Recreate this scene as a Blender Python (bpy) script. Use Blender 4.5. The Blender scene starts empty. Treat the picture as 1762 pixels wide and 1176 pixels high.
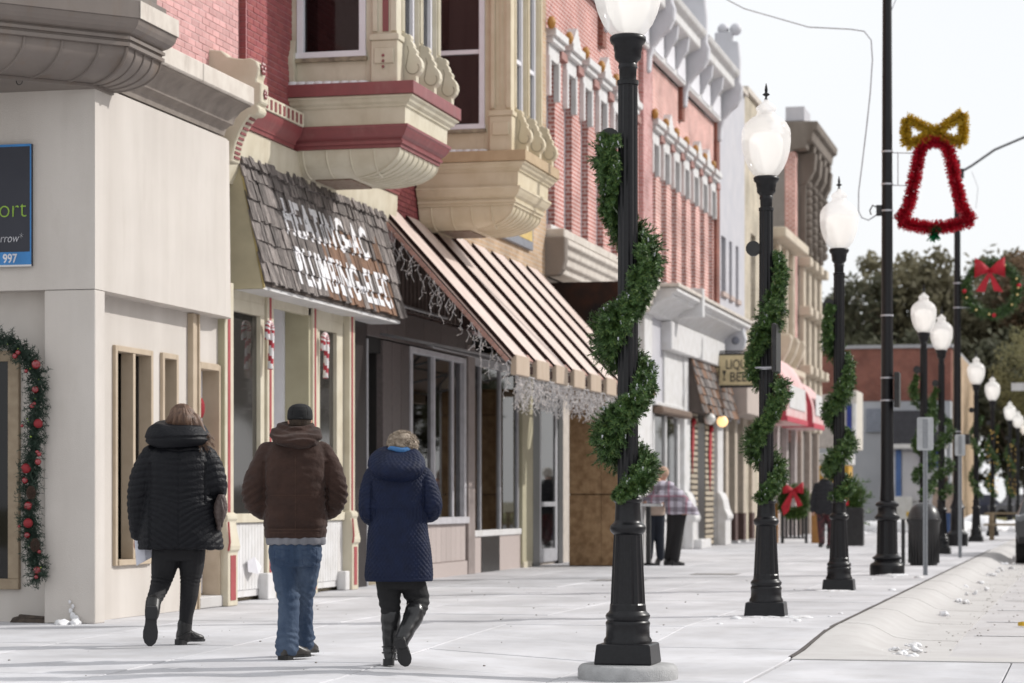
import bpy, bmesh, math, random
from mathutils import Vector, Matrix, noise
from mathutils.bvhtree import BVHTree
R = math.radians
PI = math.pi
random.seed(7)
scene = bpy.context.scene
COL = scene.collection

# ------------------------------------------------------------------ camera
cam_data = bpy.data.cameras.new('camera')
cam = bpy.data.objects.new('camera', cam_data); COL.objects.link(cam)
cam.location = (0, 0, 1.13)
cam.rotation_euler = (R(90), 0, math.atan(1000/4160))
cam_data.sensor_fit = 'HORIZONTAL'; cam_data.sensor_width = 36
cam_data.lens = 36*4160/1762
cam_data.shift_y = 273/1762
cam_data.clip_start = 0.1; cam_data.clip_end = 3000
cam_data.dof.use_dof = True
cam_data.dof.focus_distance = 17.2
cam_data.dof.aperture_fstop = 3.2
scene.camera = cam

# ------------------------------------------------------------------ light
SUN_EL = R(34)
SUN_AZ = math.atan2(1.0, 0.62)          # from +Y towards +X
world = bpy.data.worlds.new('World'); scene.world = world; world.use_nodes = True
nt = world.node_tree; nt.nodes.clear()
sky = nt.nodes.new('ShaderNodeTexSky'); sky.sky_type = 'NISHITA'; sky.sun_disc = False
sky.sun_elevation = SUN_EL; sky.sun_rotation = SUN_AZ
sky.air_density = 1.0; sky.dust_density = 3.0; sky.ozone_density = 1.2
# thin high cloud veil: broad noise on the sky direction, whitening the blue
tc = nt.nodes.new('ShaderNodeTexCoord')
ns = nt.nodes.new('ShaderNodeTexNoise'); ns.inputs['Scale'].default_value = 2.2; ns.inputs['Detail'].default_value = 5
rmp = nt.nodes.new('ShaderNodeMapRange'); rmp.inputs['From Min'].default_value = .3; rmp.inputs['From Max'].default_value = .7
rmp.inputs['To Min'].default_value = .80; rmp.inputs['To Max'].default_value = .92
mx = nt.nodes.new('ShaderNodeMix'); mx.data_type = 'RGBA'
mx.inputs['B'].default_value = (9.35, 9.45, 9.6, 1)
bg = nt.nodes.new('ShaderNodeBackground'); bg.inputs['Strength'].default_value = 0.095
wo = nt.nodes.new('ShaderNodeOutputWorld')
nt.links.new(tc.outputs['Generated'], ns.inputs['Vector'])
nt.links.new(ns.outputs['Fac'], rmp.inputs['Value'])
nt.links.new(rmp.outputs['Result'], mx.inputs['Factor'])
nt.links.new(sky.outputs['Color'], mx.inputs['A'])
nt.links.new(mx.outputs['Result'], bg.inputs['Color'])
nt.links.new(bg.outputs['Background'], wo.inputs['Surface'])
sun_data = bpy.data.lights.new('sun', 'SUN'); sun_data.energy = 2.65; sun_data.angle = R(0.6)
sun_data.color = (1.0, 0.965, 0.92)
sun = bpy.data.objects.new('sun', sun_data); COL.objects.link(sun)
sd = Vector((math.sin(SUN_AZ)*math.cos(SUN_EL), math.cos(SUN_AZ)*math.cos(SUN_EL), math.sin(SUN_EL)))
sun.rotation_euler = sd.to_track_quat('Z', 'Y').to_euler()
sun.location = sd*60
vs = scene.view_settings
vs.view_transform = 'Standard'; vs.look = 'None'; vs.gamma = 1; vs.exposure = 0.27; vs.use_curve_mapping = False
scene.render.engine = 'CYCLES'
scene.cycles.max_bounces = 8; scene.cycles.transparent_max_bounces = 12
scene.cycles.use_denoising = True
scene.cycles.sample_clamp_indirect = 6

# ------------------------------------------------------------------ materials
MATS = {}
def mat(name, col, rough=.75, col2=None, scale=6, amt=1.0, bump=0.0, bscale=60, metal=0, spec=.4, streak=0, rnd=0, detail=4,
        dirt=0, dirtcol=(.12,.10,.085), brick=None, wood=None, coat=0, sheen=0, trans=0, big=0):
    if name in MATS: return MATS[name]
    m = bpy.data.materials.new(name); m.use_nodes = True; MATS[name] = m
    n = m.node_tree.nodes; l = m.node_tree.links
    b = n['Principled BSDF']
    b.inputs['Roughness'].default_value = rough; b.inputs['Metallic'].default_value = metal
    b.inputs['Specular IOR Level'].default_value = spec
    if coat: b.inputs['Coat Weight'].default_value = coat; b.inputs['Coat Roughness'].default_value = .15
    if sheen: b.inputs['Sheen Weight'].default_value = sheen
    geo = n.new('ShaderNodeNewGeometry')
    pos = geo.outputs['Position']
    c1 = (*col, 1); c2 = (*(col2 or [c*.8 for c in col]), 1)
    cur = None; bumpsrc = None
    if brick:
        bw, bh, mortar, bc2, mc = brick
        sep = n.new('ShaderNodeSeparateXYZ'); l.new(pos, sep.inputs[0])
        add = n.new('ShaderNodeMath'); add.operation = 'ADD'; l.new(sep.outputs[0], add.inputs[0]); l.new(sep.outputs[1], add.inputs[1])
        cmb = n.new('ShaderNodeCombineXYZ'); l.new(add.outputs[0], cmb.inputs[0]); l.new(sep.outputs[2], cmb.inputs[1])
        bt = n.new('ShaderNodeTexBrick'); l.new(cmb.outputs[0], bt.inputs['Vector'])
        bt.inputs['Scale'].default_value = 1; bt.inputs['Brick Width'].default_value = bw; bt.inputs['Row Height'].default_value = bh
        bt.inputs['Mortar Size'].default_value = mortar; bt.inputs['Mortar Smooth'].default_value = .2
        bt.inputs['Color1'].default_value = c1; bt.inputs['Color2'].default_value = (*bc2, 1); bt.inputs['Mortar'].default_value = (*mc, 1)
        nz = n.new('ShaderNodeTexNoise'); nz.inputs['Scale'].default_value = 1.3; nz.inputs['Detail'].default_value = 6; l.new(pos, nz.inputs['Vector'])
        mr = n.new('ShaderNodeMapRange'); l.new(nz.outputs['Fac'], mr.inputs['Value']); mr.inputs['From Min'].default_value=.3; mr.inputs['From Max'].default_value=.7
        mr.inputs['To Min'].default_value = 1-amt*.25; mr.inputs['To Max'].default_value = 1+amt*.2
        vm = n.new('ShaderNodeVectorMath'); vm.operation = 'SCALE'; l.new(bt.outputs['Color'], vm.inputs[0]); l.new(mr.outputs['Result'], vm.inputs['Scale'])
        cur = vm.outputs[0]; bumpsrc = (bt.outputs['Fac'], True)
    else:
        nz = n.new('ShaderNodeTexNoise'); nz.inputs['Scale'].default_value = scale; nz.inputs['Detail'].default_value = detail
        vec = pos
        if streak or wood:
            mp = n.new('ShaderNodeMapping'); l.new(pos, mp.inputs['Vector'])
            mp.inputs['Scale'].default_value = wood if wood else (1, 1, 1/streak)
            vec = mp.outputs[0]
            if rnd:
                oi0 = n.new('ShaderNodeObjectInfo'); sc = n.new('ShaderNodeVectorMath'); sc.operation='SCALE'; 
                cm0 = n.new('ShaderNodeCombineXYZ'); l.new(oi0.outputs['Random'], cm0.inputs[0]); l.new(oi0.outputs['Random'], cm0.inputs[1]); l.new(oi0.outputs['Random'], cm0.inputs[2])
                l.new(cm0.outputs[0], sc.inputs[0]); sc.inputs['Scale'].default_value = 40
                ad0 = n.new('ShaderNodeVectorMath'); l.new(vec, ad0.inputs[0]); l.new(sc.outputs[0], ad0.inputs[1]); vec = ad0.outputs[0]
        l.new(vec, nz.inputs['Vector'])
        mr = n.new('ShaderNodeMapRange'); l.new(nz.outputs['Fac'], mr.inputs['Value'])
        mr.inputs['From Min'].default_value = .35; mr.inputs['From Max'].default_value = .68
        mr.inputs['To Min'].default_value = 0; mr.inputs['To Max'].default_value = amt
        mm = n.new('ShaderNodeMix'); mm.data_type = 'RGBA'; mm.inputs['A'].default_value = c1; mm.inputs['B'].default_value = c2
        l.new(mr.outputs['Result'], mm.inputs['Factor']); cur = mm.outputs['Result']
    if rnd:
        oi = n.new('ShaderNodeObjectInfo')
        mr2 = n.new('ShaderNodeMapRange'); l.new(oi.outputs['Random'], mr2.inputs['Value'])
        mr2.inputs['To Min'].default_value = 1-rnd; mr2.inputs['To Max'].default_value = 1+rnd
        vm2 = n.new('ShaderNodeVectorMath'); vm2.operation = 'SCALE'; l.new(cur, vm2.inputs[0]); l.new(mr2.outputs['Result'], vm2.inputs['Scale'])
        cur = vm2.outputs[0]
    if big:
        bn = n.new('ShaderNodeTexNoise'); bn.inputs['Scale'].default_value = .8; bn.inputs['Detail'].default_value = 9; bn.inputs['Roughness'].default_value = .6
        mpb = n.new('ShaderNodeMapping'); mpb.inputs['Scale'].default_value = (1, .6, 1); l.new(pos, mpb.inputs['Vector']); l.new(mpb.outputs[0], bn.inputs['Vector'])
        br_ = n.new('ShaderNodeMapRange'); l.new(bn.outputs['Fac'], br_.inputs['Value']); br_.inputs['From Min'].default_value = .35; br_.inputs['From Max'].default_value = .65
        br_.inputs['To Min'].default_value = 1-big; br_.inputs['To Max'].default_value = 1+big*.35
        vb = n.new('ShaderNodeVectorMath'); vb.operation = 'SCALE'; l.new(cur, vb.inputs[0]); l.new(br_.outputs['Result'], vb.inputs['Scale']); cur = vb.outputs[0]
    if dirt:
        dz = n.new('ShaderNodeTexNoise'); dz.inputs['Scale'].default_value = 3.1; dz.inputs['Detail'].default_value = 8; dz.inputs['Roughness'].default_value = .65
        mp2 = n.new('ShaderNodeMapping'); mp2.inputs['Scale'].default_value = (1.6, 1.6, .5); mp2.inputs['Location'].default_value = (3, 9, 1)
        l.new(pos, mp2.inputs['Vector']); l.new(mp2.outputs[0], dz.inputs['Vector'])
        dr = n.new('ShaderNodeMapRange'); l.new(dz.outputs['Fac'], dr.inputs['Value'])
        dr.inputs['From Min'].default_value = .54; dr.inputs['From Max'].default_value = .75; dr.inputs['To Max'].default_value = dirt
        dm = n.new('ShaderNodeMix'); dm.data_type = 'RGBA'; l.new(dr.outputs['Result'], dm.inputs['Factor']); l.new(cur, dm.inputs['A'])
        dm.inputs['B'].default_value = (*dirtcol, 1); cur = dm.outputs['Result']
    l.new(cur, b.inputs['Base Color'])
    if bump or brick:
        bp = n.new('ShaderNodeBump'); bp.inputs['Strength'].default_value = bump or .5; bp.inputs['Distance'].default_value = .01
        if bumpsrc:
            bp.invert = True; l.new(bumpsrc[0], bp.inputs['Height'])
        else:
            bz = n.new('ShaderNodeTexNoise'); bz.inputs['Scale'].default_value = bscale; bz.inputs['Detail'].default_value = 5
            if wood: l.new(vec, bz.inputs['Vector'])
            else: l.new(pos, bz.inputs['Vector'])
            l.new(bz.outputs['Fac'], bp.inputs['Height'])
        l.new(bp.outputs['Normal'], b.inputs['Normal'])
    if trans:
        out = n['Material Output']; tr = n.new('ShaderNodeBsdfTranslucent'); l.new(cur, tr.inputs['Color'])
        ms = n.new('ShaderNodeMixShader'); ms.inputs[0].default_value = trans
        l.new(b.outputs[0], ms.inputs[1]); l.new(tr.outputs[0], ms.inputs[2]); l.new(ms.outputs[0], out.inputs['Surface'])
    return m

def glass(name, tint=(.5,.5,.5), rough=.02, ior=1.5, haze=0, hazecol=(.3,.3,.3)):
    if name in MATS: return MATS[name]
    m = bpy.data.materials.new(name); m.use_nodes = True; MATS[name] = m
    n = m.node_tree.nodes; l = m.node_tree.links; n.remove(n['Principled BSDF'])
    fr = n.new('ShaderNodeFresnel'); fr.inputs['IOR'].default_value = ior
    t = n.new('ShaderNodeBsdfTransparent'); t.inputs['Color'].default_value = (*tint, 1)
    g = n.new('ShaderNodeBsdfGlossy'); g.inputs['Roughness'].default_value = rough
    g.inputs['Color'].default_value = (.9,.9,.9,1)
    ms = n.new('ShaderNodeMixShader'); l.new(fr.outputs[0], ms.inputs[0])
    last = t.outputs[0]
    if haze:
        d = n.new('ShaderNodeBsdfDiffuse'); d.inputs['Color'].default_value = (*hazecol, 1)
        m2 = n.new('ShaderNodeMixShader'); m2.inputs[0].default_value = haze
        l.new(t.outputs[0], m2.inputs[1]); l.new(d.outputs[0], m2.inputs[2]); last = m2.outputs[0]
    l.new(last, ms.inputs[1]); l.new(g.outputs[0], ms.inputs[2])
    l.new(ms.outputs[0], n['Material Output'].inputs['Surface'])
    return m

# ------------------------------------------------------------------ object helpers
WL = {}                                    # world location of each root / part
def tag(o, label=None, cat=None, group=None, kind=None):
    if label: o['label'] = label
    if cat: o['category'] = cat
    if group: o['group'] = group
    if kind: o['kind'] = kind
    return o
def thing(name, label, cat, loc=(0,0,0), group=None, kind=None):
    o = bpy.data.objects.new(name, None); COL.objects.link(o)
    o.location = loc; WL[o] = Vector(loc)
    o.empty_display_size = .2
    return tag(o, label, cat, group, kind)

class MB:
    def __init__(s): s.v = []; s.f = []; s.mi = []; s.cur = 0
    def add(s, vs, fs):
        b = len(s.v); s.v += [tuple(p) for p in vs]
        for f in fs: s.f.append(tuple(i+b for i in f)); s.mi.append(s.cur)
        return s
    def box(s, x0, x1, y0, y1, z0, z1):
        if x0 > x1: x0, x1 = x1, x0
        if y0 > y1: y0, y1 = y1, y0
        if z0 > z1: z0, z1 = z1, z0
        return s.add([(x0,y0,z0),(x1,y0,z0),(x1,y1,z0),(x0,y1,z0),(x0,y0,z1),(x1,y0,z1),(x1,y1,z1),(x0,y1,z1)],
              [(0,3,2,1),(4,5,6,7),(0,1,5,4),(1,2,6,5),(2,3,7,6),(3,0,4,7)])
    def hexa(s, a, b):                     # two quads (lists of 4 points) joined
        return s.add(list(a)+list(b), [(3,2,1,0),(4,5,6,7),(0,1,5,4),(1,2,6,5),(2,3,7,6),(3,0,4,7)])
    def prism(s, poly, axis, a, b):        # poly 2D: for 'x':(y,z) 'y':(x,z) 'z':(x,y)
        n = len(poly)
        def P(p, t):
            return {'x': (t, p[0], p[1]), 'y': (p[0], t, p[1]), 'z': (p[0], p[1], t)}[axis]
        vs = [P(p, a) for p in poly] + [P(p, b) for p in poly]
        fs = [tuple(range(n))[::-1], tuple(range(n, 2*n))] + [(i, (i+1)%n, n+(i+1)%n, n+i) for i in range(n)]
        return s.add(vs, fs)
    def lathe(s, prof, cx=0, cy=0, seg=20, cz=0, flute=0, fr=None, cap=True):
        b = len(s.v); n = len(prof)
        for (r, z) in prof:
            for k in range(seg):
                a = 2*PI*k/seg; rr = r
                if flute and fr and fr[0] < z < fr[1]: rr = r*(1-flute*(k % 2))
                s.v.append((cx+rr*math.cos(a), cy+rr*math.sin(a), cz+z))
        for i in range(n-1):
            for k in range(seg):
                k2 = (k+1) % seg
                s.f.append((b+i*seg+k, b+i*seg+k2, b+(i+1)*seg+k2, b+(i+1)*seg+k)); s.mi.append(s.cur)
        if cap:
            s.f.append(tuple(b+k for k in range(seg))[::-1]); s.mi.append(s.cur)
            s.f.append(tuple(b+(n-1)*seg+k for k in range(seg))); s.mi.append(s.cur)
        return s
    def tube(s, pts, r, seg=6, closed=False, cap=True, radii=None):
        pts = [Vector(p) for p in pts]; n = len(pts); b = len(s.v); prev = None
        for i, p in enumerate(pts):
            if closed: t = pts[(i+1)%n]-pts[i-1]
            else: t = pts[min(i+1, n-1)]-pts[max(i-1, 0)]
            t = t.normalized() if t.length > 1e-9 else Vector((0,0,1))
            if prev is None:
                u = t.orthogonal().normalized()
            else:
                u = (prev - t*prev.dot(t))
                u = u.normalized() if u.length > 1e-6 else t.orthogonal().normalized()
            prev = u; w = t.cross(u)
            rr = radii[i] if radii else r
            for k in range(seg):
                a = 2*PI*k/seg
                s.v.append(tuple(p+u*(rr*math.cos(a))+w*(rr*math.sin(a))))
        m = n if closed else n-1
        for i in range(m):
            j = (i+1) % n
            for k in range(seg):
                k2 = (k+1) % seg
                s.f.append((b+i*seg+k, b+i*seg+k2, b+j*seg+k2, b+j*seg+k)); s.mi.append(s.cur)
        if cap and not closed:
            s.f.append(tuple(b+k for k in range(seg))[::-1]); s.mi.append(s.cur)
            s.f.append(tuple(b+(n-1)*seg+k for k in range(seg))); s.mi.append(s.cur)
        return s
    def ball(s, c, r, seg=10, rings=6, sq=(1,1,1)):
        b = len(s.v)
        for i in range(rings+1):
            th = PI*i/rings
            for k in range(seg):
                a = 2*PI*k/seg
                s.v.append((c[0]+sq[0]*r*math.sin(th)*math.cos(a), c[1]+sq[1]*r*math.sin(th)*math.sin(a), c[2]+sq[2]*r*math.cos(th)))
        for i in range(rings):
            for k in range(seg):
                k2 = (k+1) % seg
                s.f.append((b+i*seg+k, b+(i+1)*seg+k, b+(i+1)*seg+k2, b+i*seg+k2)); s.mi.append(s.cur)
        return s
    def rings(s, rs, cap=True):            # list of rings with equal counts
        b = len(s.v); n = len(rs[0])
        for r in rs: s.v += [tuple(p) for p in r]
        for i in range(len(rs)-1):
            for k in range(n):
                k2 = (k+1) % n
                s.f.append((b+i*n+k, b+i*n+k2, b+(i+1)*n+k2, b+(i+1)*n+k)); s.mi.append(s.cur)
        if cap:
            s.f.append(tuple(b+k for k in range(n))[::-1]); s.mi.append(s.cur)
            s.f.append(tuple(b+(len(rs)-1)*n+k for k in range(n))); s.mi.append(s.cur)
        return s
    def mesh(s, name, mats, off=Vector((0,0,0)), smooth=False):
        me = bpy.data.meshes.new(name)
        me.from_pydata([(x-off[0], y-off[1], z-off[2]) for x, y, z in s.v], [], s.f)
        if not isinstance(mats, (list, tuple)): mats = [mats]
        for m in mats: me.materials.append(m)
        if len(mats) > 1: me.polygons.foreach_set('material_index', s.mi)
        if smooth:
            me.polygons.foreach_set('use_smooth', [True]*len(me.polygons))
            if smooth != 'all':
                me.set_sharp_from_angle(angle=R(smooth if smooth is not True else 40))
        me.update()
        return me
    def obj(s, name, mats, parent=None, smooth=False, bevel=0, loc=None, label=None, cat=None, group=None, kind=None, fix=True, bseg=1):
        off = WL[parent] if parent is not None else Vector((0,0,0))
        base = Vector(loc) if loc is not None else off
        me = s.mesh(name, mats, base, smooth)
        if fix:
            bm = bmesh.new(); bm.from_mesh(me); bmesh.ops.recalc_face_normals(bm, faces=bm.faces); bm.to_mesh(me); bm.free()
        o = bpy.data.objects.new(name, me); COL.objects.link(o)
        if parent is not None: o.parent = parent
        o.location = base-off; WL[o] = base
        if bevel:
            m = o.modifiers.new('bevel', 'BEVEL'); m.width = bevel; m.segments = bseg; m.limit_method = 'ANGLE'; m.angle_limit = R(35)
        return tag(o, label, cat, group, kind)

def inst(name, me, parent, loc, rot=None, scale=None):
    o = bpy.data.objects.new(name, me); COL.objects.link(o)
    off = WL[parent] if parent is not None else Vector((0,0,0))
    o.parent = parent; o.location = Vector(loc)-off; WL[o] = Vector(loc)
    if rot: o.rotation_euler = rot
    if scale: o.scale = scale
    return o
def copy_tree(o, loc=None, label=None, group=None, rz=None, parent=None):
    c = o.copy(); COL.objects.link(c)
    if parent is not None: c.parent = parent
    WL[c] = WL.get(o, Vector((0,0,0)))
    if loc is not None: c.location = loc; WL[c] = Vector(loc)
    if rz is not None: c.rotation_euler.z = rz
    if label: c['label'] = label
    if group: c['group'] = group
    for ch in o.children: copy_tree(ch, parent=c)
    return c
def bx(name, x0, x1, y0, y1, z0, z1, m, parent, bevel=0, **k):
    return MB().box(x0, x1, y0, y1, z0, z1).obj(name, m, parent, bevel=bevel, fix=False, **k)

# ------------------------------------------------------------------ palette
STUCCO = mat('stucco', (.60,.56,.52), .9, (.53,.49,.45), scale=2.6, bump=.45, bscale=150, streak=9, dirt=.22, dirtcol=(.42,.38,.33), big=.06)
TAN = mat('tan_trim', (.47,.385,.29), .6, (.41,.33,.24), scale=5, bump=.1, bscale=60)
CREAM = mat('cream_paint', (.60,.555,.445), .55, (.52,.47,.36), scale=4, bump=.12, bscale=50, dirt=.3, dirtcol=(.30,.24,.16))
CREAM2 = mat('yellow_cream_paint', (.61,.535,.395), .55, (.55,.47,.33), scale=4, bump=.1, bscale=50, dirt=.25, dirtcol=(.28,.21,.12))
CREAM_SHADE = mat('olive_shaded_cream', (.42,.39,.275), .6, (.37,.34,.235), scale=3, bump=.1)  # cream darkened to olive, the shaded tone of its south-facing sides
WHITE = mat('white_paint', (.66,.655,.66), .55, (.57,.56,.55), scale=4, bump=.1, bscale=40, dirt=.25, dirtcol=(.42,.36,.28))
WHITE2 = mat('white_frame', (.74,.74,.78), .45, (.70,.69,.73), scale=6)
GREYW = mat('grey_white_paint', (.46,.46,.50), .6, (.52,.51,.54), scale=2, bump=.15, dirt=.25, dirtcol=(.3,.27,.25))
RED = mat('red_paint', (.215,.038,.042), .5, (.18,.032,.035), scale=7, spec=1.0, dirt=.15, dirtcol=(.45,.3,.27))
BRICKP = mat('pink_painted_brick', (.60,.335,.325), .6, (.53,.28,.27), scale=9, spec=.7, bump=.35, bscale=90, rnd=.16)
BRICKDR = mat('dark_red_painted_brick', (.30,.085,.08), .8, (.26,.065,.075), scale=9, bump=.35, bscale=90, rnd=.14)
MORTARD = mat('rosy_mortar', (.42,.21,.215), .95, (.35,.17,.175), scale=12, bump=.3, bscale=120)
MORTAR = mat('pink_mortar', (.60,.43,.42), .95, (.52,.36,.35), scale=12, bump=.3, bscale=120)
BRICKT = mat('red_brick_wall', (.55,.24,.20), .9, brick=(.21,.078,.017,(.46,.18,.15),(.70,.54,.50)))
BRICKT2 = mat('deep_red_brick_wall', (.43,.15,.12), .85, brick=(.21,.078,.017,(.35,.11,.09),(.62,.45,.42)))
BRICKPW = mat('pink_brick_wall', (.56,.31,.30), .9, brick=(.21,.075,.011,(.44,.2,.19),(.50,.36,.34)))
BRICKTAN = mat('tan_brick_wall', (.50,.36,.24), .9, brick=(.21,.075,.010,(.42,.28,.17),(.48,.40,.32)))
BRICKBG = mat('beige_brick_wall', (.50,.44,.34), .9, brick=(.21,.075,.010,(.44,.38,.28),(.50,.46,.40)))
BRICKD = mat('dark_red_brick_wall', (.25,.085,.06), .9, brick=(.21,.075,.010,(.19,.06,.045),(.26,.16,.13)))
GREYMET = mat('grey_painted_metal', (.205,.175,.155), .5, (.165,.14,.125), scale=2.5, bump=.08, bscale=20, streak=5, dirt=.3, dirtcol=(.16,.085,.03))
STONE = mat('grey_stone', (.42,.375,.33), .9, (.33,.29,.25), scale=5, bump=.4, bscale=60, dirt=.35, dirtcol=(.18,.15,.13))
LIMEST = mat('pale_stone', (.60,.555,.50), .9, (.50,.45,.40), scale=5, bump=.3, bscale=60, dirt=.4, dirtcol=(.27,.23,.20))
OLDST = mat('dark_weathered_stone', (.215,.185,.16), .9, (.15,.125,.105), scale=2, bump=.5, bscale=30, streak=3)
GRANITE = mat('brown_granite', (.028,.023,.022), .4, (.04,.033,.032), scale=30, spec=.2)
GRANITE2 = mat('grey_brown_panel', (.115,.095,.092), .45, (.09,.075,.072), scale=20, rnd=.10, spec=.3)
PANELP = mat('pale_mauve_panel', (.46,.40,.38), .6, (.40,.34,.32), scale=20, wood=(8,8,1), rnd=.05)
BLACK = mat('black_frame', (.018,.017,.018), .35, (.03,.03,.03), scale=10)
BLACKP = mat('black_gloss_paint', (.0065,.0065,.008), .34, (.010,.010,.012), scale=40, bump=.03, bscale=200, spec=.32)
ALU = mat('aluminium', (.52,.52,.55), .4, (.44,.44,.47), scale=12, metal=.5)
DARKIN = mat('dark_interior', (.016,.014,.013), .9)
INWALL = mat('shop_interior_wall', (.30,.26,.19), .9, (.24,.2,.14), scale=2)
CURTAIN = mat('dark_curtain', (.10,.085,.08), .9, (.055,.045,.045), scale=9, streak=40)
OSB = mat('plywood_board', (.36,.235,.13), .8, (.22,.13,.065), scale=9, bump=.3, bscale=40, dirt=.3, dirtcol=(.08,.045,.025))
RUST = mat('rusty_dark_metal', (.014,.011,.011), .85, (.05,.02,.011), scale=3, bump=.3, bscale=20, amt=.6, spec=.15)
SHINGLE = mat('weathered_shingle', (.27,.24,.225), .85, (.045,.036,.034), scale=9, bump=.9, bscale=30, wood=(3,5.5,.3), rnd=.42)
SHINGLEB = mat('brown_shingle', (.24,.135,.08), .85, (.10,.06,.045), scale=9, bump=.7, bscale=30, wood=(3,5.5,.3), rnd=.3)
PAINTW = mat('worn_white_lettering', (.80,.80,.83), .7, (.62,.60,.60), scale=25, amt=.7)
AWNP = mat('awning_pale_metal', (.63,.52,.465), .5, (.56,.45,.40), scale=4, bump=.05, dirt=.2, dirtcol=(.32,.22,.18))
AWNR = mat('awning_dark_seam_shade', (.028,.014,.012), .7, spec=.1)  # seam brown taken near black to carry the shade beside raised panels
AWNV = mat('awning_tan_valance', (.46,.37,.29), .6, (.41,.32,.24), scale=8, streak=6)
AWNRED = mat('awning_rose_edge', (.43,.26,.22), .7, spec=.15)
CONC = mat('sidewalk_concrete', (.60,.60,.625), .9, (.53,.525,.54), scale=1.7, bump=.25, bscale=220, rnd=.05, dirt=.38, dirtcol=(.40,.375,.36), detail=10, big=.22)
CONCK = mat('kerb_concrete', (.52,.51,.50), .9, (.47,.455,.445), scale=3, bump=.3, bscale=120, dirt=.3, dirtcol=(.38,.355,.335))
CONCP = mat('pedestal_concrete', (.42,.42,.42), .9, (.33,.33,.33), scale=14, bump=.6, bscale=90)
ROAD = mat('street_concrete', (.52,.51,.515), .92, (.45,.435,.435), scale=1.1, bump=.4, bscale=120, dirt=.25, dirtcol=(.2,.18,.17), detail=8)
SNOW = mat('snow', (.80,.81,.84), .7, (.60,.59,.59), scale=9, bump=.5, bscale=45, dirt=.4, dirtcol=(.42,.40,.37))
LINE = mat('road_marking_white', (.62,.62,.64), .8, (.5,.49,.49), scale=14)
GLASS = glass('window_glass', (.55,.56,.55))
GLASSD = glass('dark_window_glass', (.25,.25,.26), .03)
GLASSH = glass('dusty_window_glass', (.35,.35,.34), .05, haze=.22, hazecol=(.16,.15,.14))
# ================================================================== ground
FX = -9.3                                   # plane of the shop fronts
soil = MB().add([(-900,-300,-.30),(900,-300,-.30),(900,1600,-.30),(-900,1600,-.30)], [(0,1,2,3)]).obj('terrain', mat('winter_ground',(.26,.24,.17),.95,(.2,.18,.12),scale=.3), kind='structure')
road = MB().add([(-2.0,-20,-.17),(13.5,-20,-.17),(13.5,300,-.17),(-2.0,300,-.17)], [(0,1,2,3)]).obj('street', ROAD, kind='structure')
MB().add([(-60,-20,-.17),(-2.0,-20,-.17),(-2.0,13,-.17),(-60,13,-.17)], [(0,1,2,3)]).obj('side_street', ROAD, kind='structure')
MB().add([(-60,88,-.165),(-2.01,88,-.165),(-2.01,104,-.165),(-60,104,-.165)], [(0,1,2,3)]).obj('cross_street', ROAD, kind='structure')

walk = MB().box(-9.9, -2.27, 13.2, 88, -.3, -.135).obj('sidewalk', mat('joint_sand',(.20,.185,.17),.95), kind='structure')
MB().box(-60, -9.9, 13.2, 20.9, -.3, -.035).obj('corner_sidewalk', MATS['joint_sand'], kind='structure')
def gx(i, y):
    base = [-9.9, -7.9, -6.42, -4.86, -3.55, -2.27][i]
    if i in (1,2,3): base -= max(-.25, min(.35, (y-17)*.085))
    return base
ys = [13.2, 14.6, 16.1, 17.75, 19.5, 21.4, 23.2, 25.0, 26.9, 28.8, 30.7, 32.6, 34.5, 36.4, 38.3, 40.2, 42.1, 44.0, 46, 48.5, 51, 53.5, 56, 59, 62, 65, 69, 73, 77, 82, 88]
rs = random.Random(3)
def sst(t): t = max(0, min(1, t)); return t*t*(3-2*t)
def gz(x, y): return -.09*sst((x+4.5)/1.1)*sst((21.4-y)/2.6)   # the walk dips towards the kerb ramp
for i in range(5):
    for j in range(len(ys)-1):
        g = .005; y0, y1 = ys[j]+g, ys[j+1]-g
        a = [(gx(i,y0)+g,y0),(gx(i+1,y0)-g,y0),(gx(i+1,y1)-g,y1),(gx(i,y1)+g,y1)]
        dz = rs.uniform(-.003, .002)
        MB().hexa([(p[0],p[1],-.034+gz(*p)) for p in a], [(p[0],p[1],dz+gz(*p)) for p in a]).obj('concrete_slab', CONC, walk, bevel=.006)
def gzl(y):
    for a, b_ in zip(ys, ys[1:]):
        if a <= y <= b_: return gz(-2.27,a)+(gz(-2.27,b_)-gz(-2.27,a))*(y-a)/(b_-a)
    return 0
cw = bpy.data.objects['corner_sidewalk']
for i in range(6):
    for j, (y0, y1) in enumerate([(13.2,15.0),(15.0,16.9),(16.9,18.8),(18.8,20.8)]):
        x0 = -9.9-i*1.6
        MB().box(x0-1.595, x0-.005, y0+.005, y1-.005, -.034, rs.uniform(-.003,.002)).obj('concrete_slab', CONC, cw, bevel=.006, fix=False)
# kerb: rounded face falling to the gutter, with a flared ramp at the near end
kb = MB()
prof = [(-2.26,-.3),(-2.26,-.004),(-2.10,-.002),(-1.98,-.02),(-1.88,-.07),(-1.78,-.125),(-1.62,-.15),(-1.2,-.158),(-1.2,-.3)]
rgs = []
for y in [18.6, 19.0, 19.5, 20.2, 21.0, 22, 24, 28, 33, 40, 50, 60, 70, 80, 88]:
    t = min(1, max(0, (y-18.6)/2.6)); t = t*t*(3-2*t)
    fl = (1-t)
    rgs.append([(x + fl*(0 if x < -2.2 else (x+2.26)*.9), y, (z if z < -.2 else max(-.165, z*t+gzl(y)-.008*(1-t)))) for x, z in prof])
kb.rings(rgs).obj('kerb', CONCK, smooth=50, kind='structure')
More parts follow.
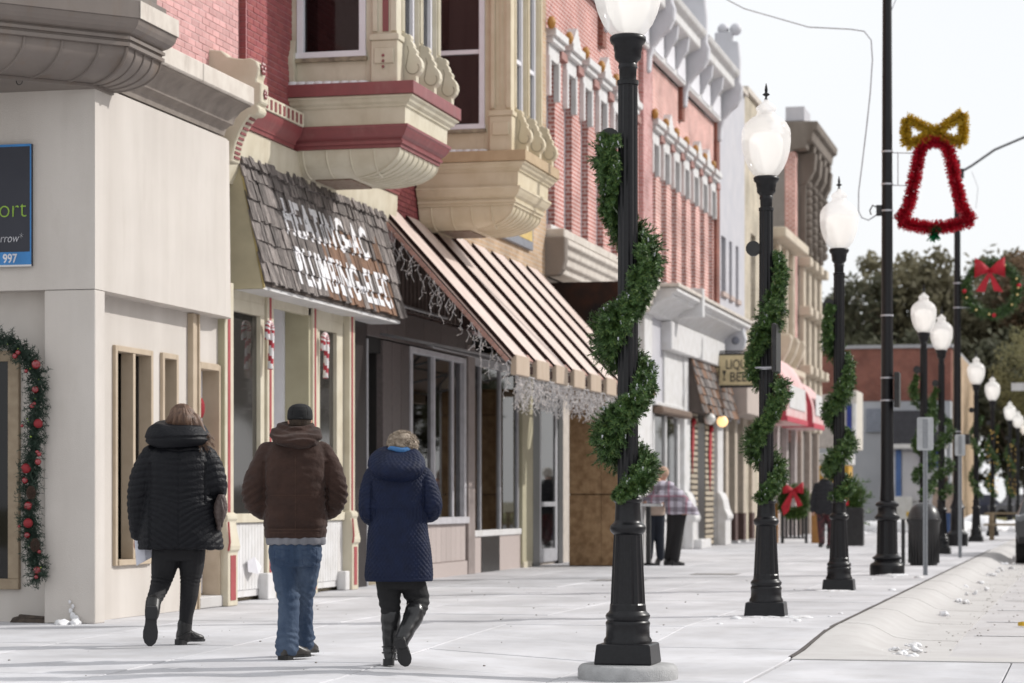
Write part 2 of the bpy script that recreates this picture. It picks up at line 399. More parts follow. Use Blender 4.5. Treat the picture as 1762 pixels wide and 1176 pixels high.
# joints across the kerb and a wandering line of gutter grime
for y in [22.4, 25.4, 28.4, 31.4, 34.4, 37.4, 41, 45, 50, 56, 62]:
    MB().tube([(x, y, z-.001) for x, z in prof[1:-1]], .004, 4).obj('kerb_joint', mat('joint_dark',(.34,.32,.30),.95), bpy.data.objects['kerb'])
gg = MB()
for k in range(260):
    y = rs.uniform(20.5,60); s_ = rs.uniform(.004,.014); gg.ball((-1.3+rs.gauss(0,.28), y, -.153), s_, 5, 3, (1.2,1.6,.5))
gg.obj('gutter_grit', mat('gutter_grime',(.38,.36,.34),.95,(.22,.20,.18),scale=9), kind='stuff')
# flush apron in front of the ramp
ap = MB().box(-2.26, 12, 10, 18.62, -.3, -.14).obj('apron', MATS['joint_sand'], kind='structure')
axs = [-2.26, -.6, 1.2, 3.0, 5, 8, 12]; ays = [10, 12.4, 14.6, 16.6, 18.6]
for i in range(6):
    for j in range(4):
        MB().box(axs[i]+.005, axs[i+1]-.005, ays[j]+.005, ays[j+1]-.005, -.13, rs.uniform(-.099,-.095)).obj('concrete_slab', CONC, ap, bevel=.006, fix=False)
# sloped transition from the apron down to the street gutter
tr = MB()
rg = []
for y, z in [(18.61,-.099),(18.9,-.106),(19.3,-.12),(19.9,-.14),(20.8,-.157),(22,-.166)]:
    rg.append([(x, y, z) for x in (-1.15, 0, 3, 6, 12)])
for i in range(len(rg)-1):
    for k in range(4):
        tr.add([rg[i][k], rg[i][k+1], rg[i+1][k+1], rg[i+1][k]], [(0,1,2,3)])
tr.obj('gutter', ROAD, smooth='all', kind='structure')
# parking stall lines
for y in (23.5, 26.2, 29.0, 31.8, 34.6, 40, 46):
    MB().add([(-1.1,y,-.152 if y<23 else -.164),(4.2,y,-.152 if y<23 else -.164),(4.2,y+.1,-.164),(-1.1,y+.1,-.164)], [(0,1,2,3)]).obj('parking_line', LINE, road)
# expansion seam beside the kerb
sm = MB()
for k in range(60):
    y = 18.7+k*.62
    a_, b_ = -2.293+rs.uniform(-.004,.004), -2.264+rs.uniform(-.003,.003); z0_, z1_ = gzl(y), gzl(y+.62)
    sm.hexa([(a_,y,z0_-.03),(b_,y,z0_-.03),(b_,y+.62,z1_-.03),(a_,y+.62,z1_-.03)], [(a_,y,z0_+.003),(b_,y,z0_+.003),(b_,y+.62,z1_+.003),(a_,y+.62,z1_+.003)])
sm.obj('tar_seam', mat('tar_seam',(.10,.09,.085),.9), walk)
# cracks, crumbs and stones on the walk
cr = MB()
for k in range(110):
    x = rs.uniform(-8.5,-2.6); y = rs.uniform(13.6, 34)
    s_ = rs.choice([.003,.004,.005,.009])
    cr.ball((x,y,s_*.5), s_, 5, 3, (1.3,1,.6))
cr.obj('grit', mat('grit',(.24,.22,.20),.9), kind='stuff')
# hairline cracks wandering over the slabs
ck = MB()
for (x, y, a, L_) in ((-4.4,15.0,.4,1.6),(-7.2,17.2,2.4,1.3),(-5.4,19.4,.2,1.8),(-3.9,21.8,1.0,1.4),(-8.4,22.5,.9,1.5),(-6.6,25.5,.1,2.2),(-3.2,17.0,2.0,.9)):
    q_ = [(x,y)]
    for k in range(int(L_/.08)):
        a += rs.uniform(-.5,.5); x += .08*math.cos(a); y += .08*math.sin(a); q_.append((x,y))
    for (xa,ya),(xb,yb_) in zip(q_, q_[1:]):
        w_ = rs.uniform(.0015,.004); za, zb_ = [(.0035+gz(px_,py_)+.004 if px_ < -2.27 else -.093) for px_,py_ in ((xa,ya),(xb,yb_))]
        ck.add([(xa,ya-w_,za),(xb,yb_-w_,zb_),(xb,yb_+w_,zb_),(xa,ya+w_,za)],[(0,1,2,3)])
ck.obj('cracks', mat('crack_dark',(.22,.205,.195),.95), kind='stuff')
# snow remnants
def snow(name, spots, label):
    m = MB()
    for (x, y, r, h, z) in spots:
        for q in range(5):
            a = rs.uniform(0, 2*PI); d = rs.uniform(0, r*.7)
            m.ball((x+d*math.cos(a)*1.2, y+d*math.sin(a)*2, z), r*rs.uniform(.25,.7), 12, 8, (1.2, 1.5, h/r))
    m.v = [(x+.35*h*noise.noise(Vector((x*19,y*19,z*19))), y+.35*h*noise.noise(Vector((x*19+9,y*19,z*19))), z+.5*h*noise.noise(Vector((x*23,y*23+5,z*19)))) for x,y,z in m.v]
    for (x, y, r, h, z) in spots:
        for q in range(4):
            m.ball((x+rs.gauss(0,r*1.6), y+rs.gauss(0,r*3), z-.004), r*rs.uniform(.08,.25), 6, 4, (1.3,1.8,.7))
    o = m.obj(name, SNOW, smooth='all', kind='stuff', label=label)
    return o
snow('snow', [(-9.10,20.46,.07,.05,0),(-9.02,20.47,.05,.07,0)], 'small heap of snow against the foot of the stucco corner')
sp = [(-1.62+rs.uniform(-.1,.5), rs.uniform(19.5,21.5), .05, .03, -.12) for _ in range(5)]
sp += [(-1.7+rs.uniform(-.1,.25), y+rs.uniform(-.5,.5), rs.uniform(.03,.07), .05, -.13) for y in [27,30.5,33,35,38,41,44,46,49,51,53,55,58,60,63] for _ in range(2)]
snow('snow', sp, 'crumbs and lumps of old snow lying along the gutter')
snow('snow', [(-3.05,36.6,.25,.05,0),(-3.1,23.35,.2,.02,0),(-2.8,23.4,.15,.02,0),(-3.1,30.3,.22,.02,0)], 'trodden snow crusts round the feet of the posts')
snow('snow', [(-6.2,88,1.6,.7,0),(-4.9,90,1.5,.8,0),(-7.6,89,1.2,.5,0),(-3.6,92,1.2,.5,0)], 'ploughed snow bank at the far street corner')

# ================================================================== brick fields (each brick its own object)
def brick_mesh(L=.196, H=.062, D=.03):
    m = MB(); b = .003
    m.box(-D, 0, 0, L, 0, H)
    me = m.mesh('brick', BRICKP)
    bm = bmesh.new(); bm.from_mesh(me)
    bmesh.ops.bevel(bm, geom=[e for e in bm.edges if abs(e.calc_length()) > 0 and all(v.co.x > -.001 for v in e.verts)], offset=.004, segments=1, affect='EDGES')
    bm.to_mesh(me); bm.free()
    return me
BRM0 = brick_mesh()
BMR = brick_mesh(); BMR.materials.clear(); BMR.materials.append(BRICKDR)
def bricks(parent, X, y0, y1, z0, z1, limit=300, rsd=1, me=None):
    BM = me or BRM0
    rr = random.Random(rsd); cnt = 0
    row = 0; z = z0; extra = []
    while z + .062 <= z1+.01:
        y = y0 - (.103 if row % 2 else 0)
        while y < y1 - .05:
            a, b = max(y, y0), min(y+.196, y1)
            if b-a > .05:
                if abs((b-a)-.196) < .01 and cnt < limit:
                    inst('brick', BM, parent, (X+rr.uniform(-.002,.003), a, z), rot=(0, 0, rr.uniform(-.008,.008))); cnt += 1
                elif cnt < limit:
                    o = inst('brick', BM, parent, (X+rr.uniform(-.002,.003), a, z), scale=(1,(b-a)/.196,1)); cnt += 1
                else: extra.append((a, b, z))
            y += .206
        z += .072; row += 1
    if extra:
        m = MB()
        for a, b, z in extra: m.box(X-.03, X+rr.uniform(-.002,.003), a, b, z, z+.062)
        m.obj('brickwork', BRICKDR if me else BRICKP, parent, kind='stuff')
    return cnt
# ================================================================== text
def text_mesh(s, size, mtx, m, parent, name='lettering', ext=.003, shear=0, off=0, sx=1):
    cu = bpy.data.curves.new(name, 'FONT'); cu.body = s; cu.size = size; cu.extrude = ext; cu.shear = shear; cu.offset = off
    t = bpy.data.objects.new('tmp', cu); COL.objects.link(t)
    dg = bpy.context.evaluated_depsgraph_get(); dg.update()
    me = bpy.data.meshes.new_from_object(t.evaluated_get(dg))
    bpy.data.objects.remove(t)
    me.transform(Matrix.Diagonal((sx,1,1,1)))
    me.transform(mtx)
    off_ = WL[parent]; me.transform(Matrix.Translation(-off_))
    me.materials.clear(); me.materials.append(m)
    o = bpy.data.objects.new(name, me); COL.objects.link(o); o.parent = parent; WL[o] = off_.copy()
    return o
def face_south(x, y, z, extra=None):        # text plane facing -Y
    m = Matrix.Translation((x,y,z)) @ Matrix.Rotation(PI/2, 4, 'X')
    return m
def face_east(x, y, z):                     # text plane facing +X (towards the street)
    return Matrix.Translation((x,y,z)) @ Matrix.Rotation(PI/2, 4, 'Z') @ Matrix.Rotation(PI/2, 4, 'X')

# ================================================================== corner building (stucco)
cb = thing('corner_building', 'pale stucco corner building with grey metal oriel and pink brick upstairs', 'building', (-12, 23, 0))
w = MB()
w.box(-22, -9.36, 20.78, 25.2, 0, 3.06)                       # ground floor mass, front set back
w.box(-9.36, -9.06, 20.78, 21.46, 0, 3.06)                    # wall between corner and windows
w.box(-9.36, -9.06, 22.38, 22.66, 0, 3.06); w.box(-9.36,-9.06,21.46,22.38,0,.52); w.box(-9.36,-9.06,21.46,22.38,2.58,3.06)
w.box(-9.36,-9.06,22.66,23.06,0,.52); w.box(-9.36,-9.06,22.66,23.06,2.58,3.06)
w.box(-9.36,-9.06,23.06,23.66,0,3.06); w.box(-9.36,-9.06,23.66,24.28,2.56,3.06); w.box(-9.36,-9.06,24.28,24.6,0,3.06)
w.obj('wall', STUCCO, cb)
bx('corner_pier', -9.36, -8.86, 20.57, 20.80, 0, 3.055, STUCCO, cb, bevel=.008)
w = MB(); w.box(-22, -8.86, 20.57, 24.0, 3.06, 4.93); w.box(-22,-9.25,20.6,20.75,4.93,6.2)
w.add([(-8.86,24.0,3.06),(-8.86,24.0,4.93),(-8.90,24.2,4.93),(-8.88,24.2,3.06),(-8.97,24.34,4.93),(-8.93,24.34,3.06),(-9.2,24.0,3.06),(-9.2,24.34,3.06),(-9.2,24.34,4.93),(-9.2,24.0,4.93)],
      [(0,3,2,1),(3,5,4,2),(0,6,7,5,3),(5,7,8,4),(1,2,4,8,9)])
w.obj('upper_wall', STUCCO, cb)
# stone ledge above the stucco band
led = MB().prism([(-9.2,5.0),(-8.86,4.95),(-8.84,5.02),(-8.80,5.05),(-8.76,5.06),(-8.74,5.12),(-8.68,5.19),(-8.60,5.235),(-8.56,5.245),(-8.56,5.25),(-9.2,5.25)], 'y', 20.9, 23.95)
led.obj('cornice_moulding', mat('mid_grey_stone',(.27,.235,.205),.9,(.2,.17,.15),scale=5,bump=.4,bscale=60,dirt=.4,dirtcol=(.13,.11,.1)), cb, smooth=30)  # moulding coloured a darker grey than the ledge stone
for a, b in ((20.9,22.43),(22.45,23.93)):
    bx('ledge_stone', -9.2, -8.52, a, b, 5.252, 5.44, LIMEST, cb, bevel=.012)
bx('upper_mass', -22, -9.235, 20.7, 25.3, 5.0, 9.5, MORTAR, cb)
up = MB().box(-9.24,-9.190,20.9,25.28,5.44,9.5).obj('brick_wall', MORTAR, cb)
bricks(up, -9.185, 21.9, 25.27, 5.47, 6.85, 330, 3)
bx('corner_quoin', -9.5, -9.12, 20.75, 21.9, 5.44, 6.6, LIMEST, cb, bevel=.01)
# windows on the street side
def side_window(y0, y1, z0, z1, mull, label=None, depth=.10, X=-9.06):
    wn = MB(); t = .055; P = X+.035
    wn.box(X-depth, P, y0-t, y0, z0-t, z1+t); wn.box(X-depth, P, y1, y1+t, z0-t, z1+t)
    wn.box(X-depth, P, y0, y1, z1, z1+t); wn.box(X-depth, P+.015, y0, y1, z0-t, z0)
    for m_ in mull: wn.box(X-depth, P-.006, m_-.03, m_+.03, z0, z1)
    fr = wn.obj('window', TAN, cb, bevel=.004)
    MB().box(X-depth-.02, X-depth-.01, y0, y1, z0, z1).obj('pane', GLASSD, fr)
    MB().box(X-depth-.6, X-depth-.55, y0-.3, y1+.3, z0-.2, z1+.2).obj('curtain', CURTAIN, fr)
    return fr
side_window(21.50, 22.34, .56, 2.55, [21.92])
side_window(22.70, 23.02, .56, 2.55, [])
p = MB().box(-9.06,-8.995,23.40,23.47,0,3.055).box(-9.06,-9.015,23.475,23.57,0,3.055).box(-9.06,-8.995,23.575,23.60,0,3.055)
p.obj('downpipe_casing', TAN, cb, bevel=.004)
d = MB(); d.box(-9.36,-9.02,23.62,23.69,.12,2.56).box(-9.36,-9.02,24.23,24.29,.12,2.56).box(-9.36,-9.02,23.69,24.23,2.5,2.57)
df = d.obj('door_frame', TAN, cb, bevel=.004)
dd = bx('door', -9.25, -9.21, 23.69, 24.23, .14, 2.5, WHITE2, cb, bevel=.004)
bx('pane', -9.208, -9.200, 23.80, 24.12, 1.2, 2.25, GLASSD, dd)
bx('step', -9.36, -9.0, 23.62, 24.29, 0, .12, CONCK, cb, bevel=.01)
# front window (far left) with timber frame
fw = MB(); Y=20.78
for a in ((-12.6,-9.69,.30,.40),(-12.6,-9.69,2.42,2.52),(-9.80,-9.69,.40,2.42),(-12.6,-12.5,.4,2.42)): fw.box(a[0],a[1],Y-.05,Y+.10,a[2],a[3])
fwo = fw.obj('window', mat('weathered_tan_timber',(.34,.27,.19),.75,(.27,.21,.145),scale=12,bump=.3,bscale=60), cb, bevel=.006)
bx('pane', -12.5,-9.80,Y-.012,Y-.006,.40,2.42, GLASSD, fwo)
bx('curtain', -12.5,-9.80,Y-.004,Y-.001,.40,2.42, CURTAIN, fwo)

# ---- grey metal oriel on the corner, turned slightly
def rect_ring(x0, x1, y0, y1, z): return [(x0,y0,z),(x1,y0,z),(x1,y1,z),(x0,y1,z)]
class Rot:
    def __init__(s, ox, oy, a): s.m = Matrix.Translation((ox,oy,0)) @ Matrix.Rotation(a, 4, 'Z')
    def __call__(s, mb):
        mb.v = [tuple(s.m @ Vector(v)) for v in mb.v]; return mb
OX, OY, OL = -8.27, 20.24, .95
D7 = math.sqrt(.5)
def lp(i, z):                                # octagonal bay: chamfered face towards the corner, short face along the street
    cx_, cy_ = OX-i, OY+.414*i
    ye = OY+OL-.45*i
    fx, fy = cx_-2.6*D7, cy_-2.6*D7
    return [(cx_, cy_, z), (cx_, ye, z), (-9.9, ye, z), (fx-.6, ye, z), (fx, fy, z)]
orl = MB().rings([lp(.02,5.44),lp(.02,5.60),lp(.12,5.64),lp(.12,5.70)]).obj('oriel', GREYMET, cb, bevel=.004)
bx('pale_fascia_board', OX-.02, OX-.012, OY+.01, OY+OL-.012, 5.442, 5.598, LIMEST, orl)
prof = [(.03,5.438),(.035,5.42),(.045,5.39),(.07,5.355),(.11,5.325),(.15,5.31),(.155,5.295),(.13,5.293),(.13,5.265),(.155,5.262),(.16,5.24),(.135,5.238),(.135,5.205),(.19,5.2)]
MB().rings([lp(i,z) for i,z in prof]).obj('cornice_moulding', GREYMET, orl)
bw = [(.175+.42*(1-math.cos(PI/2*k/10)), 5.2-.285*math.sin(PI/2*k/10)) for k in range(11)]
MB().rings([lp(i,z) for i,z in bw]).obj('bowl', GREYMET, orl, smooth=40)
for s_ in (.33,.68,1.03,1.38,1.75,2.1):
    MB().tube([(OX-D7*s_-(i-.175)*(D7+.25)-.175*D7, OY-D7*s_+(i-.175)*.45+.175*D7-.006, z) for i,z in bw], .014, 6).obj('rib', GREYMET, orl, smooth=True)
MB().tube([(OX-i+.004, OY+.414*i-.004, z) for i,z in bw], .017, 6).obj('rib', GREYMET, orl, smooth=True)
for fy in (.25,.5,.75,1.0):
    MB().tube([(OX-i+.004, OY+.414*i+(OL-.864*i)*fy, z) for i,z in bw], .012, 6).obj('rib', GREYMET, orl, smooth=True)
MB().rings([lp(.56,4.885),lp(.56,4.914)]).obj('base_tray', GREYMET, orl)
MB().tube([(-9.35+.03*math.cos(a*PI/6), 20.02, 4.885+.035*math.sin(a*PI/6)) for a in range(12)], .004, 5, closed=True).obj('hook', BLACK, orl)
MB().rings([lp(.2,5.70),lp(.2,9.4)]).obj('oriel_wall', GREYMET, orl)

# ================================================================== shop with shingled awning (cream and red)
ps = thing('cream_shop', 'cream and red trimmed brick shop building with bay window above shingled awning', 'building', (-12, 27.5, 0))
bx('rear_mass', -22, -9.24, 25.32, 31.3, 3.5, 12, MORTAR, ps)
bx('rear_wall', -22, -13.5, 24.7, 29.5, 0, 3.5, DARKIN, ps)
bx('party_wall', -13.5,-9.3, 24.62,24.7, 0,3.45, INWALL, ps)
bx('shop_floor', -13.5,-9.3, 24.7,29.5, 0,.05, INWALL, ps)
bx('ceiling', -22,-9.2, 24.62,29.6, 3.46,3.5, WHITE, ps)
bw2 = MB().box(-9.24,-9.131,25.36,31.2,5.7,12).obj('brick_wall', MORTARD, ps)
bricks(bw2, -9.125, 25.40, 26.95, 5.72, 7.3, 200, 5, BMR)
# brick pier face looking south
pm = MB()
for k in range(22):
    pm.box(-9.2, -9.128, 25.352, 25.36, 5.72+.072*k, 5.72+.072*k+.062)
pm.obj('brickwork', BRICKDR, ps, kind='stuff')
bw3 = MB().box(-9.24,-9.14,29.6,31.3,4.6,5.7).obj('lower_brick_wall', MORTAR, ps)
# facade cornice: dentil band, red cyma, frieze
cor = [(-9.2,5.63),(-8.93,5.63),(-8.93,5.47),(-9.2,5.47)]
MB().prism(cor,'y',24.62,26.80).obj('dentil_band', CREAM, ps, bevel=.005)
for k in range(14):
    y = 24.72+k*.148
    bx('dentil', -8.935, -8.922, y, y+.06, 5.49, 5.60, RED, ps)
redp = [(-9.2,5.465),(-8.95,5.465),(-8.955,5.42),(-8.98,5.36),(-9.03,5.30),(-9.035,5.27),(-9.05,5.265),(-9.055,5.225),(-9.2,5.22)]
MB().prism(redp,'y',24.58,26.80).obj('red_cornice', RED, ps, smooth=35)
fz = [(-9.3,5.218),(-9.08,5.218),(-9.085,5.05),(-9.10,4.90),(-9.14,4.75),(-9.2,4.6),(-9.3,4.6)]
MB().prism(fz,'y',24.58,31.2).obj('frieze', CREAM, ps, smooth=35)
MB().prism(redp,'y',28.95,31.2).obj('red_cornice', RED, ps, smooth=35)
# console bracket between the two buildings
def cs(x, z): return (x, z)
pts = [(-9.22,5.95),(-9.05,5.93),(-8.97,5.86),(-8.88,5.84),(-8.80,5.83),(-8.72,5.84),(-8.65,5.80),(-8.625,5.73),(-8.635,5.66),(-8.65,5.62),(-8.65,5.58),(-8.60,5.57),(-8.60,5.36),(-8.645,5.34),(-8.62,5.30),(-8.62,5.26),(-8.66,5.225),(-8.72,5.23),(-8.78,5.16),(-8.84,5.06),(-8.885,4.95),(-8.915,4.83),(-8.925,4.74),(-9.0,4.74),(-9.22,4.74)]
con = MB().prism(pts,'y',24.36,24.60).obj('console', CREAM, ps, bevel=.012)
cr_ = MB(); cr2_ = MB()
for k in range(6): 
    a = PI*2*k/6; cr_.ball((-8.615, 24.48+.045*math.cos(a), 5.735+.045*math.sin(a)), .03, 6, 4, (.6,1,1))
for k in range(6):
    a = PI*2*k/6; cr2_.ball((-8.59, 24.48+.03*math.cos(a), 5.46+.035*math.sin(a)), .024, 6, 4, (.6,1,1))
cr_.obj('rosette', RED, con); cr2_.obj('rosette', RED, con)
for k in range(9):
    t = k/9; z = 4.78+.46*t; x = -8.918+.22*t**1.9
    bx('dentil', x-.03, x+.012, 24.40, 24.56, z, z+.026, RED, con)

def scroll_profile(x, z):
    P = [(0,0),(.185,0),(.185,.10),(.20,.115),(.235,.15),(.255,.20),(.25,.26),(.225,.31),(.19,.345),(.185,.36),(.195,.385),(.17,.42),(.15,.435),(.155,.455),(.135,.50),(.115,.515),(.125,.54),(.12,.57),(.10,.59),(.07,.59),(.05,.61),(0,.615)]
    return [(x+a, z+b) for a, b in P]
def oriel(root, Y0, Y1, mf, mc, seed, redstripe=True, X0=-7.60):
    rr = random.Random(seed)
    o = MB().box(-9.2, X0, Y0, Y1, 5.82, 5.965).obj('oriel', mf, root, bevel=.006)
    # body
    b = MB(); yb = Y0+.16; xb = X0-.30; zt = 9.5
    b.box(-9.2, -9.06, yb, yb+.1, 5.965, zt)                   # wall post on near side
    b.box(-8.22, -8.10, yb, yb+.1, 5.965, zt); b.box(-9.06,-8.22,yb,yb+.1,5.965,6.30)
    b.box(-9.06,-8.22,yb,yb+.1,8.6,zt)
    b.obj('side_wall', mc, o, bevel=.004)
    pl = MB().box(-8.12, xb+.07, yb-.05, yb+.14, 6.52, zt); 
    pl.box(-8.12,-8.06,yb-.075,yb-.05,6.56,zt); pl.box(xb+.0,xb+.07,yb-.075,yb-.05,6.56,zt)
    pl.obj('corner_post', mc, o, bevel=.004)
    if redstripe: bx('red_panel', -8.0, -7.93, yb-.062, yb-.05, 6.56, zt, RED, o)
    else:
        for xx in (-8.03,-7.97,-7.91): bx('reed', xx-.012, xx+.012, yb-.062, yb-.05, 6.6, zt, mc, o)
    ped = MB().box(-8.13, xb+.09, yb-.10, yb+.14, 5.967, 6.45).box(-8.15, xb+.11, yb-.12, yb+.14, 6.45, 6.52)
    ped.box(-8.09, xb+.05, yb-.12, yb-.1, 6.18,6.36)
    pdo = ped.obj('pedestal', mc, o, bevel=.008)
    if redstripe:
        for z in (6.14,6.205,6.27): MB().ball((-7.975,yb-.125,z),.018,8,5).obj('red_boss', RED, o)
    bk = MB(); bk.prism([(yb-.02,6.0),(yb-.09,6.0),(yb-.10,6.12),(yb-.13,6.2),(yb-.13,6.3),(yb-.09,6.36),(yb-.06,6.42),(yb-.06,6.5),(yb-.02,6.5)], 'x', -9.18, -9.07)
    bk.obj('small_bracket', mc, o, smooth=40)
    # near window
    wn = MB(); f = (-9.03,-8.25,6.36,8.55)
    y_ = yb-.02
    wn.box(f[0]-.03,f[0]+.05,y_,y_+.08,f[2],f[3]); wn.box(f[1]-.05,f[1]+.03,y_,y_+.08,f[2],f[3]); wn.box(f[0]-.04,f[1]+.04,y_-.02,y_+.08,f[2]-.07,f[2]); wn.box(f[0]+.05,f[1]-.05,y_+.02,y_+.06,7.34,7.40)
    wno = wn.obj('window_frame', WHITE2, o, bevel=.003)
    bx('pane', f[0]+.05, f[1]-.05, y_+.07, y_+.075, f[2], f[3], GLASSD if redstripe else GLASS, o)
    if redstripe: bx('curtain', f[0]+.05, f[1]-.05, y_+.16, y_+.17, f[2], f[3], CURTAIN, o)
    else: bx('curtain', f[0]+.05, f[1]-.05, y_+.5, y_+.51, f[2], f[3], mat('brown_curtain',(.2,.13,.11),.9,(.1,.06,.055),scale=5,streak=30), o)
    MB().box(-9.08,-8.2,yb-.05,yb+.02,6.24,6.288).obj('window_sill', mat('weathered_sill',(.36,.31,.22),.8,(.15,.12,.09),scale=9,bump=.3), o, bevel=.004)
    sn = MB(); 
    for k in range(9):
        x = -9.08+k*.105; sn.ball((x, yb-.07, 5.97), .09, 8, 5, (1, 1, .55-.03*k))
    sn.obj('snow', SNOW, o, smooth='all', kind='stuff')
    # street-side posts, panes, scroll brackets
    n = 3; step = (Y1-.18-(Y0+.38))/(n-1)
    for k in range(n):
        y = Y0+.38+k*step
        ps_ = MB().box(xb-.05, xb+.055, y-.075, y+.075, 5.967, zt).box(xb+.055, xb+.075, y-.05, y-.015, 6.6, zt).box(xb+.055, xb+.075, y+.015, y+.05, 6.6, zt)
        ps_.obj('mullion_post', mc, o, bevel=.004)
        s_ = MB().prism(scroll_profile(xb+.055, 5.968), 'y', y-.06, y+.06).obj('scroll_bracket', mc, o, bevel=.006)
        sp_ = []
        for q in range(26):
            a = -2.4+q*.30; r_ = .095-.0028*q
            sp_.append((xb+.055+.155+r_*math.cos(a)*-1, y-.061, 5.968+.20+r_*math.sin(a)))
        sp_ = [(xb+.055+.08, y-.061, 6.42),(xb+.055+.095, y-.061, 6.36)] + [(xb+.055+.155+(.098-.0025*q)*math.cos(2.6+q*.27), y-.061, 6.17+(.098-.0025*q)*math.sin(2.6+q*.27)) for q in range(17)]
        MB().tube(sp_, .006, 5).obj('volute', mat('groove_shadow_paint', (.33,.29,.22), .7) , o)
        if k < n-1:
            fr_ = MB(); a0, a1 = y+.075, y+step-.075
            fr_.box(xb-.06,xb-.0,a0,a0+.07,6.3,zt); fr_.box(xb-.06,xb-.0,a1-.07,a1,6.3,zt); fr_.box(xb-.06,xb-.0,a0,a1,6.2,6.3); fr_.box(xb-.05,xb-.01,a0,a1,7.3,7.36)
            fr_.obj('window_frame', WHITE2, o, bevel=.003)
            bx('pane', xb-.055, xb-.045, a0, a1, 6.3, zt, GLASS, o)
    bx('under_sill_wall', xb-.07, xb+.02, Y0+.2, Y1-.14, 5.967, 6.2, mc, o)
    bx('back_wall', -9.2, xb, Y1-.22, Y1-.14, 5.967, zt, mc, o)
    # lower mouldings
    def q(i, z): return rect_ring(-9.2, X0-i, Y0+i, Y1-i, z)
    mold = [(.03,5.818),(.02,5.805),(.03,5.79),(.05,5.78),(.06,5.77),(.075,5.74),(.11,5.715),(.115,5.695),(.135,5.69),(.14,5.675),(.145,5.49),(.10,5.485)]
    MB().rings([q(i,z) for i,z in mold]).obj('cream_moulding', mc, o)
    mr_ = [(.10,5.484),(.10,5.455),(.115,5.44),(.13,5.41),(.16,5.365),(.20,5.33),(.205,5.31),(.185,5.308),(.19,5.275),(.215,5.27),(.215,5.235),(.24,5.23)]
    MB().rings([q(i,z) for i,z in mr_]).obj('red_moulding' if redstripe else 'tan_moulding', mf if redstripe else mc, o)
    bwl = []
    for k in range(11):
        a = PI/2*k/10
        bwl.append((.24+.62*(1-math.cos(a)), 5.229-.285*math.sin(a)))
    def qb(i, z):
        iy = .24+(i-.24)*.55
        return rect_ring(-9.2, X0-i, Y0+iy, Y1-iy, z)
    MB().rings([qb(i,z) for i,z in bwl]).obj('bowl', mc, o, smooth=40)
    for k in range(9):
        fy = k/8
        MB().tube([(X0-i+.003, Y0+.24+(i-.24)*.55 + fy*(Y1-Y0-.48-2*(i-.24)*.55), z) for i,z in bwl], .013, 6).obj('rib', mc, o, smooth=True)
    for k in range(4):
        xx = X0-.24-.02-(k+1)*.29
        MB().tube([(xx+ .0, Y0+.24+(i-.24)*.55-.002, z) for i,z in bwl], .013, 6).obj('rib', mc, o, smooth=True)
    MB().box(-9.0, X0-.95, Y0+.66, Y1-.66, 4.925, 4.945).obj('underside_ornament', mat('underside_mottled',(.22,.14,.11),.8,(.3,.26,.2),scale=14), o)
    return o
oriel(ps, 26.77, 28.93, RED, CREAM, 1)

# shop front under the awning
SX = -9.2
sf = thing('red_trim_shopfront', 'cream shopfront with thin red stripes and tall windows under the shingled awning', 'shopfront', (SX, 27, 0))
def striped_post(parent, y0, y1, z0, z1, X, side=CREAM_SHADE):
    m = MB().box(X-.14, X, y0, y1, z0, z1).obj('pilaster', CREAM, parent, bevel=.004)
    w_ = (y1-y0)
    bx('red_stripe', X, X+.006, y0+w_*.30, y0+w_*.58, z0+.05, z1, mat('red_stripe_paint',(.36,.07,.075),.6), m)
    return m
def foot(parent, y0, y1, X, z=.62):
    pr = [(X-.14,0),(X+.04,0),(X+.04,z-.03),(X+.065,z+.0),(X+.07,z+.04),(X+.06,z+.09),(X+.035,z+.20),(X+.02,z+.30),(X+.04,z+.33),(X+.035,z+.37),(X,z+.40),(X-.14,z+.40)]
    m = MB().prism(pr, 'y', y0, y1).obj('pilaster_foot', CREAM, parent, bevel=.006)
    bx('red_stripe', X+.04, X+.046, y0+.07, y1-.07, .06, z-.06, mat('red_stripe_paint',(.36,.07,.075),.6), m)
    MB().tube([(X+.045,y0-.004,z+.30),(X+.062,y0-.004,z+.08),(X+.045,y0-.004,z-.01)], .012, 5).obj('red_piping', MATS['red_stripe_paint'], m)
    return m
striped_post(sf, 24.30, 24.56, .95, 3.46, -8.98); foot(sf, 24.28, 24.58, -8.98, .60)
bx('post_side_shade', -9.14, -8.985, 24.292, 24.30, .95, 3.4, CREAM_SHADE, sf)  # thin strip puts the pilaster's side shade into its colour
def shop_window(parent, y0, y1, z0, z1, X, fm=CREAM, gm=GLASS, t=.07, kneem=WHITE, knee=True, z00=.05):
    wn = MB(); wn.box(X-.08,X,y0,y0+t*.6,z0,z1); wn.box(X-.08,X,y1-t,y1,z0,z1); wn.box(X-.08,X,y0,y1,z1,z1+.14); wn.box(X-.10,X+.03,y0,y1,z0-.10,z0)
    o = wn.obj('window', fm, parent, bevel=.004)
    bx('pane', X-.06, X-.05, y0+t*.6, y1-t, z0, z1, gm, o)
    if knee:
        n = max(3, int((y1-y0)/.10)); ww = (y1-y0)/n
        k = MB().box(X-.08, X-.02, y0, y1, z00, z0-.10).obj('knee_wall', kneem, parent)
        for i in range(n): bx('bead_board', X-.02, X-.008, y0+i*ww+.004, y0+(i+1)*ww-.004, z00+.08, z0-.11, kneem, k)
    return o
shop_window(sf, 24.66, 26.18, .98, 3.22, SX, gm=GLASSH, t=.13)
striped_post(sf, 26.20, 26.42, 0, 3.46, SX+.03)
bx('kick_block', SX-.02, SX+.10, 26.02, 26.30, 0, .30, WHITE, sf, bevel=.01)
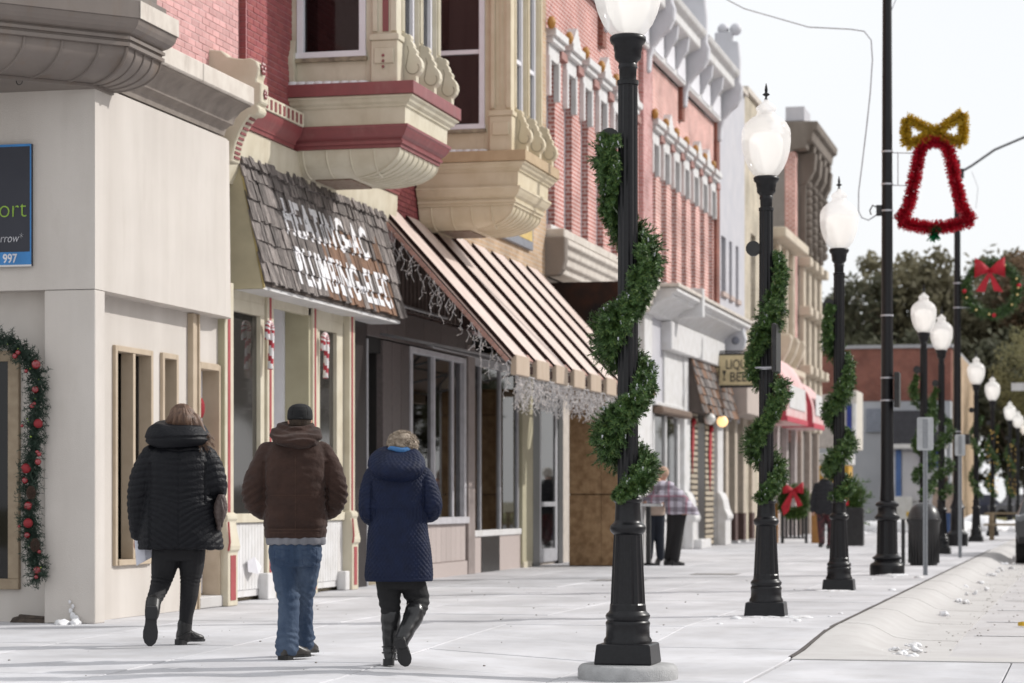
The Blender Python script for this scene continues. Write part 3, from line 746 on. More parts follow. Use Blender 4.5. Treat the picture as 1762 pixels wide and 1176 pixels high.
# recessed doorway
bx('return_wall', -10.15, SX, 27.78, 27.86, 0, 3.46, CREAM_SHADE, sf)  # south-facing cream wall with its shade painted in
bx('return_wall', -10.15, SX-.1, 26.42, 26.48, 0, 3.46, WHITE, sf)
dr_ = bx('door', -10.15, -10.10, 26.5, 27.78, .05, 2.6, WHITE2, sf, bevel=.005)
bx('pane', -10.098, -10.09, 26.7, 27.6, .9, 2.3, GLASSD, dr_)
bx('transom', -10.15,-10.10,26.5,27.78,2.62,3.44, CREAM, sf)
bx('white_jamb', SX-.42, SX-.30, 27.70, 27.775, 0, 3.44, WHITE2, sf)
striped_post(sf, 27.86, 28.04, 0, 3.46, SX+.03)
shop_window(sf, 28.06, 29.16, .98, 3.22, SX, gm=GLASSH, t=.26)
bx('kick_block', SX-.02, SX+.10, 28.95, 29.12, 0, .24, WHITE, sf, bevel=.01)
striped_post(sf, 29.18, 29.40, .95, 3.46, SX+.08); foot(sf, 29.16, 29.42, SX+.08, .60)
bx('transom_band', SX-.08, SX+.0, 24.6, 29.42, 3.36, 3.46, CREAM, sf)
# things seen behind the glass
ih = thing('window_display', 'pale curtain and dim shop display behind the window left of the doorway', 'window display', (-10, 25.4, .1))
bx('curtain', -9.75, -9.72, 25.2, 26.15, .3, 3.2, mat('olive_curtain',(.30,.27,.2),.9,(.18,.16,.12),scale=6,streak=40), ih)
bx('stand', -10.2, -9.9, 24.8, 25.6, .05, 1.3, mat('dim_wood',(.12,.08,.05),.6), ih)

# candy canes on the posts
def candy_cane(loc, label, rz=0):
    c = thing('candy_cane', label, 'candy cane', loc, 'striped candy canes on the shopfront')
    pts = [(0,0,.0),(0,0,.42)]
    path = [Vector((0,.0,0)), Vector((0,.02,.15)), Vector((0,.04,.30)), Vector((0,.05,.44))]
    for k in range(1,9):
        a = PI*k/8
        path.append(Vector((0,.05-.075*(1-math.cos(a)), .44+.09*math.sin(a))))
    path.append(Vector((0,-.10,.33)))
    # resample
    fine = []
    for i in range(len(path)-1):
        for q in range(5): fine.append(path[i].lerp(path[i+1], q/5))
    fine.append(path[-1])
    m = MB(); seg = 12; 
    b = MB(); 
    b.tube([tuple(p+Vector(loc)) for p in fine], .033, seg)
    for fi in range(len(b.mi)):
        i = fi//seg; k = fi % seg
        b.mi[fi] = 1 if ((i*2.0+k) % 12) < 5 else 0
    b.obj('stripes', [mat('cane_white',(.78,.76,.76),.4), mat('cane_red',(.42,.03,.05),.4)], c, smooth='all')
    return c
candy_cane((SX+.09, 26.12, 2.62), 'striped candy cane on the post just left of the recessed shop doorway')
candy_cane((SX+.09, 28.16, 2.62), 'red and white striped candy cane on the post right of the shop doorway')

# ---- shingled awning
sa = thing('shingled_awning', 'steep weathered wood shingle awning with white painted heating and plumbing lettering', 'awning', (-9.2, 28, 3.45))
ZT, ZB, XT, XB, YA, YB = 5.03, 3.54, -9.17, -8.85, 25.15, 30.60
MB().prism([(XT-.1,ZB-.05),(XB,ZB-.05),(XB-.0,ZB),(XT-.02,ZT),(XT-.1,ZT)], 'y', YA+.03, YB-.02).obj('core', mat('roof_board',(.10,.08,.07),.9), sa)
bx('soffit', -9.9, XB-.02, YA, YB, ZB-.09, ZB-.052, WHITE, sa)
MB().prism([(-9.34,ZB-.09),(XB+.0,ZB-.09),(XT+.0,ZT+.02),(-9.34,ZT+.02)], 'y', YA-.02, YA+.028).obj('gusset', mat('gusset_paint',(.50,.45,.31),.7,(.44,.39,.27),scale=5), sa)
MB().tube([(XB+.012,YA-.01,ZB-.08),(XT+.012,YA-.01,ZT+.02)], .014, 4).obj('gusset_edge', mat('gusset_yellow',(.45,.36,.16),.7), sa)
SL = math.hypot(ZT-ZB, XB-XT); tilt = math.atan2(XB-XT, ZT-ZB)
def shingle_mesh(wd, ln, th, nm='shingle', seed=0):
    q = random.Random(seed)
    m = MB(); m.hexa([(0,0,0),(th,0,0),(th,wd,0),(0,wd,0)], [(-.004,0,ln),(.004,0,ln),(.004,wd,ln),(-.004,wd,ln)])
    return m.mesh(nm, SHINGLE if seed % 3 else SHINGLEB)
SHM = [shingle_mesh(w_, .34, t_, seed=i+1) for i,(w_,t_) in enumerate([(.085,.020),(.115,.024),(.145,.02),(.10,.028),(.17,.022),(.13,.026)])]
WSH = [.085,.115,.145,.10,.17,.13]
rr = random.Random(21)
bvh_v, bvh_f = [], []
course = .235; ncrs = 7; count = 0
for c_ in range(ncrs):
    t0 = c_*course if c_ < ncrs-1 else SL-.20
    y = YA-.02+rr.uniform(-.03,0)
    while y < YB:
        i = rr.randrange(6)
        if i in (2,5) and not (27.2 < y < 30.2 and c_ <= 3): i = rr.choice([0,1,3,4])
        elif 27.2 < y < 30.2 and c_ <= 2 and rr.random() < .35: i = rr.choice([2,5])
        j = rr.uniform(-.018, .018)
        tt = t0 + j - .02
        ox = XB + .012 - math.sin(tilt)*tt; oz = ZB + math.cos(tilt)*tt
        extra = .012 if c_ == ncrs-1 else 0
        o = inst('shingle', SHM[i], sa, (ox+extra+rr.choice([0,.003,.008,.014,.02]), y, oz), rot=(rr.uniform(-.02,.02), -tilt-.035, rr.uniform(-.03,.03)))
        if c_ == ncrs-1: o.scale = (1.5,.8,.62)
        mw = Matrix.Translation(WL[o]) @ o.rotation_euler.to_matrix().to_4x4() @ Matrix.Diagonal((*o.scale,1))
        b0 = len(bvh_v)
        for v in SHM[i].vertices: bvh_v.append(mw @ v.co)
        for pl_ in SHM[i].polygons: bvh_f.append([b0+k for k in pl_.vertices])
        y += WSH[i]*(.8 if c_ == ncrs-1 else 1)+.004
        count += 1
tree_ = BVHTree.FromPolygons(bvh_v, bvh_f)
def painted(word, y, zbot, hgt, wid, skip0=0):
    cu = bpy.data.curves.new('t', 'FONT'); cu.body = word; cu.size = 1; cu.offset = .03; cu.space_character = 1.12
    t = bpy.data.objects.new('tmp', cu); COL.objects.link(t)
    dg = bpy.context.evaluated_depsgraph_get(); dg.update()
    me = bpy.data.meshes.new_from_object(t.evaluated_get(dg)); bpy.data.objects.remove(t)
    xs = [v.co.x for v in me.vertices]; ys_ = [v.co.y for v in me.vertices]; x0, x1, y0, y1 = min(xs), max(xs), min(ys_), max(ys_)
    bv = BVHTree.FromPolygons([v.co for v in me.vertices], [list(p.vertices) for p in me.polygons])
    m = MB(); nx_ = int(wid/.009); nz_ = int(hgt/.009)
    def hit(yy, zz):
        h = tree_.ray_cast(Vector((-8.0,yy,zz)), Vector((-1,0,0))); return None if h[0] is None else h[0].x+.010
    for a in range(nx_):
        for b_ in range(nz_):
            u = x0+(x1-x0)*(a+.5)/nx_; v = y0+(y1-y0)*(b_+.5)/nz_
            if bv.ray_cast(Vector((u,v,1)), Vector((0,0,-1)))[0] is None: continue
            if a < nx_*.09 and rr.random() < skip0: continue
            ya, yb2 = y+wid*a/nx_, y+wid*(a+1.12)/nx_; za, zb2 = zbot+hgt*b_/nz_, zbot+hgt*(b_+1.12)/nz_
            H = [hit(*p) for p in ((ya,za),(yb2,za),(yb2,zb2),(ya,zb2))]
            if None in H or max(H)-min(H) > .10: continue
            m.add([(H[0],ya,za),(H[1],yb2,za),(H[2],yb2,zb2),(H[3],ya,zb2)], [(0,1,2,3)])
    return m.obj('lettering', PAINTW, sa, label='white painted block letters worn across the shingles')
painted('HEATING-AC', 26.25, 4.17, .43, 3.25, .25)
painted('PLUMBING-ELEC', 26.35, 3.60, .45, 3.75, 0)

# ================================================================== shop with brown granite front
bs = thing('brown_front_shop', 'shop building with dark granite front, second cream oriel and tan brick band', 'building', (-12, 35, 0))
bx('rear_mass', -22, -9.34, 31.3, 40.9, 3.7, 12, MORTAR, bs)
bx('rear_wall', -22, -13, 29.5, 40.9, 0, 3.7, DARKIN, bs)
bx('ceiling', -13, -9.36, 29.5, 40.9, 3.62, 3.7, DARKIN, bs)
bx('shop_floor', -13, -9.34, 29.5, 40.9, 0, .05, INWALL, bs)
w3 = bx('brick_wall', -9.34, -9.24, 31.32, 34.9, 4.9, 12, MORTARD, bs)
bricks(w3, -9.225, 31.34, 32.8, 4.95, 5.85, 120, 8, BMR)
bricks(w3, -9.225, 34.0, 34.8, 4.95, 5.35, 40, 9, BMR)
bx('tan_brick_band', -9.34, -9.22, 34.9, 40.88, 4.4, 12, BRICKTAN, bs)
bx('stone_edge', -9.21, -9.17, 34.82, 35.0, 4.6, 5.4, LIMEST, bs)
sg = thing('wall_sign', 'grey edged sign board on tan brick below the second oriel', 'sign', (-9.2,39,5.4))
bx('board', -9.215, -9.15, 36.3, 39.6, 5.32, 5.95, mat('sign_grey',(.22,.23,.26),.5), sg, bevel=.008)
bx('gold_panel', -9.148, -9.143, 38.6, 39.5, 5.46, 5.9, mat('sign_gold',(.62,.45,.16),.5), sg)
oriel(bs, 32.42, 34.60, mat('tan_fascia_paint',(.46,.345,.215),.6,(.40,.29,.175),scale=5,bump=.1), CREAM2, 2, False)
# granite
bx('granite_column', -9.5, -9.26, 29.46, 30.36, 0, 3.72, GRANITE, bs, bevel=.006)
bx('recess_side', -10.4, -9.5, 29.50, 29.6, 0, 3.7, DARKIN, bs)
bx('trim_strip', -9.5, -9.25, 30.36, 30.42, 0, 3.25, ALU, bs)
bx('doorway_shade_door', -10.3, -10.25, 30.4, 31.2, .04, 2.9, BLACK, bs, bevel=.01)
bx('door_side', -10.3, -9.36, 31.12, 31.16, 0, 3.3, DARKIN, bs); bx('lintel', -10.3,-9.3,30.42,31.14,3.1,3.3,DARKIN,bs)  # recess faces coloured near black, standing in for the doorway's shade
for k in range(6):
    y = 30.44+k*.92
    bx('granite_panel', -9.44, -9.27, y+.004, y+.914, 3.30, 3.72, GRANITE2 if k else GRANITE2, bs, bevel=.004)
for k in range(3):
    for a, b in ((0.02,1.70),(1.71,3.28)):
        bx('grey_panel', -9.42, -9.27+.002*k, 31.16+k*.43, 31.16+k*.43+.422, a, b, GRANITE2, bs, bevel=.005)
wn = MB(); X=-9.27
wn.box(X-.10,X+.02,32.46,32.56,.86,3.28).box(X-.10,X+.02,35.40,35.52,.86,3.28).box(X-.10,X+.02,32.56,35.40,3.20,3.28).box(X-.10,X+.06,32.46,35.56,.78,.88).box(X-.08,X+.0,33.74,33.82,.88,3.20).box(X-.08,X-.02,34.86,34.94,.88,3.2)
wo_ = wn.obj('window', mat('window_alu_white',(.56,.55,.58),.4), bs, bevel=.004)
bx('pane', X-.06, X-.05, 32.56, 35.40, .88, 3.20, GLASS, wo_)
k_ = bx('knee_wall', X-.08, X-.02, 32.4, 35.6, .0, .78, PANELP, bs)
for k in range(11): bx('panel_board', X-.02, X-.004, 32.46+k*.281+.004, 32.46+(k+1)*.281-.004, .22, .775, PANELP, k_, bevel=.003)
bx('base_course', X-.02, X+.01, 32.46, 35.62, 0, .21, PANELP, bs)
bx('corner_post', X-.2, X+.03, 35.62, 36.02, 0, 3.5, mat('brown_grey_post',(.30,.255,.24),.5), bs, bevel=.006)
# glazed display with angled corner
gd = MB()
for a in (36.05, 36.62, 37.92, 39.16): gd.box(X-.10, X-.04, a, a+.07, .66, 3.3)
gd.box(X-.10,X-.04,36.05,39.2,3.22,3.35)
gdo = gd.obj('window', ALU, bs, bevel=.004)
bx('pane', X-.08, X-.07, 36.1, 39.2, .66, 3.25, GLASS, gdo)
bx('display_sill', X-.7, X+.0, 36.02, 39.25, .56, .66, WHITE, bs, bevel=.01)
bx('marble_base', X-.12, X-.03, 36.02, 36.62, 0, .56, PANELP, bs); bx('recess_shade_panel', X-.10, X-.02, 36.62, 37.80, 0, .62, BLACK, bs); bx('marble_base', X-.12, X-.03, 37.80, 39.28, 0, .56, PANELP, bs)  # black panel in place of a dark recess, its shade given as colour
bx('display_back', X-1.7, X-1.65, 36.0, 40.2, .3, 3.6, mat('display_beige',(.42,.36,.235),.8,(.35,.3,.2),scale=2), bs)
bx('display_side', X-1.65, X-.1, 39.3, 39.36, .56, 3.6, MATS['display_beige'], bs)
bx('cream_post', X-.25, X+.01, 39.28, 40.05, 0.06, 3.6, CREAM_SHADE, bs, bevel=.004)
bx('post_foot', X-.25, X+.03, 39.3, 39.9, 0, .1, CREAM, bs)
d_ = MB().box(X-.16,X-.0,40.1,40.62,0,3.6).box(X-.16,X-.02,42.2,42.6,0,3.6).box(X-.16,X-.02,40.62,42.2,2.9,3.6).obj('door_frame', BLACK, bs, bevel=.005)
do = MB().box(X-.08,X-.03,40.64,40.86,.05,2.9).box(X-.08,X-.03,41.98,42.18,.05,2.9).box(X-.08,X-.03,40.86,41.98,.05,.28).box(X-.08,X-.03,40.86,41.98,2.7,2.9).box(X-.07,X-.02,40.86,41.98,1.02,1.10).obj('door', ALU, bs, bevel=.005)
bx('pane', X-.06, X-.05, 40.86, 41.98, .28, 2.7, GLASSD, do)
# banner and goods in the display
bn = thing('sale_banner', 'orange pennant with white marks hanging inside the glazed shop display', 'banner', (X-.6,37.7,2.6))
MB().prism([(37.0,3.0),(38.3,3.0),(38.3,1.9),(37.65,1.62),(37.0,1.95)], 'x', X-.42, X-.41).obj('cloth', mat('orange_cloth',(.34,.105,.05),.85), bn)
text_mesh('$', .75, face_east(X-.405, 37.45, 2.1), mat('print_white',(.62,.58,.55),.8), bn, 'print')
gb = thing('gift_boxes', 'red, green and white goods standing on the display sill', 'goods', (X-.3,37.6,.66))
bx('box', X-.36,X-.2,37.3,37.55,.66,.9, mat('box_red',(.45,.04,.05),.6), gb, bevel=.004)
bx('box', X-.32,X-.2,37.62,37.8,.66,1.12, mat('box_green',(.25,.42,.08),.6), gb, bevel=.004)
MB().ball((X-.25,37.9,.78),.11,10,7).obj('ball', MATS['box_red'], gb, smooth='all')
bx('box', X-.40,X-.22,38.05,38.5,.66,.82, WHITE, gb, bevel=.004)
# boarded wing between the shops
wing = thing('boarded_porch', 'plywood boarded porch jutting out beside the dark shop door', 'porch', (-8.4,41,0))
for a, b in ((-8.75,-8.19),(-8.185,-7.62)):
    for c, d in ((0,1.22),(1.225,2.6),(2.605,3.0)): bx('plywood_sheet', a, b, 40.60, 40.63, c+.01, d, OSB, wing, bevel=.003)
bx('backing', -8.74, -7.64, 40.632, 40.66, 0, 3.0, RUST, wing)
bx('white_side', -7.62, -7.58, 40.6, 42.0, 0, 3.3, WHITE, wing, bevel=.004)
bx("end_trim", -7.64, -7.575, 41.98, 42.1, 0, 3.3, WHITE, wing)
bx("top", -9.2, -7.6, 40.64, 42.6, 3.0, 3.05, OSB, wing)
# ================================================================== striped metal awning
aw = thing('striped_awning', 'long sloping pinkish metal awning with dark seams and tan scalloped edge', 'awning', (-9.2, 35.5, 3.0))
AY0, AY1, AXT, AZT, AXB, AZB = 30.87, 40.60, -9.25, 5.03, -7.42, 3.00
sl = math.atan2(AZT-AZB, AXB-AXT); L = math.hypot(AZT-AZB, AXB-AXT)
nx, nz = math.sin(sl), math.cos(sl)
def slab(m, y0, y1, t0, t1, off0, off1):
    def P(t, o, y): return (AXT+(AXB-AXT)*t+nx*o, y, AZT+(AZB-AZT)*t+nz*o)
    m.hexa([P(t0,off0,y0),P(t1,off0,y0),P(t1,off0,y1),P(t0,off0,y1)], [P(t0,off1,y0),P(t1,off1,y0),P(t1,off1,y1),P(t0,off1,y1)])
    return m
slab(MB(), AY0, AY1, 0, 1, -.02, 0).obj('base_sheet', AWNP, aw)
npn = 8; pw = (AY1-AY0)/npn
for k in range(npn):
    y = AY0+k*pw
    m = slab(MB(), y+.020, y+.80, 0, 1.0, .004, .048); 
    p = m.obj('awning_panel', AWNP, aw, bevel=.006)
    slab(MB(), y+.0, y+.018, 0, 1.0, .003, .051).obj('seam', AWNR, p)  # dark strip paints in the shadow side of the raised panel
    slab(MB(), y+.802, y+.83, 0, 1.0, .003, .05).obj('seam', AWNR, p)
    MB().box(AXB-.03, AXB+.055, y+.03, y+.80, 2.78, 3.045).obj('valance', AWNV, aw, bevel=.01)
    slab(MB(), y+.84, y+pw-.01, .955, 1.0, .001, .02).obj('rose_edge', AWNRED, p)
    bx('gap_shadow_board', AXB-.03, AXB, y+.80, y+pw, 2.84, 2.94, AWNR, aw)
e = MB(); 
for k in range(26):
    t0 = k/26; t1 = (k+.93)/26
    slab(e, AY0-.05, AY0-.005, t0, t1, -.09, -.035)
e.obj('rose_edge', AWNRED, aw)
fr_ = MB()
for y in (AY0+.1, 33.3, 35.7, 38.1, 40.5):
    fr_.tube([(AXT,y,3.35),(AXB-.03,y,2.98)], .02, 6); fr_.tube([(AXT,y,4.95),(AXB-.05,y,2.98)], .02, 6)
fr_.tube([(AXB-.04,AY0,2.95),(AXB-.04,AY1,2.95)], .02, 6); fr_.tube([(-8.5,AY0,3.16),(-8.5,AY1,3.16)], .018, 6)
fr_.tube([(-9.15,AY0-.9,3.78),(-9.15,34,3.78)], .025, 6)
fr_.obj('tube_frame', mat('grey_tube',(.25,.25,.26),.4,metal=.6), aw, smooth=True)
cg = MB()
for k in range(44):
    y = 30.75+k*.10
    cg.box(-9.26, -9.225+(.02 if k % 2 else 0), y, y+.095, 3.74, 4.95)
cg.obj('corrugated_sheet', mat('brown_corrugated',(.10,.075,.065),.6,(.075,.055,.05)), bs, kind='stuff')
bx('fascia_band', -9.30, -9.20, 34.9, 40.9, 3.74, 4.4, AWNR, bs)

# icicle lights
def icicles(name, pts, drops, label, seed, base=0, dens=1):
    q = random.Random(seed); m = MB(); b = MB()
    m.tube(pts, .006, 4)
    segs = []; tot = 0
    for i in range(len(pts)-1):
        segs.append((Vector(pts[i]), Vector(pts[i+1])))
    for a, c in segs:
        n = int((c-a).length/.075*dens)
        for k in range(n):
            p = a.lerp(c, (k+q.random())/n) ; ln = q.uniform(*drops)
            pp = [p]; 
            for s_ in range(int(ln/.05)):
                pp.append(pp[-1]+Vector((q.uniform(-.035,.035), q.uniform(-.04,.04), -.05)))
                if q.random() < .9:
                    d = Vector((q.uniform(-1,1), q.uniform(-1,1), q.uniform(-1.4,.3))).normalized()*.042
                    m.cur = 0; m.tube([pp[-1], pp[-1]+d], .0035, 3)
                    m.cur = 1; m.tube([pp[-1]+d, pp[-1]+d*1.65], .0055, 4); m.cur = 0
            if len(pp) > 1: m.tube(pp, .004, 3)
    return m.obj(name, [mat('light_wire',(.62,.60,.60),.5), mat('light_bulb_clear',(.80,.74,.70),.15)], None, label=label, cat='string lights', fix=False)
icicles('icicle_lights', [(AXB+.02,AY0+.1,2.79),(AXB+.02,35.5,2.79),(AXB+.02,39.2,2.79)], (.18,.50), 'thick fringe of white icicle lights hanging below the awning front edge', 5, dens=1.9)
P_ = lambda t: (AXT+(AXB-AXT)*t, AY0-.04, AZT+(AZB-AZT)*t-.08)
ic = icicles('icicle_lights', [P_(.08),P_(.3),P_(.55),P_(.8),P_(1.0)], (.15,.50), 'thin strand of icicle lights along the sloping left end of the awning', 6, dens=.8)

# ================================================================== red brick block with hooded windows
rb_ = thing('red_brick_block', 'long red brick block with tall narrow windows, white hoods and bracketed white cornice', 'building', (-12, 50, 0))
bx('rear_mass', -24, -9.62, 40.9, 60.9, 5.0, 12.2, MATS['dark_interior'], rb_)
wl = MB()
def hooded(y, ped, first):
    w_ = .68; z0, z1 = 5.95, 8.95; X = FX
    g = MB(); g.box(X-.22,X-.12,y,y+.09,z0,z1).box(X-.22,X-.12,y+w_-.09,y+w_,z0,z1).box(X-.22,X-.12,y,y+w_,z1-.1,z1).box(X-.20,X-.13,y,y+w_,7.35,7.43)
    o = g.obj('window', mat('grey_window_frame',(.44,.45,.48),.5), rb_)
    bx('pane', X-.19, X-.17, y+.09, y+w_-.09, z0, z1, GLASS, o)
    h = MB(); h.box(X-.05,X+.16,y-.14,y+w_+.14,9.12,9.22).box(X-.05,X+.22,y-.18,y+w_+.18,9.22,9.36).box(X-.05,X+.07,y-.08,y+w_+.08,8.85,9.12)
    h.box(X-.02,X+.09,y-.10,y+.02,8.2,8.9).box(X-.02,X+.09,y+w_-.02,y+w_+.10,8.2,8.9)
    if ped: h.prism([(y-.05,9.36),(y+w_+.05,9.36),(y+w_/2,9.72)], 'x', X-.02, X+.18)
    ho = h.obj('window_hood', WHITE, rb_, bevel=.01)
    MB().ball((X+.16, y-.30, 9.42), .10, 8, 6, (.8,1,1.15)).obj('finial', mat('ochre_paint',(.42,.21,.05),.6), ho, smooth='all')
    bx('hood_link', X-.02, X+.10, y+w_+.14, y+w_+.66, 9.0, 9.14, mat('hood_brick',(.36,.2,.18),.8), ho)
    bx('sill', X-.1, X+.1, y-.05, y+w_+.05, z0-.12, z0, WHITE, o)
    return (y, y+w_)
ops = []
for k in range(6): ops.append(hooded(41.25+1.46*k, k % 2 == 1, True))
for k in range(7): ops.append(hooded(51.45+1.36*k, k in (1,4,5), False))
def pier_wall(m, ops, y0, y1, z0, z1, zb, zt, X, th=.32):
    y = y0
    for a, b in ops:
        m.box(X-th, X, y, a, zb, zt); y = b
    m.box(X-th, X, y, y1, zb, zt)
    m.box(X-th, X, y0, y1, z0, zb); m.box(X-th, X, y0, y1, zt, z1)
o1 = [o for o in ops if o[0] < 50]; o2 = [o for o in ops if o[0] > 50]
m1 = MB(); pier_wall(m1, o1, 40.92, 50.1, 5.4, 10.66, 5.95, 8.95, FX); m1.obj('brick_wall', BRICKT2, rb_)
m2 = MB(); pier_wall(m2, o2, 51.2, 60.8, 5.4, 10.62, 5.95, 8.95, FX); m2.obj('brick_wall', BRICKT, rb_)
bx('brick_pier', FX-.3, FX+.10, 50.1, 51.2, 5.4, 10.7, BRICKPW, rb_); bx('brick_pier', FX-.3, FX+.08, 60.45, 60.95, 5.4, 10.7, BRICKD, rb_)
for y in (45.9, 55.2): bx('corbel_pier', FX-.02, FX+.10, y-.12, y+.22, 9.9, 10.7, BRICKD, rb_)
# white cornice with big consoles
def big_console(y, label=None):
    pr = [(-9.3,10.2),(-9.14,10.22),(-9.12,10.55),(-9.06,10.75),(-8.9,10.95),(-8.72,11.1),(-8.62,11.3),(-8.60,11.55),(-8.66,11.7),(-8.66,12.3),(-8.70,12.7),(-8.85,12.72),(-8.85,12.95),(-9.3,12.95)]
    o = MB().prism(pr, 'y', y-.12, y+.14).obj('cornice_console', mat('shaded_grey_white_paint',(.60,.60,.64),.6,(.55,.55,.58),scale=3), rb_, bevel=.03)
    MB().lathe([(.16,0),(.16,.05),(.1,.08)], seg=14).obj('boss', mat('slate_grey_paint',(.25,.26,.31),.6), o)
    c = [x for x in o.children][0]; c.location = Vector((-8.86, y-.12, 11.42))-WL[rb_]; c.rotation_euler = (PI/2, 0, 0)
    MB().ball((-8.78, y, 13.02), .16, 8, 6).ball((-9.1, y, 13.04), .15, 8, 6).obj('ball_finial', MATS['shaded_grey_white_paint'], o, smooth='all')
    MB().prism([(y-.1,12.95),(y+.14,12.95),(y+.5,11.9),(y+.34,11.9)], 'x', -9.0, -8.86).obj('crest', WHITE, o)
for y in (46.0, 50.6, 55.3, 60.7): big_console(y)
for a, b in ((40.95,45.8),(46.2,50.4),(50.8,55.1),(55.5,60.5)):
    c = MB().prism([(-9.3,10.66),(-9.12,10.66),(-9.12,11.30),(-9.05,11.42),(-8.82,11.5),(-8.78,11.52),(-8.78,11.72),(-8.66,11.80),(-8.62,11.92),(-9.3,12.0)], 'y', a, b).obj('cornice', WHITE, rb_, bevel=.02)
    n = 3; st = (b-a)/n
    for k in range(n-1):
        y = a+(k+1)*st
        MB().prism([(-9.12,10.8),(-9.05,10.85),(-8.95,11.05),(-8.84,11.2),(-8.80,11.5),(-9.12,11.5)], 'y', y-.07, y+.07).obj('small_console', MATS['shaded_grey_white_paint'], c, bevel=.02)
    for k in range(n): bx('frieze_panel', -9.12, -9.10, a+k*st+.18, a+(k+1)*st-.18, 10.74, 11.25, WHITE2, c)
# stone shopfront cornice, first half
sc_ = MB().prism([(-9.3,5.66),(-8.86,5.66),(-8.84,5.56),(-8.92,5.50),(-8.92,5.40),(-8.98,5.36),(-8.98,5.24),(-9.05,5.2),(-9.05,5.1),(-9.3,5.05)], 'y', 41.0, 50.1).obj('shop_cornice', LIMEST, rb_, bevel=.015)
MB().prism([(-9.34,5.0),(-8.98,5.02),(-8.90,5.12),(-8.86,5.3),(-8.86,5.68),(-9.34,5.70)], 'y', 40.78, 41.02).obj('cornice_end_block', OLDST, rb_, bevel=.02)
bx('snowy_ledge', -9.3, -8.9, 40.9, 50.1, 5.68, 5.84, LIMEST, rb_, bevel=.02)
bx('dark_canopy', -9.2, -7.90, 41.1, 41.5, 3.85, 4.92, RUST, rb_, bevel=.01)
bx('lower_front', -9.6, -9.35, 40.95, 50.2, 0, 5.05, mat('pale_front',(.5,.45,.4),.8), rb_)
# white shopfront, second half
ws = thing('white_shopfront', 'white painted old shopfront with moulded cornice beyond the first lamp', 'shopfront', (-9.4, 54, 0))
MB().prism([(-9.3,5.62),(-8.52,5.62),(-8.50,5.52),(-8.62,5.48),(-8.64,5.40),(-8.80,5.36),(-8.95,5.28),(-9.05,5.18),(-9.08,5.1),(-9.3,5.08)], 'y', 50.3, 61.6).obj('cornice', WHITE, ws, bevel=.02, smooth=30)
bx('cream_ledge', -9.3, -8.46, 50.2, 61.7, 5.625, 5.70, LIMEST, ws, bevel=.01)
bx('sign_fascia', -9.3, -9.02, 52.6, 60.6, 4.45, 5.08, WHITE, ws, bevel=.02)
bx('centre_block', -9.0, -8.44, 53.3, 53.55, 5.2, 5.85, WHITE, ws, bevel=.02)
MB().prism([(-9.3,4.4),(-9.15,4.42),(-9.1,4.62),(-8.95,4.75),(-8.72,4.85),(-8.56,5.0),(-8.52,5.2),(-8.58,5.4),(-8.58,5.6),(-9.3,5.6)], 'y', 60.7, 61.0).obj('end_console', MATS['shaded_grey_white_paint'], ws, bevel=.03)
MB().ball((-8.78, 60.68, 5.16), .10, 10, 7, (1,.4,1)).obj('boss', MATS['slate_grey_paint'], ws, smooth='all')
bx('front_wall', -9.6, -9.34, 50.2, 56.2, 0, 5.1, WHITE, ws)
bx('grey_panel', -9.34, -9.26, 51.2, 52.75, 3.25, 5.1, GREYW, ws, bevel=.01)
bx('pilaster', -9.34, -9.2, 50.25, 51.15, 0, 5.1, WHITE, ws, bevel=.01)
bx('bay_wall', -9.34, -9.22, 52.8, 55.6, 3.25, 4.45, WHITE, ws, bevel=.01)
wn = MB().box(-9.3,-9.2,51.3,51.45,.8,3.0).box(-9.3,-9.2,54.5,54.7,.8,3.0).box(-9.3,-9.2,52.85,52.98,.8,3.0).box(-9.3,-9.12,51.2,54.8,3.18,3.26).box(-9.3,-9.12,51.2,54.8,.7,.8).obj('window', WHITE, ws, bevel=.01)
bx('pane', -9.27,-9.25,51.45,54.5,.8,3.0, GLASS, wn)
bx('blind', -9.5,-9.48,51.5,54.4,.8,3.0, mat('green_grey_blind',(.25,.27,.24),.8,(.12,.13,.12),scale=3,streak=10), wn)
bx('rolled_shade', -9.22,-8.98,51.25,55.2,3.0,3.16, mat('brown_canvas',(.17,.12,.09),.8), ws, bevel=.04)
for a, b in ((55.25,56.05),(60.35,61.25)):
    bx('pilaster', -9.34, -9.18, a, b, 0.0, 4.45, WHITE, ws, bevel=.01)
    MB().prism([(-9.2,0),(-8.98,0),(-8.98,.62),(-8.92,.68),(-8.92,.74),(-9.0,.9),(-9.05,1.15),(-9.12,1.3),(-9.2,1.35)], 'y', a-.02, b+.02).obj('pilaster_foot', WHITE, ws, bevel=.015)
bx('knee_wall', -9.3,-9.2,51.2,54.9,0,.7, WHITE, ws)
bx('planter_box', -9.1,-8.8,55.4,56.8,0,.22, WHITE, ws, bevel=.02)
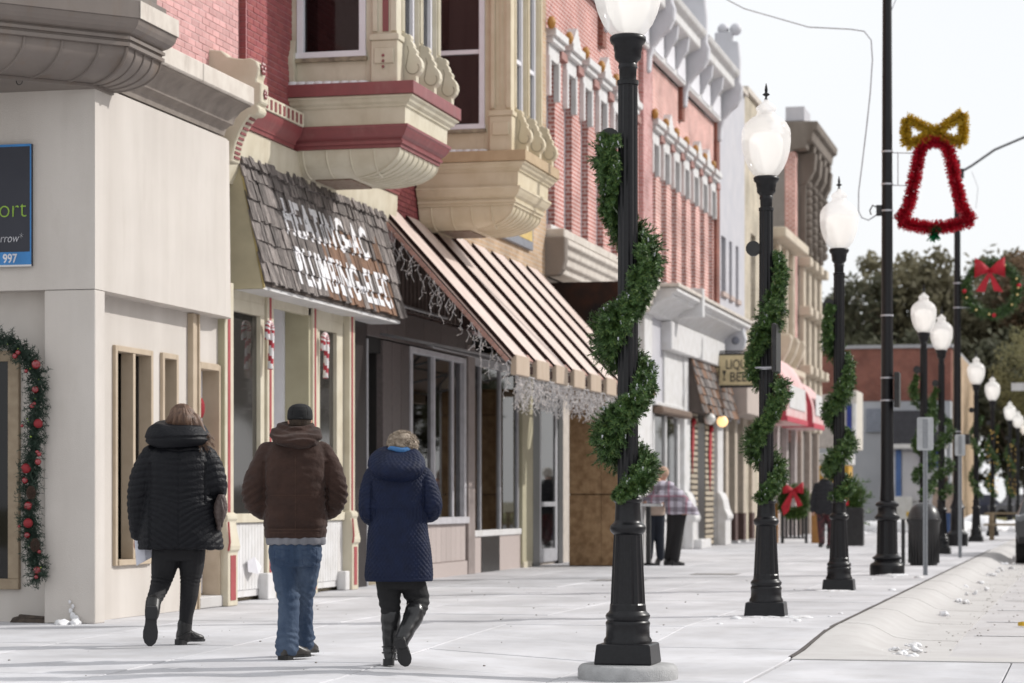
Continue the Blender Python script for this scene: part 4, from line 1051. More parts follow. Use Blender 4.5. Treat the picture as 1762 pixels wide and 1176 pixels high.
# block wall with dark joints
bwll = bx('block_wall', -9.6,-9.30,56.1,60.4,0,3.3, mat('dark_joint',(.045,.042,.04),.9), ws)
for r_ in range(24):
    z = .04+r_*.135
    for a, b in ((56.12,57.7),(58.9,60.3)):
        bx('stone_course', -9.31, -9.265, a, b, z, z+.095, mat('buff_block',(.40,.345,.27),.85,(.33,.28,.21),rnd=.12), bwll, bevel=.006)
bx('dark_door', -9.31,-9.28,57.75,58.85,0,3.0, BLACK, ws)
for q_, (y, h0, h1) in enumerate(((56.9,1.75,3.1),(59.6,1.35,3.0))):
    t = thing('red_ribbon', ['ragged red ribbon hanging on the pale block wall, nearer the street end','dark red ribbon hanging on the pale block wall beyond the dark door'][q_], 'ribbon', (-9.24,y,h1))
    MB().prism([(y-.12,h1),(y+.02,h1-.25),(y+.14,h1-.05),(y+.12,h1-.6),(y-.02,h0+.4),(y-.1,h0),(y-.2,h0+.55),(y-.32,h1-.75)], 'x', -9.25, -9.235).obj('tail', mat('red_ribbon_cloth',(.42,.02,.03),.6,(.30,.015,.02)), t)
    MB().ball((-9.22,y-.03,h1-.1),.11,8,6,(.5,1.2,.8)).obj('knot', MATS['red_ribbon_cloth'], t, smooth='all')
# far shingled awning
s2 = thing('brown_shingle_awning', 'small brown shingled awning beside the hanging liquor and beer sign', 'awning', (-9.2,58.5,3.2))
core = MB().prism([(-9.34,3.2),(-8.86,3.2),(-9.14,4.5),(-9.34,4.5)], 'y', 55.85, 61.6).obj('core', MATS['roof_board'], s2)
rr = random.Random(8)
sm2 = [shingle_mesh(w_, .36, .03, 'shingle', seed=i_) for i_, w_ in enumerate([.20,.27,.24,.32])]
t2 = math.atan2(.28, 1.3)
for c_ in range(6):
    y = 55.82
    while y < 61.5:
        i = rr.randrange(4); z = 3.18+c_*.215+rr.uniform(-.02,.02)
        o = inst('shingle', sm2[i], s2, (-8.85-(z-3.2)*.28/1.3+rr.uniform(0,.012), y, z), rot=(0,-t2-.05,rr.uniform(-.03,.03)))
        y += [.20,.27,.24,.32][i]+.006
for k_, (y, c) in enumerate(((56.9,(.8,.8,.8)),(58.9,(1,.62,.25)))):
    g = thing('globe_light', ['unlit white globe bulb under the brown shingle awning','warm lit globe bulb under the brown shingle awning'][k_], 'light', (-8.85,y,3.1))
    mg = mat('globe_white',(.8,.78,.74),.3)
    if k_:
        mg = mat('globe_lit',(.9,.6,.3),.4); b = mg.node_tree.nodes['Principled BSDF']; b.inputs['Emission Color'].default_value = (1,.62,.28,1); b.inputs['Emission Strength'].default_value = 1.1
    MB().ball((-8.85,y,3.06),.14,12,8).obj('globe', mg, g, smooth='all')
    MB().lathe([(.05,0),(.05,.1),(.08,.12)], -8.85, y, 8, 3.17).obj('holder', BLACK, g)
# hanging sign
ls = thing('liquor_sign', 'projecting cream sign reading LIQUOR BEER with glass symbols and black rim', 'sign', (-9.3,59.6,4.3))
def rrect(x0,x1,z0,z1,r,n=5):
    out = []
    for cx,cz,a0 in ((x1-r,z1-r,0),(x0+r,z1-r,90),(x0+r,z0+r,180),(x1-r,z0+r,270)):
        for k in range(n+1):
            a = R(a0+90*k/n); out.append((cx+r*math.cos(a), cz+r*math.sin(a)))
    return out
MB().prism(rrect(-9.32,-7.98,3.92,4.78,.16),'y',59.5,59.72).obj('rim', BLACK, ls)
MB().prism(rrect(-9.26,-8.04,3.98,4.72,.13),'y',59.492,59.5).obj('face', mat('cream_sign_face',(.66,.55,.33),.4), ls)
text_mesh('LIQUOR', .33, face_south(-8.86,59.488,4.38), BLACK, ls, sx=.72, off=.002); text_mesh('BEER', .33, face_south(-8.76,59.488,4.07), BLACK, ls, sx=.85, off=.002)
MB().prism([(-9.17,4.1),(-9.02,4.1),(-9.0,4.45),(-9.19,4.45),(-9.19,4.42),(-9.03,4.42),(-9.05,4.13),(-9.17,4.13)],'y',59.486,59.49).obj('emblem', BLACK, ls)
MB().prism([(-8.93,4.1),(-8.85,4.1),(-8.85,4.12),(-8.88,4.13),(-8.88,4.22),(-8.84,4.34),(-8.94,4.34),(-8.90,4.22),(-8.90,4.13),(-8.93,4.12)],'y',59.486,59.49).obj('emblem', BLACK, ls)
bx('hanger', -9.35,-8.0,59.58,59.62,4.80,4.84, BLACK, ls)

# ================================================================== further buildings
gbld = thing('grey_painted_building', 'narrow grey white painted building with three dark slit windows', 'building', (-12,63.5,0))
m = MB(); pier_wall(m, [(61.7,62.5),(63.1,63.6),(64.3,64.8)], 61.0, 66.0, 3.2, 12.2, 6.5, 7.95, FX); m.obj('wall', GREYW, gbld)
bx('rear_mass', -22,-9.62,61.0,66.0,0,12.2, DARKIN, gbld); 
for a,b in ((61.7,62.5),(63.1,63.6),(64.3,64.8)):
    f_ = bx('window', FX-.25,FX-.2,a,b,6.5,7.95, BLACK, gbld); bx('sill', FX-.05,FX+.08,a-.08,b+.08,6.38,6.5, mat('pinkish_sill',(.5,.4,.36),.8), f_)
bx('coping', -10,-9.2,61.0,66.0,12.2,12.32, LIMEST, gbld)
gp = thing('beige_storefront', 'beige covered entrance with posts dark brown at the foot', 'shopfront', (-9.2,64,0))
bx('canopy', -9.3,-8.62,61.7,69.5,3.35,4.42, mat('beige_fascia',(.47,.40,.36),.7,(.42,.36,.32),scale=2), gp, bevel=.02)
MB().prism([(61.8,4.42),(66.2,4.42),(65.2,5.3),(62.8,5.3)],'x',-9.25,-9.15).obj('arch', MATS['beige_fascia'], gp)
bx('back_wall', -9.9,-9.7,61.0,70,0,3.4, mat('taupe_wall',(.36,.30,.26),.8), gp)
for y in (61.9,63.5,65.1,66.8):
    o = bx('post', -9.5,-9.2,y,y+.45,.78,3.35, mat('beige_post',(.50,.43,.35),.7), gp, bevel=.01)
    bx('post_base', -9.51,-9.19,y-.01,y+.46,0,.78, mat('dark_brown_base',(.09,.05,.045),.7), o)
    bx('post_foot', -9.55,-9.12,y-.03,y+.48,0,.06, WHITE, o)
bb = thing('beige_brick_building', 'tall beige brick building with stone coping behind the second lamp', 'building', (-12,69,0))
m = MB(); pier_wall(m, [(67.2,68.2),(69.4,70.4)], 66.0, 71.6, 0, 12.35, 6.2, 8.6, FX); m.obj('wall', BRICKBG, bb)
bx('rear_mass', -22,-9.62,66.0,71.6,0,12.3, MATS['beige_brick_wall'], bb)
bx('coping', -9.7,-9.2,66.0,71.65,12.35,12.5, LIMEST, bb)
for a in (67.2,69.4):
    o = MB().box(FX-.25,FX-.15,a,a+.12,6.2,8.6).box(FX-.25,FX-.15,a+.88,a+1,6.2,8.6).box(FX-.25,FX-.15,a,a+1,7.3,7.42).obj('window', WHITE2, bb)
    bx('pane', FX-.23,FX-.2,a,a+1,6.2,8.6, GLASS, o); bx('sill', FX-.1,FX+.1,a-.1,a+1.1,6.05,6.2, LIMEST, o)
cl_ = thing('low_cream_building', 'lower ornate cream building with carved window brackets', 'building', (-12,74.5,0))
CRM = mat('warm_cream_stone',(.62,.545,.44),.8,(.52,.45,.36),scale=3,bump=.3,dirt=.35,dirtcol=(.3,.22,.15))
bx('wall', -22,-9.3,71.6,77.5,3.4,9.2, CRM, cl_)
for y in (72.2,73.9,75.6):
    MB().box(-9.28,-9.1,y,y+.25,6.0,8.8).prism([(-9.3,5.2),(-9.05,5.25),(-8.85,5.6),(-8.75,5.95),(-8.8,6.1),(-9.3,6.1)],'y',y-.05,y+.3).obj('bracket', CRM, cl_, bevel=.03)
    bx('window', -9.32,-9.26,y+.4,y+1.4,6.1,8.4, GREYW, cl_)
bx('cornice', -9.4,-8.85,71.6,77.5,8.95,9.25, CRM, cl_, bevel=.03); bx('belt', -9.4,-8.95,71.6,77.5,5.0,5.2, CRM, cl_, bevel=.03)
for y in (70.2,72.4,74.6,76.8): bx('shop_post', -9.35,-9.2,y,y+.4,0,3.4, mat('pale_mauve_post',(.47,.42,.41),.7), cl_, bevel=.01)
bx('shop_wall', -10,-9.5,71.6,77.5,0,3.4, mat('taupe_wall2',(.30,.26,.24),.8), cl_)
sb = thing('stone_corner_building', 'tall dark stone building with heavy bracketed cornice at the far end of the block', 'building', (-12,81,0))
bx('side_wall', -24,-9.34,77.5,83.6,0,12.9, mat('grey_render',(.27,.25,.235),.9,(.235,.215,.2),scale=2,bump=.2,dirt=.3,dirtcol=(.17,.15,.14)), sb)
bx('brick_edge', -9.62,-9.28,77.48,78.0,3,12.3, BRICKT, sb)
bx('front_wall', -9.34,-9.26,78.0,83.5,3.4,12.9, OLDST, sb)
for y in (78.2,79.8,81.4,83.0):
    c = MB().box(-9.3,-9.02,y,y+.5,9.2,12.0).prism([(-9.3,11.3),(-9.0,11.35),(-8.75,11.8),(-8.7,12.35),(-9.3,12.35)],'y',y-.05,y+.45)
    for q in range(9): c.ball((-9.0,y+.25,9.5+q*.26),.17,7,5)
    c.obj('carved_pilaster', OLDST, sb, bevel=.03)
    d = MB().box(-9.3,-9.08,y,y+.45,3.4,8.9)
    for z in (5.2,7.1,8.7): d.box(-9.3,-8.85,y-.1,y+.55,z,z+.3)
    d.obj('lower_pilaster', CRM, sb, bevel=.03)
    bx('window', -9.30,-9.24,y+.6,y+1.5,5.6,8.6, mat('dark_brown_window',(.11,.085,.075),.5), sb); bx('window', -9.30,-9.24,y+.6,y+1.5,9.6,11.6, MATS['dark_brown_window'], sb)
MB().prism([(-9.4,12.35),(-8.95,12.4),(-8.9,12.6),(-8.75,12.65),(-8.7,12.95),(-8.58,13.0),(-8.55,13.25),(-9.8,13.3)],'y',77.4,83.6).obj('cornice', OLDST, sb, bevel=.03)
for y in (78.3,79.9,81.5,83.0): MB().prism([(-9.1,11.7),(-8.98,11.8),(-8.82,12.1),(-8.75,12.6),(-9.1,12.6)],'y',y,y+.5).obj('modillion', OLDST, sb, bevel=.03)
bx('parapet', -9.6,-9.0,77.5,79.2,13.3,13.75, GREYW, sb)
for y in (78.0,80.4,82.8): bx('shop_post', -9.5,-9.15,y,y+.4,0,3.4, MATS['taupe_wall'], sb, bevel=.01)
# pink and red dome awnings
for q_,(y0,y1,zz,lab) in enumerate(((67.6,72.6,5.35,'larger pale pink and red dome awning over the far shop door'),(74.2,77.2,4.9,'smaller pink dome awning beyond the larger one'))):
    da = thing('dome_awning', lab, 'awning', (-9.3,(y0+y1)/2,3.3))
    pr = [(-9.3,3.35),(-8.35,3.35)]
    for k in range(9):
        a = PI/2*k/8; pr.append((-9.3+.95*math.cos(a), 3.75+(zz-3.75)*math.sin(a)))
    MB().prism(pr,'y',y0,y1).obj('cover', mat('faded_pink_awning',(.62,.36,.36),.7,(.66,.50,.49),scale=1.2), da, smooth=40)
    MB().prism([(-9.3,3.36),(-8.36,3.36)]+[(p[0]-.01,p[1]-.01) for p in pr[2:]],'y',y0-.02,y0-.004).obj('side_panel', mat('rose_red_awning',(.50,.06,.09),.7), da)
    bx('print_panel', -8.33,-8.325,y0+.6,y1-.6,3.75,4.4, WHITE, da); bx('trim', -8.36,-8.32,y0,y1,3.35,3.5, MATS['rose_red_awning'], da)
# far side of the crossing
fb = thing('far_brick_building', 'wide red brick building with grey white ground floor across the crossing', 'building', (-9,114,0))
bx('brick_front', -17,-6.4,113.6,135,5.75,8.2, BRICKD, fb); bx('coping', -17.1,-6.3,113.5,135,8.2,8.36, mat('grey_coping',(.4,.4,.42),.8), fb)
bx('ground_floor', -17,-6.42,113.62,134.9,0,5.74, mat('grey_white_blockwork',(.44,.45,.48),.8,(.38,.39,.42),scale=.8), fb)
bx('side_brick', -6.4,-6.3,115,135,0,8.2, BRICKTAN, fb)
bx('grey_window', -10.3,-9.6,113.5,113.62,4.3,5.4, mat('slate_shutter',(.25,.27,.32),.7), fb)
bsgn = thing('beige_box_sign', 'beige box canopy carrying a small blue and white vertical banner', 'sign', (-10.9,99,4))
bx('box', -13.6,-9.95,99,101.5,3.3,5.45, mat('beige_box',(.48,.43,.39),.7), bsgn, bevel=.03); bx('pale_edge', -9.93,-9.35,98.9,101.6,3.2,5.6, mat('cream_box_edge',(.62,.58,.52),.7), bsgn, bevel=.03)
bx('banner', -9.72,-9.52,98.5,98.85,3.75,5.05, mat('royal_blue',(.03,.05,.25),.6), bsgn); bx('banner_white', -9.50,-9.36,98.5,98.85,3.75,5.05, WHITE, bsgn)
bx('post', -13,-12.6,99.5,100,0,3.3, BLACK, bsgn)
ya = thing('yellow_awning', 'white and mustard yellow flat awning seen past the walking man', 'awning', (-11.5,103,2.5))
bx('top', -13.5,-9.9,102,104,2.6,3.1, WHITE, ya, bevel=.05); bx('front', -13.4,-10.0,102.05,103.9,1.7,2.6, mat('mustard',(.55,.32,.05),.7), ya); bx('wall', -13.4,-10.2,103.9,104.5,0,1.7, MATS['dark_brown_base'], ya)
hs = thing('small_white_house', 'small white gabled shop with dark roof and blue door trim', 'house', (-7.7,111,0))
bx('wall', -8.95,-6.6,110,113.4,0,3.6, mat('pale_blue_grey_wall',(.56,.57,.62),.8), hs); MB().prism([(-9.1,3.62),(-6.4,3.62),(-7.4,5.15),(-8.9,5.15)],'y',109.6,113.4).obj('roof', mat('dark_shingle_roof',(.06,.06,.07),.9), hs)
bx('fascia', -9.15,-6.3,109.5,109.6,3.45,3.65, WHITE, hs); bx('blue_trim', -8.65,-8.4,109.9,110,1.0,3.4, mat('blue_trim_paint',(.07,.14,.34),.6), hs); bx('window', -8.35,-7.6,109.92,110,1.1,3.3, GREYW, hs); bx('door', -8.9,-7.9,109.85,109.9,0,1.3, WHITE, hs); bx('blue_sign', -7.5,-6.5,109.4,109.5,2.6,3.4, MATS['royal_blue'], hs)
# across the street, mostly seen only in window reflections
for q_,(a,b,h,mm,lab) in enumerate(((5,28,7.5,BRICKD,'dark brick building row on the opposite side of the street'),(29,52,6.2,BRICKTAN,'tan brick building on the opposite side of the street'),(53,84,7.8,BRICKD,'long dark brick building further along the opposite side'))):
    op = thing('opposite_building', lab, 'building', (22,(a+b)/2,0))
    bx('wall', 21,34,a,b,0,h, mm, op)
    for k in range(int((b-a)/3)):
        bx('window', 20.93,20.99,a+1+3*k,a+2.4+3*k,4,6, BLACK, op); bx('shop_window', 20.93,20.99,a+.5+3*k,a+2.8+3*k,.6,2.8, GREYW if k%3 else BLACK, op)
MB().box(13.5,21,-20,90,-.3,-.02).obj('opposite_sidewalk', CONC, kind='structure')
# ================================================================== street lamps
def globe_material():
    m = bpy.data.materials.new('lamp_globe'); m.use_nodes = True; MATS['lamp_globe'] = m
    n = m.node_tree.nodes; l = m.node_tree.links; b = n['Principled BSDF']
    b.inputs['Base Color'].default_value = (.97,.965,.96,1); b.inputs['Roughness'].default_value = .12; b.inputs['Specular IOR Level'].default_value = .6
    tr = n.new('ShaderNodeBsdfTranslucent'); tr.inputs['Color'].default_value = (1,.99,.97,1)
    tp = n.new('ShaderNodeBsdfTransparent'); tp.inputs['Color'].default_value = (.92,.92,.93,1)
    a = n.new('ShaderNodeMixShader'); a.inputs[0].default_value = .72; l.new(b.outputs[0], a.inputs[1]); l.new(tr.outputs[0], a.inputs[2])
    c = n.new('ShaderNodeMixShader'); c.inputs[0].default_value = .45; l.new(a.outputs[0], c.inputs[1]); l.new(tp.outputs[0], c.inputs[2])
    l.new(c.outputs[0], n['Material Output'].inputs['Surface'])
    return m
GLOBE = globe_material()
LAMPY = [16.24, 23.50, 30.45, 46.04, 51.5, 67.0, 78.0, 97.6, 108, 119, 131]
lab_l = ['black street lamp on a low round concrete pedestal, nearest and largest of the row',
 'black street lamp wrapped in garland with a black framed sign plate on its post',
 'garland wrapped street lamp between the walking man in dark coat and the tall bell pole',
 'garland wrapped street lamp directly behind the dark domed litter bin',
 'garland wrapped street lamp just before the tall wreath pole',
 'street lamp with thin garland just beyond the tall wreath pole',
 'street lamp whose garland shows yellow lights, beyond the wreath pole',
 'small distant street lamp behind the white street name sign',
 'tiny distant street lamp, second of the four overlapping far globes',
 'tiny distant street lamp, third of the four overlapping far globes',
 'tiny distant street lamp, last and lowest of the far globes']
lamp0 = thing('street_lamp', lab_l[0], 'street lamp', (-3.09, LAMPY[0], 0), 'street lamps along the kerb')
UP = -.085
x0, y0 = -3.09, LAMPY[0]
b = MB(); s2_ = .192
b.rings([[(x0-s,y0-s,z+UP),(x0+s,y0-s,z+UP),(x0+s,y0+s,z+UP),(x0-s,y0+s,z+UP)] for s,z in ((.197,.10),(.197,.115),(.185,.23),(.178,.24))])
b.obj('plinth', BLACKP, lamp0, bevel=.008, bseg=2)
prof = [(.165,.24),(.165,.262),(.150,.285),(.148,.345),(.150,.36),(.153,.375),(.146,.39),(.140,.395),(.149,.41),(.153,.425),(.146,.44),(.132,.452),(.128,.46)]
MB().lathe(prof, x0, y0, 32, UP).obj('base', BLACKP, lamp0, smooth=50)
MB().lathe([(.126,.46),(.1225,.50),(.121,.51),(.098,.985),(.097,1.0),(.098,1.01)], x0, y0, 32, UP, flute=.07, fr=(.505,.99)).obj('fluted_base', BLACKP, lamp0, smooth=20)
MB().lathe([(.098,1.01),(.118,1.03),(.124,1.05),(.120,1.07),(.104,1.085),(.094,1.095),(.090,1.11),(.086,1.20),(.086,1.225),(.098,1.235),(.1,1.25),(.092,1.26),(.078,1.27)], x0, y0, 32, UP-.03).obj('collar', BLACKP, lamp0, smooth=50)
MB().lathe([(.072,1.14),(.0675,3.99)], x0, y0, 28, flute=.09, fr=(1,4.1)).obj('shaft', BLACKP, lamp0, smooth=20)
MB().lathe([(.0735,3.965),(.0735,3.995),(.058,4.0),(.060,4.075),(.066,4.08),(.065,4.10),(.061,4.11),(.070,4.125),(.086,4.14),(.092,4.155),(.091,4.19),(.096,4.20),(.099,4.235),(.117,4.252),(.124,4.268),(.124,4.29),(.11,4.302)], x0, y0, 28).obj('capital', BLACKP, lamp0, smooth=50)
dz_ = .02
gp_ = [(.095,4.28),(.125,4.30),(.17,4.36),(.205,4.44),(.23,4.53),(.2395,4.62),(.240,4.655),(.236,4.68),(.2405,4.69),(.232,4.74),(.20,4.80),(.15,4.845),(.115,4.865),(.098,4.875),(.098,4.885),(.090,4.895),(.086,4.915),(.098,4.93),(.10,4.945),(.088,4.965),(.055,4.99),(.03,5.01),(.02,5.03)]
MB().lathe([(r,z+dz_) for r,z in gp_], x0, y0, 40, cap=False).obj('globe', GLOBE, lamp0, smooth=60)
MB().lathe([(.07,4.32+dz_),(.10,4.36+dz_),(.145,4.45+dz_),(.165,4.56+dz_),(.165,4.64+dz_),(.12,4.70+dz_),(.02,4.72+dz_)], x0, y0, 20).obj('refractor', mat('refractor_added_glow',(.98,.97,.95),.3,(.95,.94,.92),trans=.65), lamp0, smooth=60)
MB().lathe([(.02,5.03+dz_),(.012,5.045+dz_),(.010,5.06+dz_),(.034,5.075+dz_),(.036,5.083+dz_),(.012,5.10+dz_),(.016,5.12+dz_),(.012,5.15+dz_),(.003,5.19+dz_)], x0, y0, 10).obj('finial', BLACKP, lamp0, smooth=40)
rfm = MATS['refractor_added_glow'].node_tree.nodes['Principled BSDF']; rfm.inputs['Emission Color'].default_value = (1,.96,.9,1); rfm.inputs['Emission Strength'].default_value = .42  # glow added to whiten the daylit globes
# photo cell / outlet housing on the left of the shaft
MB().prism([(x0-.125+.072*math.cos(R(a)),3.60+.075*math.sin(R(a)))for a in range(0,360,24)],'y',y0-.03,y0+.03).box(x0-.10,x0-.05,y0-.02,y0+.02,3.56,3.63).obj('outlet_cover', BLACK, lamp0, bevel=.004)
# scale check: all lamps share the geometry
lamps = [lamp0]
for k in range(1, len(LAMPY)):
    c = copy_tree(lamp0, (-3.10 if k < 7 else -3.2, LAMPY[k], -.015), lab_l[k], rz=rs.uniform(-.05,.05)); lamps.append(c)
# pedestal of the nearest lamp
n_ = 36
pdv = []
for r, z in ((.335,-.12),(.343,-.09),(.342,-.02),(.332,.0),(.315,.012),(.26,.0145)):
    pdv.append([(x0+r*math.cos(2*PI*k/n_)*1.0, y0+r*math.sin(2*PI*k/n_)*1.0, z) for k in range(n_)])
ped = MB().rings(pdv).obj('pedestal', CONCP, None, smooth=50, label='low round concrete pedestal under the nearest street lamp', cat='pedestal')
# framed sign plate on the second lamp
spl = thing('pole_sign', 'black framed notice plate strapped edge-on to the second street lamp', 'sign', (-3.0, 23.5, 2.7))
bx('frame', -3.0, -2.955, 23.12, 23.50, 2.36, 2.83, BLACK, spl, bevel=.012); bx('face', -3.003, -3.0, 23.15, 23.47, 2.39, 2.80, mat('sign_dull_grey',(.30,.29,.28),.5), spl)
MB().tube([(-3.20,23.42,2.42),(-2.97,23.42,2.42)], .012, 6).lathe([(.073,0),(.073,.03)], -3.10, 23.5, 16, 2.40).obj('bracket', ALU, spl, smooth=True)

# ================================================================== garlands
def garland_mesh(seed, z_lo, z_hi, turns, rad0, thick, tips, needles, ph=0, shaft_r=.07, lights=True, droop=.0, needle_len=.045):
    q = random.Random(seed); m = MB()
    H = z_hi-z_lo; N = 400
    K = turns if isinstance(turns, list) else None
    def sp(t):
        if K:
            for q0 in range(len(K)-1):
                if t <= K[q0+1][0]: break
            f_ = (t-K[q0][0])/(K[q0+1][0]-K[q0][0]); a = R(K[q0][1]+(K[q0+1][1]-K[q0][1])*f_)
        else: a = ph + 2*PI*turns*t
        r = rad0 + .015*math.sin(7*a+seed)
        return Vector((r*math.cos(a), r*math.sin(a), z_hi - H*t + .02*math.sin(11*t+seed)))
    m.tube([tuple(sp(i/60)) for i in range(61)], .012, 5)
    mats = []
    m2i = 1
    for k in range(tips):
        t = (k+q.random())/tips
        c = sp(t); tan = (sp(min(1,t+.004))-sp(max(0,t-.004))).normalized()
        u = tan.orthogonal().normalized(); v = tan.cross(u)
        out = Vector((c.x, c.y, 0)).normalized()
        a = q.uniform(0, 2*PI)
        d = (u*math.cos(a)+v*math.sin(a))
        if d.dot(out) < -.45: d = (d + out*1.3).normalized()
        d = (d + tan*q.uniform(-.7,.7) + Vector((0,0,-.25))).normalized()
        tf = 1 if 0.05 < t < .97 else .6
        ln = thick*q.uniform(.65,1.15)*tf*(.85+.25*math.sin(t*23+seed))
        base = c + d*thick*.1; tip = c + d*ln
        # keep needles outside the post
        m.cur = 0
        m.tube([base, tip], .0028, 3, cap=False)
        for j in range(needles):
            f = q.uniform(.12, 1.0); p = base.lerp(tip, f)
            w = Vector((q.gauss(0,1), q.gauss(0,1), q.gauss(0,1)))
            w = (w - d*w.dot(d)); w = w.normalized() if w.length > .01 else u
            nd = (w*.85 + d*q.uniform(.35,1.0)).normalized()
            L = needle_len*q.uniform(.7,1.15)*(1.15-.4*f)
            s = nd.cross(d if abs(nd.dot(d))<.95 else u).normalized()*.0027*(needle_len/.038)
            e_ = p+nd*L
            m.cur = 2 if q.random() < .12 else (0 if q.random() < .62 else 1)
            m.add([p-s, p+s, e_+s*.5, e_-s*.5], [(0,1,2,3)])
        if lights and q.random() < .055:
            m.cur = 3; pp = c+d*ln*.8; m.tube([pp, pp+Vector((q.uniform(-.01,.01),q.uniform(-.01,.01),.028))], .006, 5); m.cur = 0
    return m
GM = [mat('needle_dark_green',(.052,.108,.030),.5,(.032,.072,.022),scale=14,spec=.35), mat('needle_green',(.10,.18,.045),.5,(.06,.12,.032),scale=14,spec=.35),
      mat('needle_light_green',(.15,.215,.05),.5,(.10,.15,.04),scale=14,spec=.35), mat('clear_bulb',(.62,.64,.68),.08,spec=.8)]
GMY = GM[:3]+[mat('yellow_bulb',(.75,.5,.12),.2)]
gar_lab = ['thick green artificial garland spiralling round the nearest lamp post', 'green garland spiralling round the second lamp post, beside the black framed plate',
 'green garland spiralling round the third lamp post, in front of the man in dark coat','green garland round the lamp post behind the litter bin','green garland round the lamp post just before the wreath pole',
 'sparse dark garland on the lamp post just beyond the wreath pole','garland with yellow bulbs on the second lamp post beyond the wreath pole','faint garland on the distant lamp post behind the street name sign']
def place_garland(k, mesh, me_src=None, rz=0, z=0):
    o = bpy.data.objects.new('garland', mesh); COL.objects.link(o)
    o.location = (lamps[k].location.x, LAMPY[k], z); o.rotation_euler.z = rz; WL[o] = Vector(o.location)
    tag(o, gar_lab[k], 'garland', 'garlands wound round the lamp posts')
    return o
KA = [(0,215),(.18,165),(.34,10),(.46,-60),(.57,-180),(.70,-365),(.77,-450),(.85,-545),(.93,-725),(1,-830)]
KB = [(0,20),(.12,-10),(.28,-80),(.45,-180),(.58,-365),(.68,-440),(.77,-545),(.90,-725),(1,-830)]
g1 = garland_mesh(1, 1.17, 3.58, KA, .108, .155, 3300, 46, needle_len=.034).mesh('garland', GM)
place_garland(0, g1)
g2 = garland_mesh(2, 1.14, 3.50, KB, .108, .150, 1900, 34, needle_len=.042).mesh('garland', GM)
place_garland(1, g2, rz=0)
g3 = garland_mesh(3, 1.14, 3.58, KA, .110, .15, 1200, 28, needle_len=.05).mesh('garland', GM)
place_garland(2, g3)
g4 = garland_mesh(4, 1.2, 3.5, KA, .14, .15, 600, 20, needle_len=.065).mesh('garland', GM)
place_garland(3, g4); place_garland(4, g4, rz=.3)
g6 = garland_mesh(6, 1.25, 3.4, 1.9, .12, .11, 240, 12, ph=0, needle_len=.09).mesh('garland', GM); place_garland(5, g6, rz=.2)
g7m = garland_mesh(7, 1.25, 3.5, 1.9, .12, .12, 260, 12, ph=0, needle_len=.09)
q7 = random.Random(5)
for k in range(34): g7m.cur = 3; a = q7.uniform(0,2*PI); g7m.ball((.16*math.cos(a),-.19,1.3+2.1*q7.random()), .022, 6, 4)
g7 = g7m.mesh('garland', GMY); place_garland(6, g7); place_garland(7, g7, rz=.4)

# ================================================================== tall poles with decorations
tp = thing('tall_pole', 'tall smooth black pole carrying the tinsel bell', 'pole', (-3.02, 36.76, 0), 'tall black poles')
X, Y = -3.02, 36.76
MB().lathe([(.262,0),(.262,.14),(.25,.17),(.20,.20),(.19,.225),(.222,.25),(.222,.268),(.175,.30),(.165,.32)], X, Y, 32).obj('base', BLACKP, tp, smooth=50)
MB().lathe([(.160,.32),(.150,.82)], X, Y, 28, flute=.06, fr=(.3,.9)).obj('fluted_base', BLACKP, tp, smooth=20)
MB().lathe([(.155,.82),(.19,.85),(.195,.875),(.175,.90),(.145,.93),(.145,1.02),(.175,1.04),(.18,1.065),(.165,1.09),(.11,1.12)], X, Y, 28).obj('collar', BLACKP, tp, smooth=50)
MB().lathe([(.110,1.11),(.098,1.4),(.062,10.5)], X, Y, 24).obj('shaft', BLACKP, tp, smooth=50)
for z in (2.62,2.96,3.9,5.48,5.88,6.37): MB().lathe([(.108-.0038*z+.004,0),(.108-.0038*z+.004,.025)], X, Y, 20, z).obj('clamp', ALU, tp)
pp = thing('pole_sign', 'black framed notice plate strapped to the tall bell pole', 'sign', (X+.2,Y,2.8))
bx('frame', X+.12,X+.20,Y-.25,Y+.05,2.52,3.05, BLACK, pp, bevel=.01); MB().tube([(X,Y,2.63),(X+.15,Y,2.63)],.01,5).tube([(X,Y,2.97),(X+.15,Y,2.97)],.01,5).obj('strap', ALU, pp)
cbx = thing('cable_hook', 'small cable hook clamped on the tall bell pole', 'hook', (X-.1,Y,5.5))
MB().box(X-.16,X-.08,Y-.04,Y+.04,5.42,5.58).tube([(X-.15,Y,5.55),(X-.22,Y,5.58),(X-.26,Y,5.5),(X-.24,Y,5.44)],.012,5).obj('clamp_block', BLACK, cbx)
def tinsel(path, name, m, seed, n, r, parent, closed=True):
    q = random.Random(seed); b = MB(); P = [Vector(p) for p in path]
    b.tube(path, .012, 5, closed=closed)
    segs = [(P[i], P[(i+1) % len(P)]) for i in range(len(P) if closed else len(P)-1)]
    tot = sum((c-a).length for a, c in segs)
    for a, c in segs:
        d = (c-a).normalized() if (c-a).length > 1e-6 else Vector((0,0,1))
        for k in range(int(n*(c-a).length/tot)):
            p = a.lerp(c, q.random()); w = Vector((q.gauss(0,1), q.gauss(0,1), q.gauss(0,1)))
            w -= d*w.dot(d); w.normalize(); w = (w+d*q.uniform(-.5,.5)).normalized()
            s = w.cross(Vector((q.gauss(0,1),q.gauss(0,1),q.gauss(0,1)))).normalized()*.006; L = r*q.uniform(.6,1.15)
            b.cur = 1 if q.random() < .3 else 0
            b.add([p-s,p+s,p+w*L+s,p+w*L-s],[(0,1,2,3)])
    return b.obj(name, m, parent, fix=False)
TR = [mat('red_tinsel',(.55,.014,.035),.4,(.38,.01,.025),scale=30,metal=.1), mat('red_tinsel_bright',(.80,.04,.08),.3,(.6,.03,.06),metal=.2)]
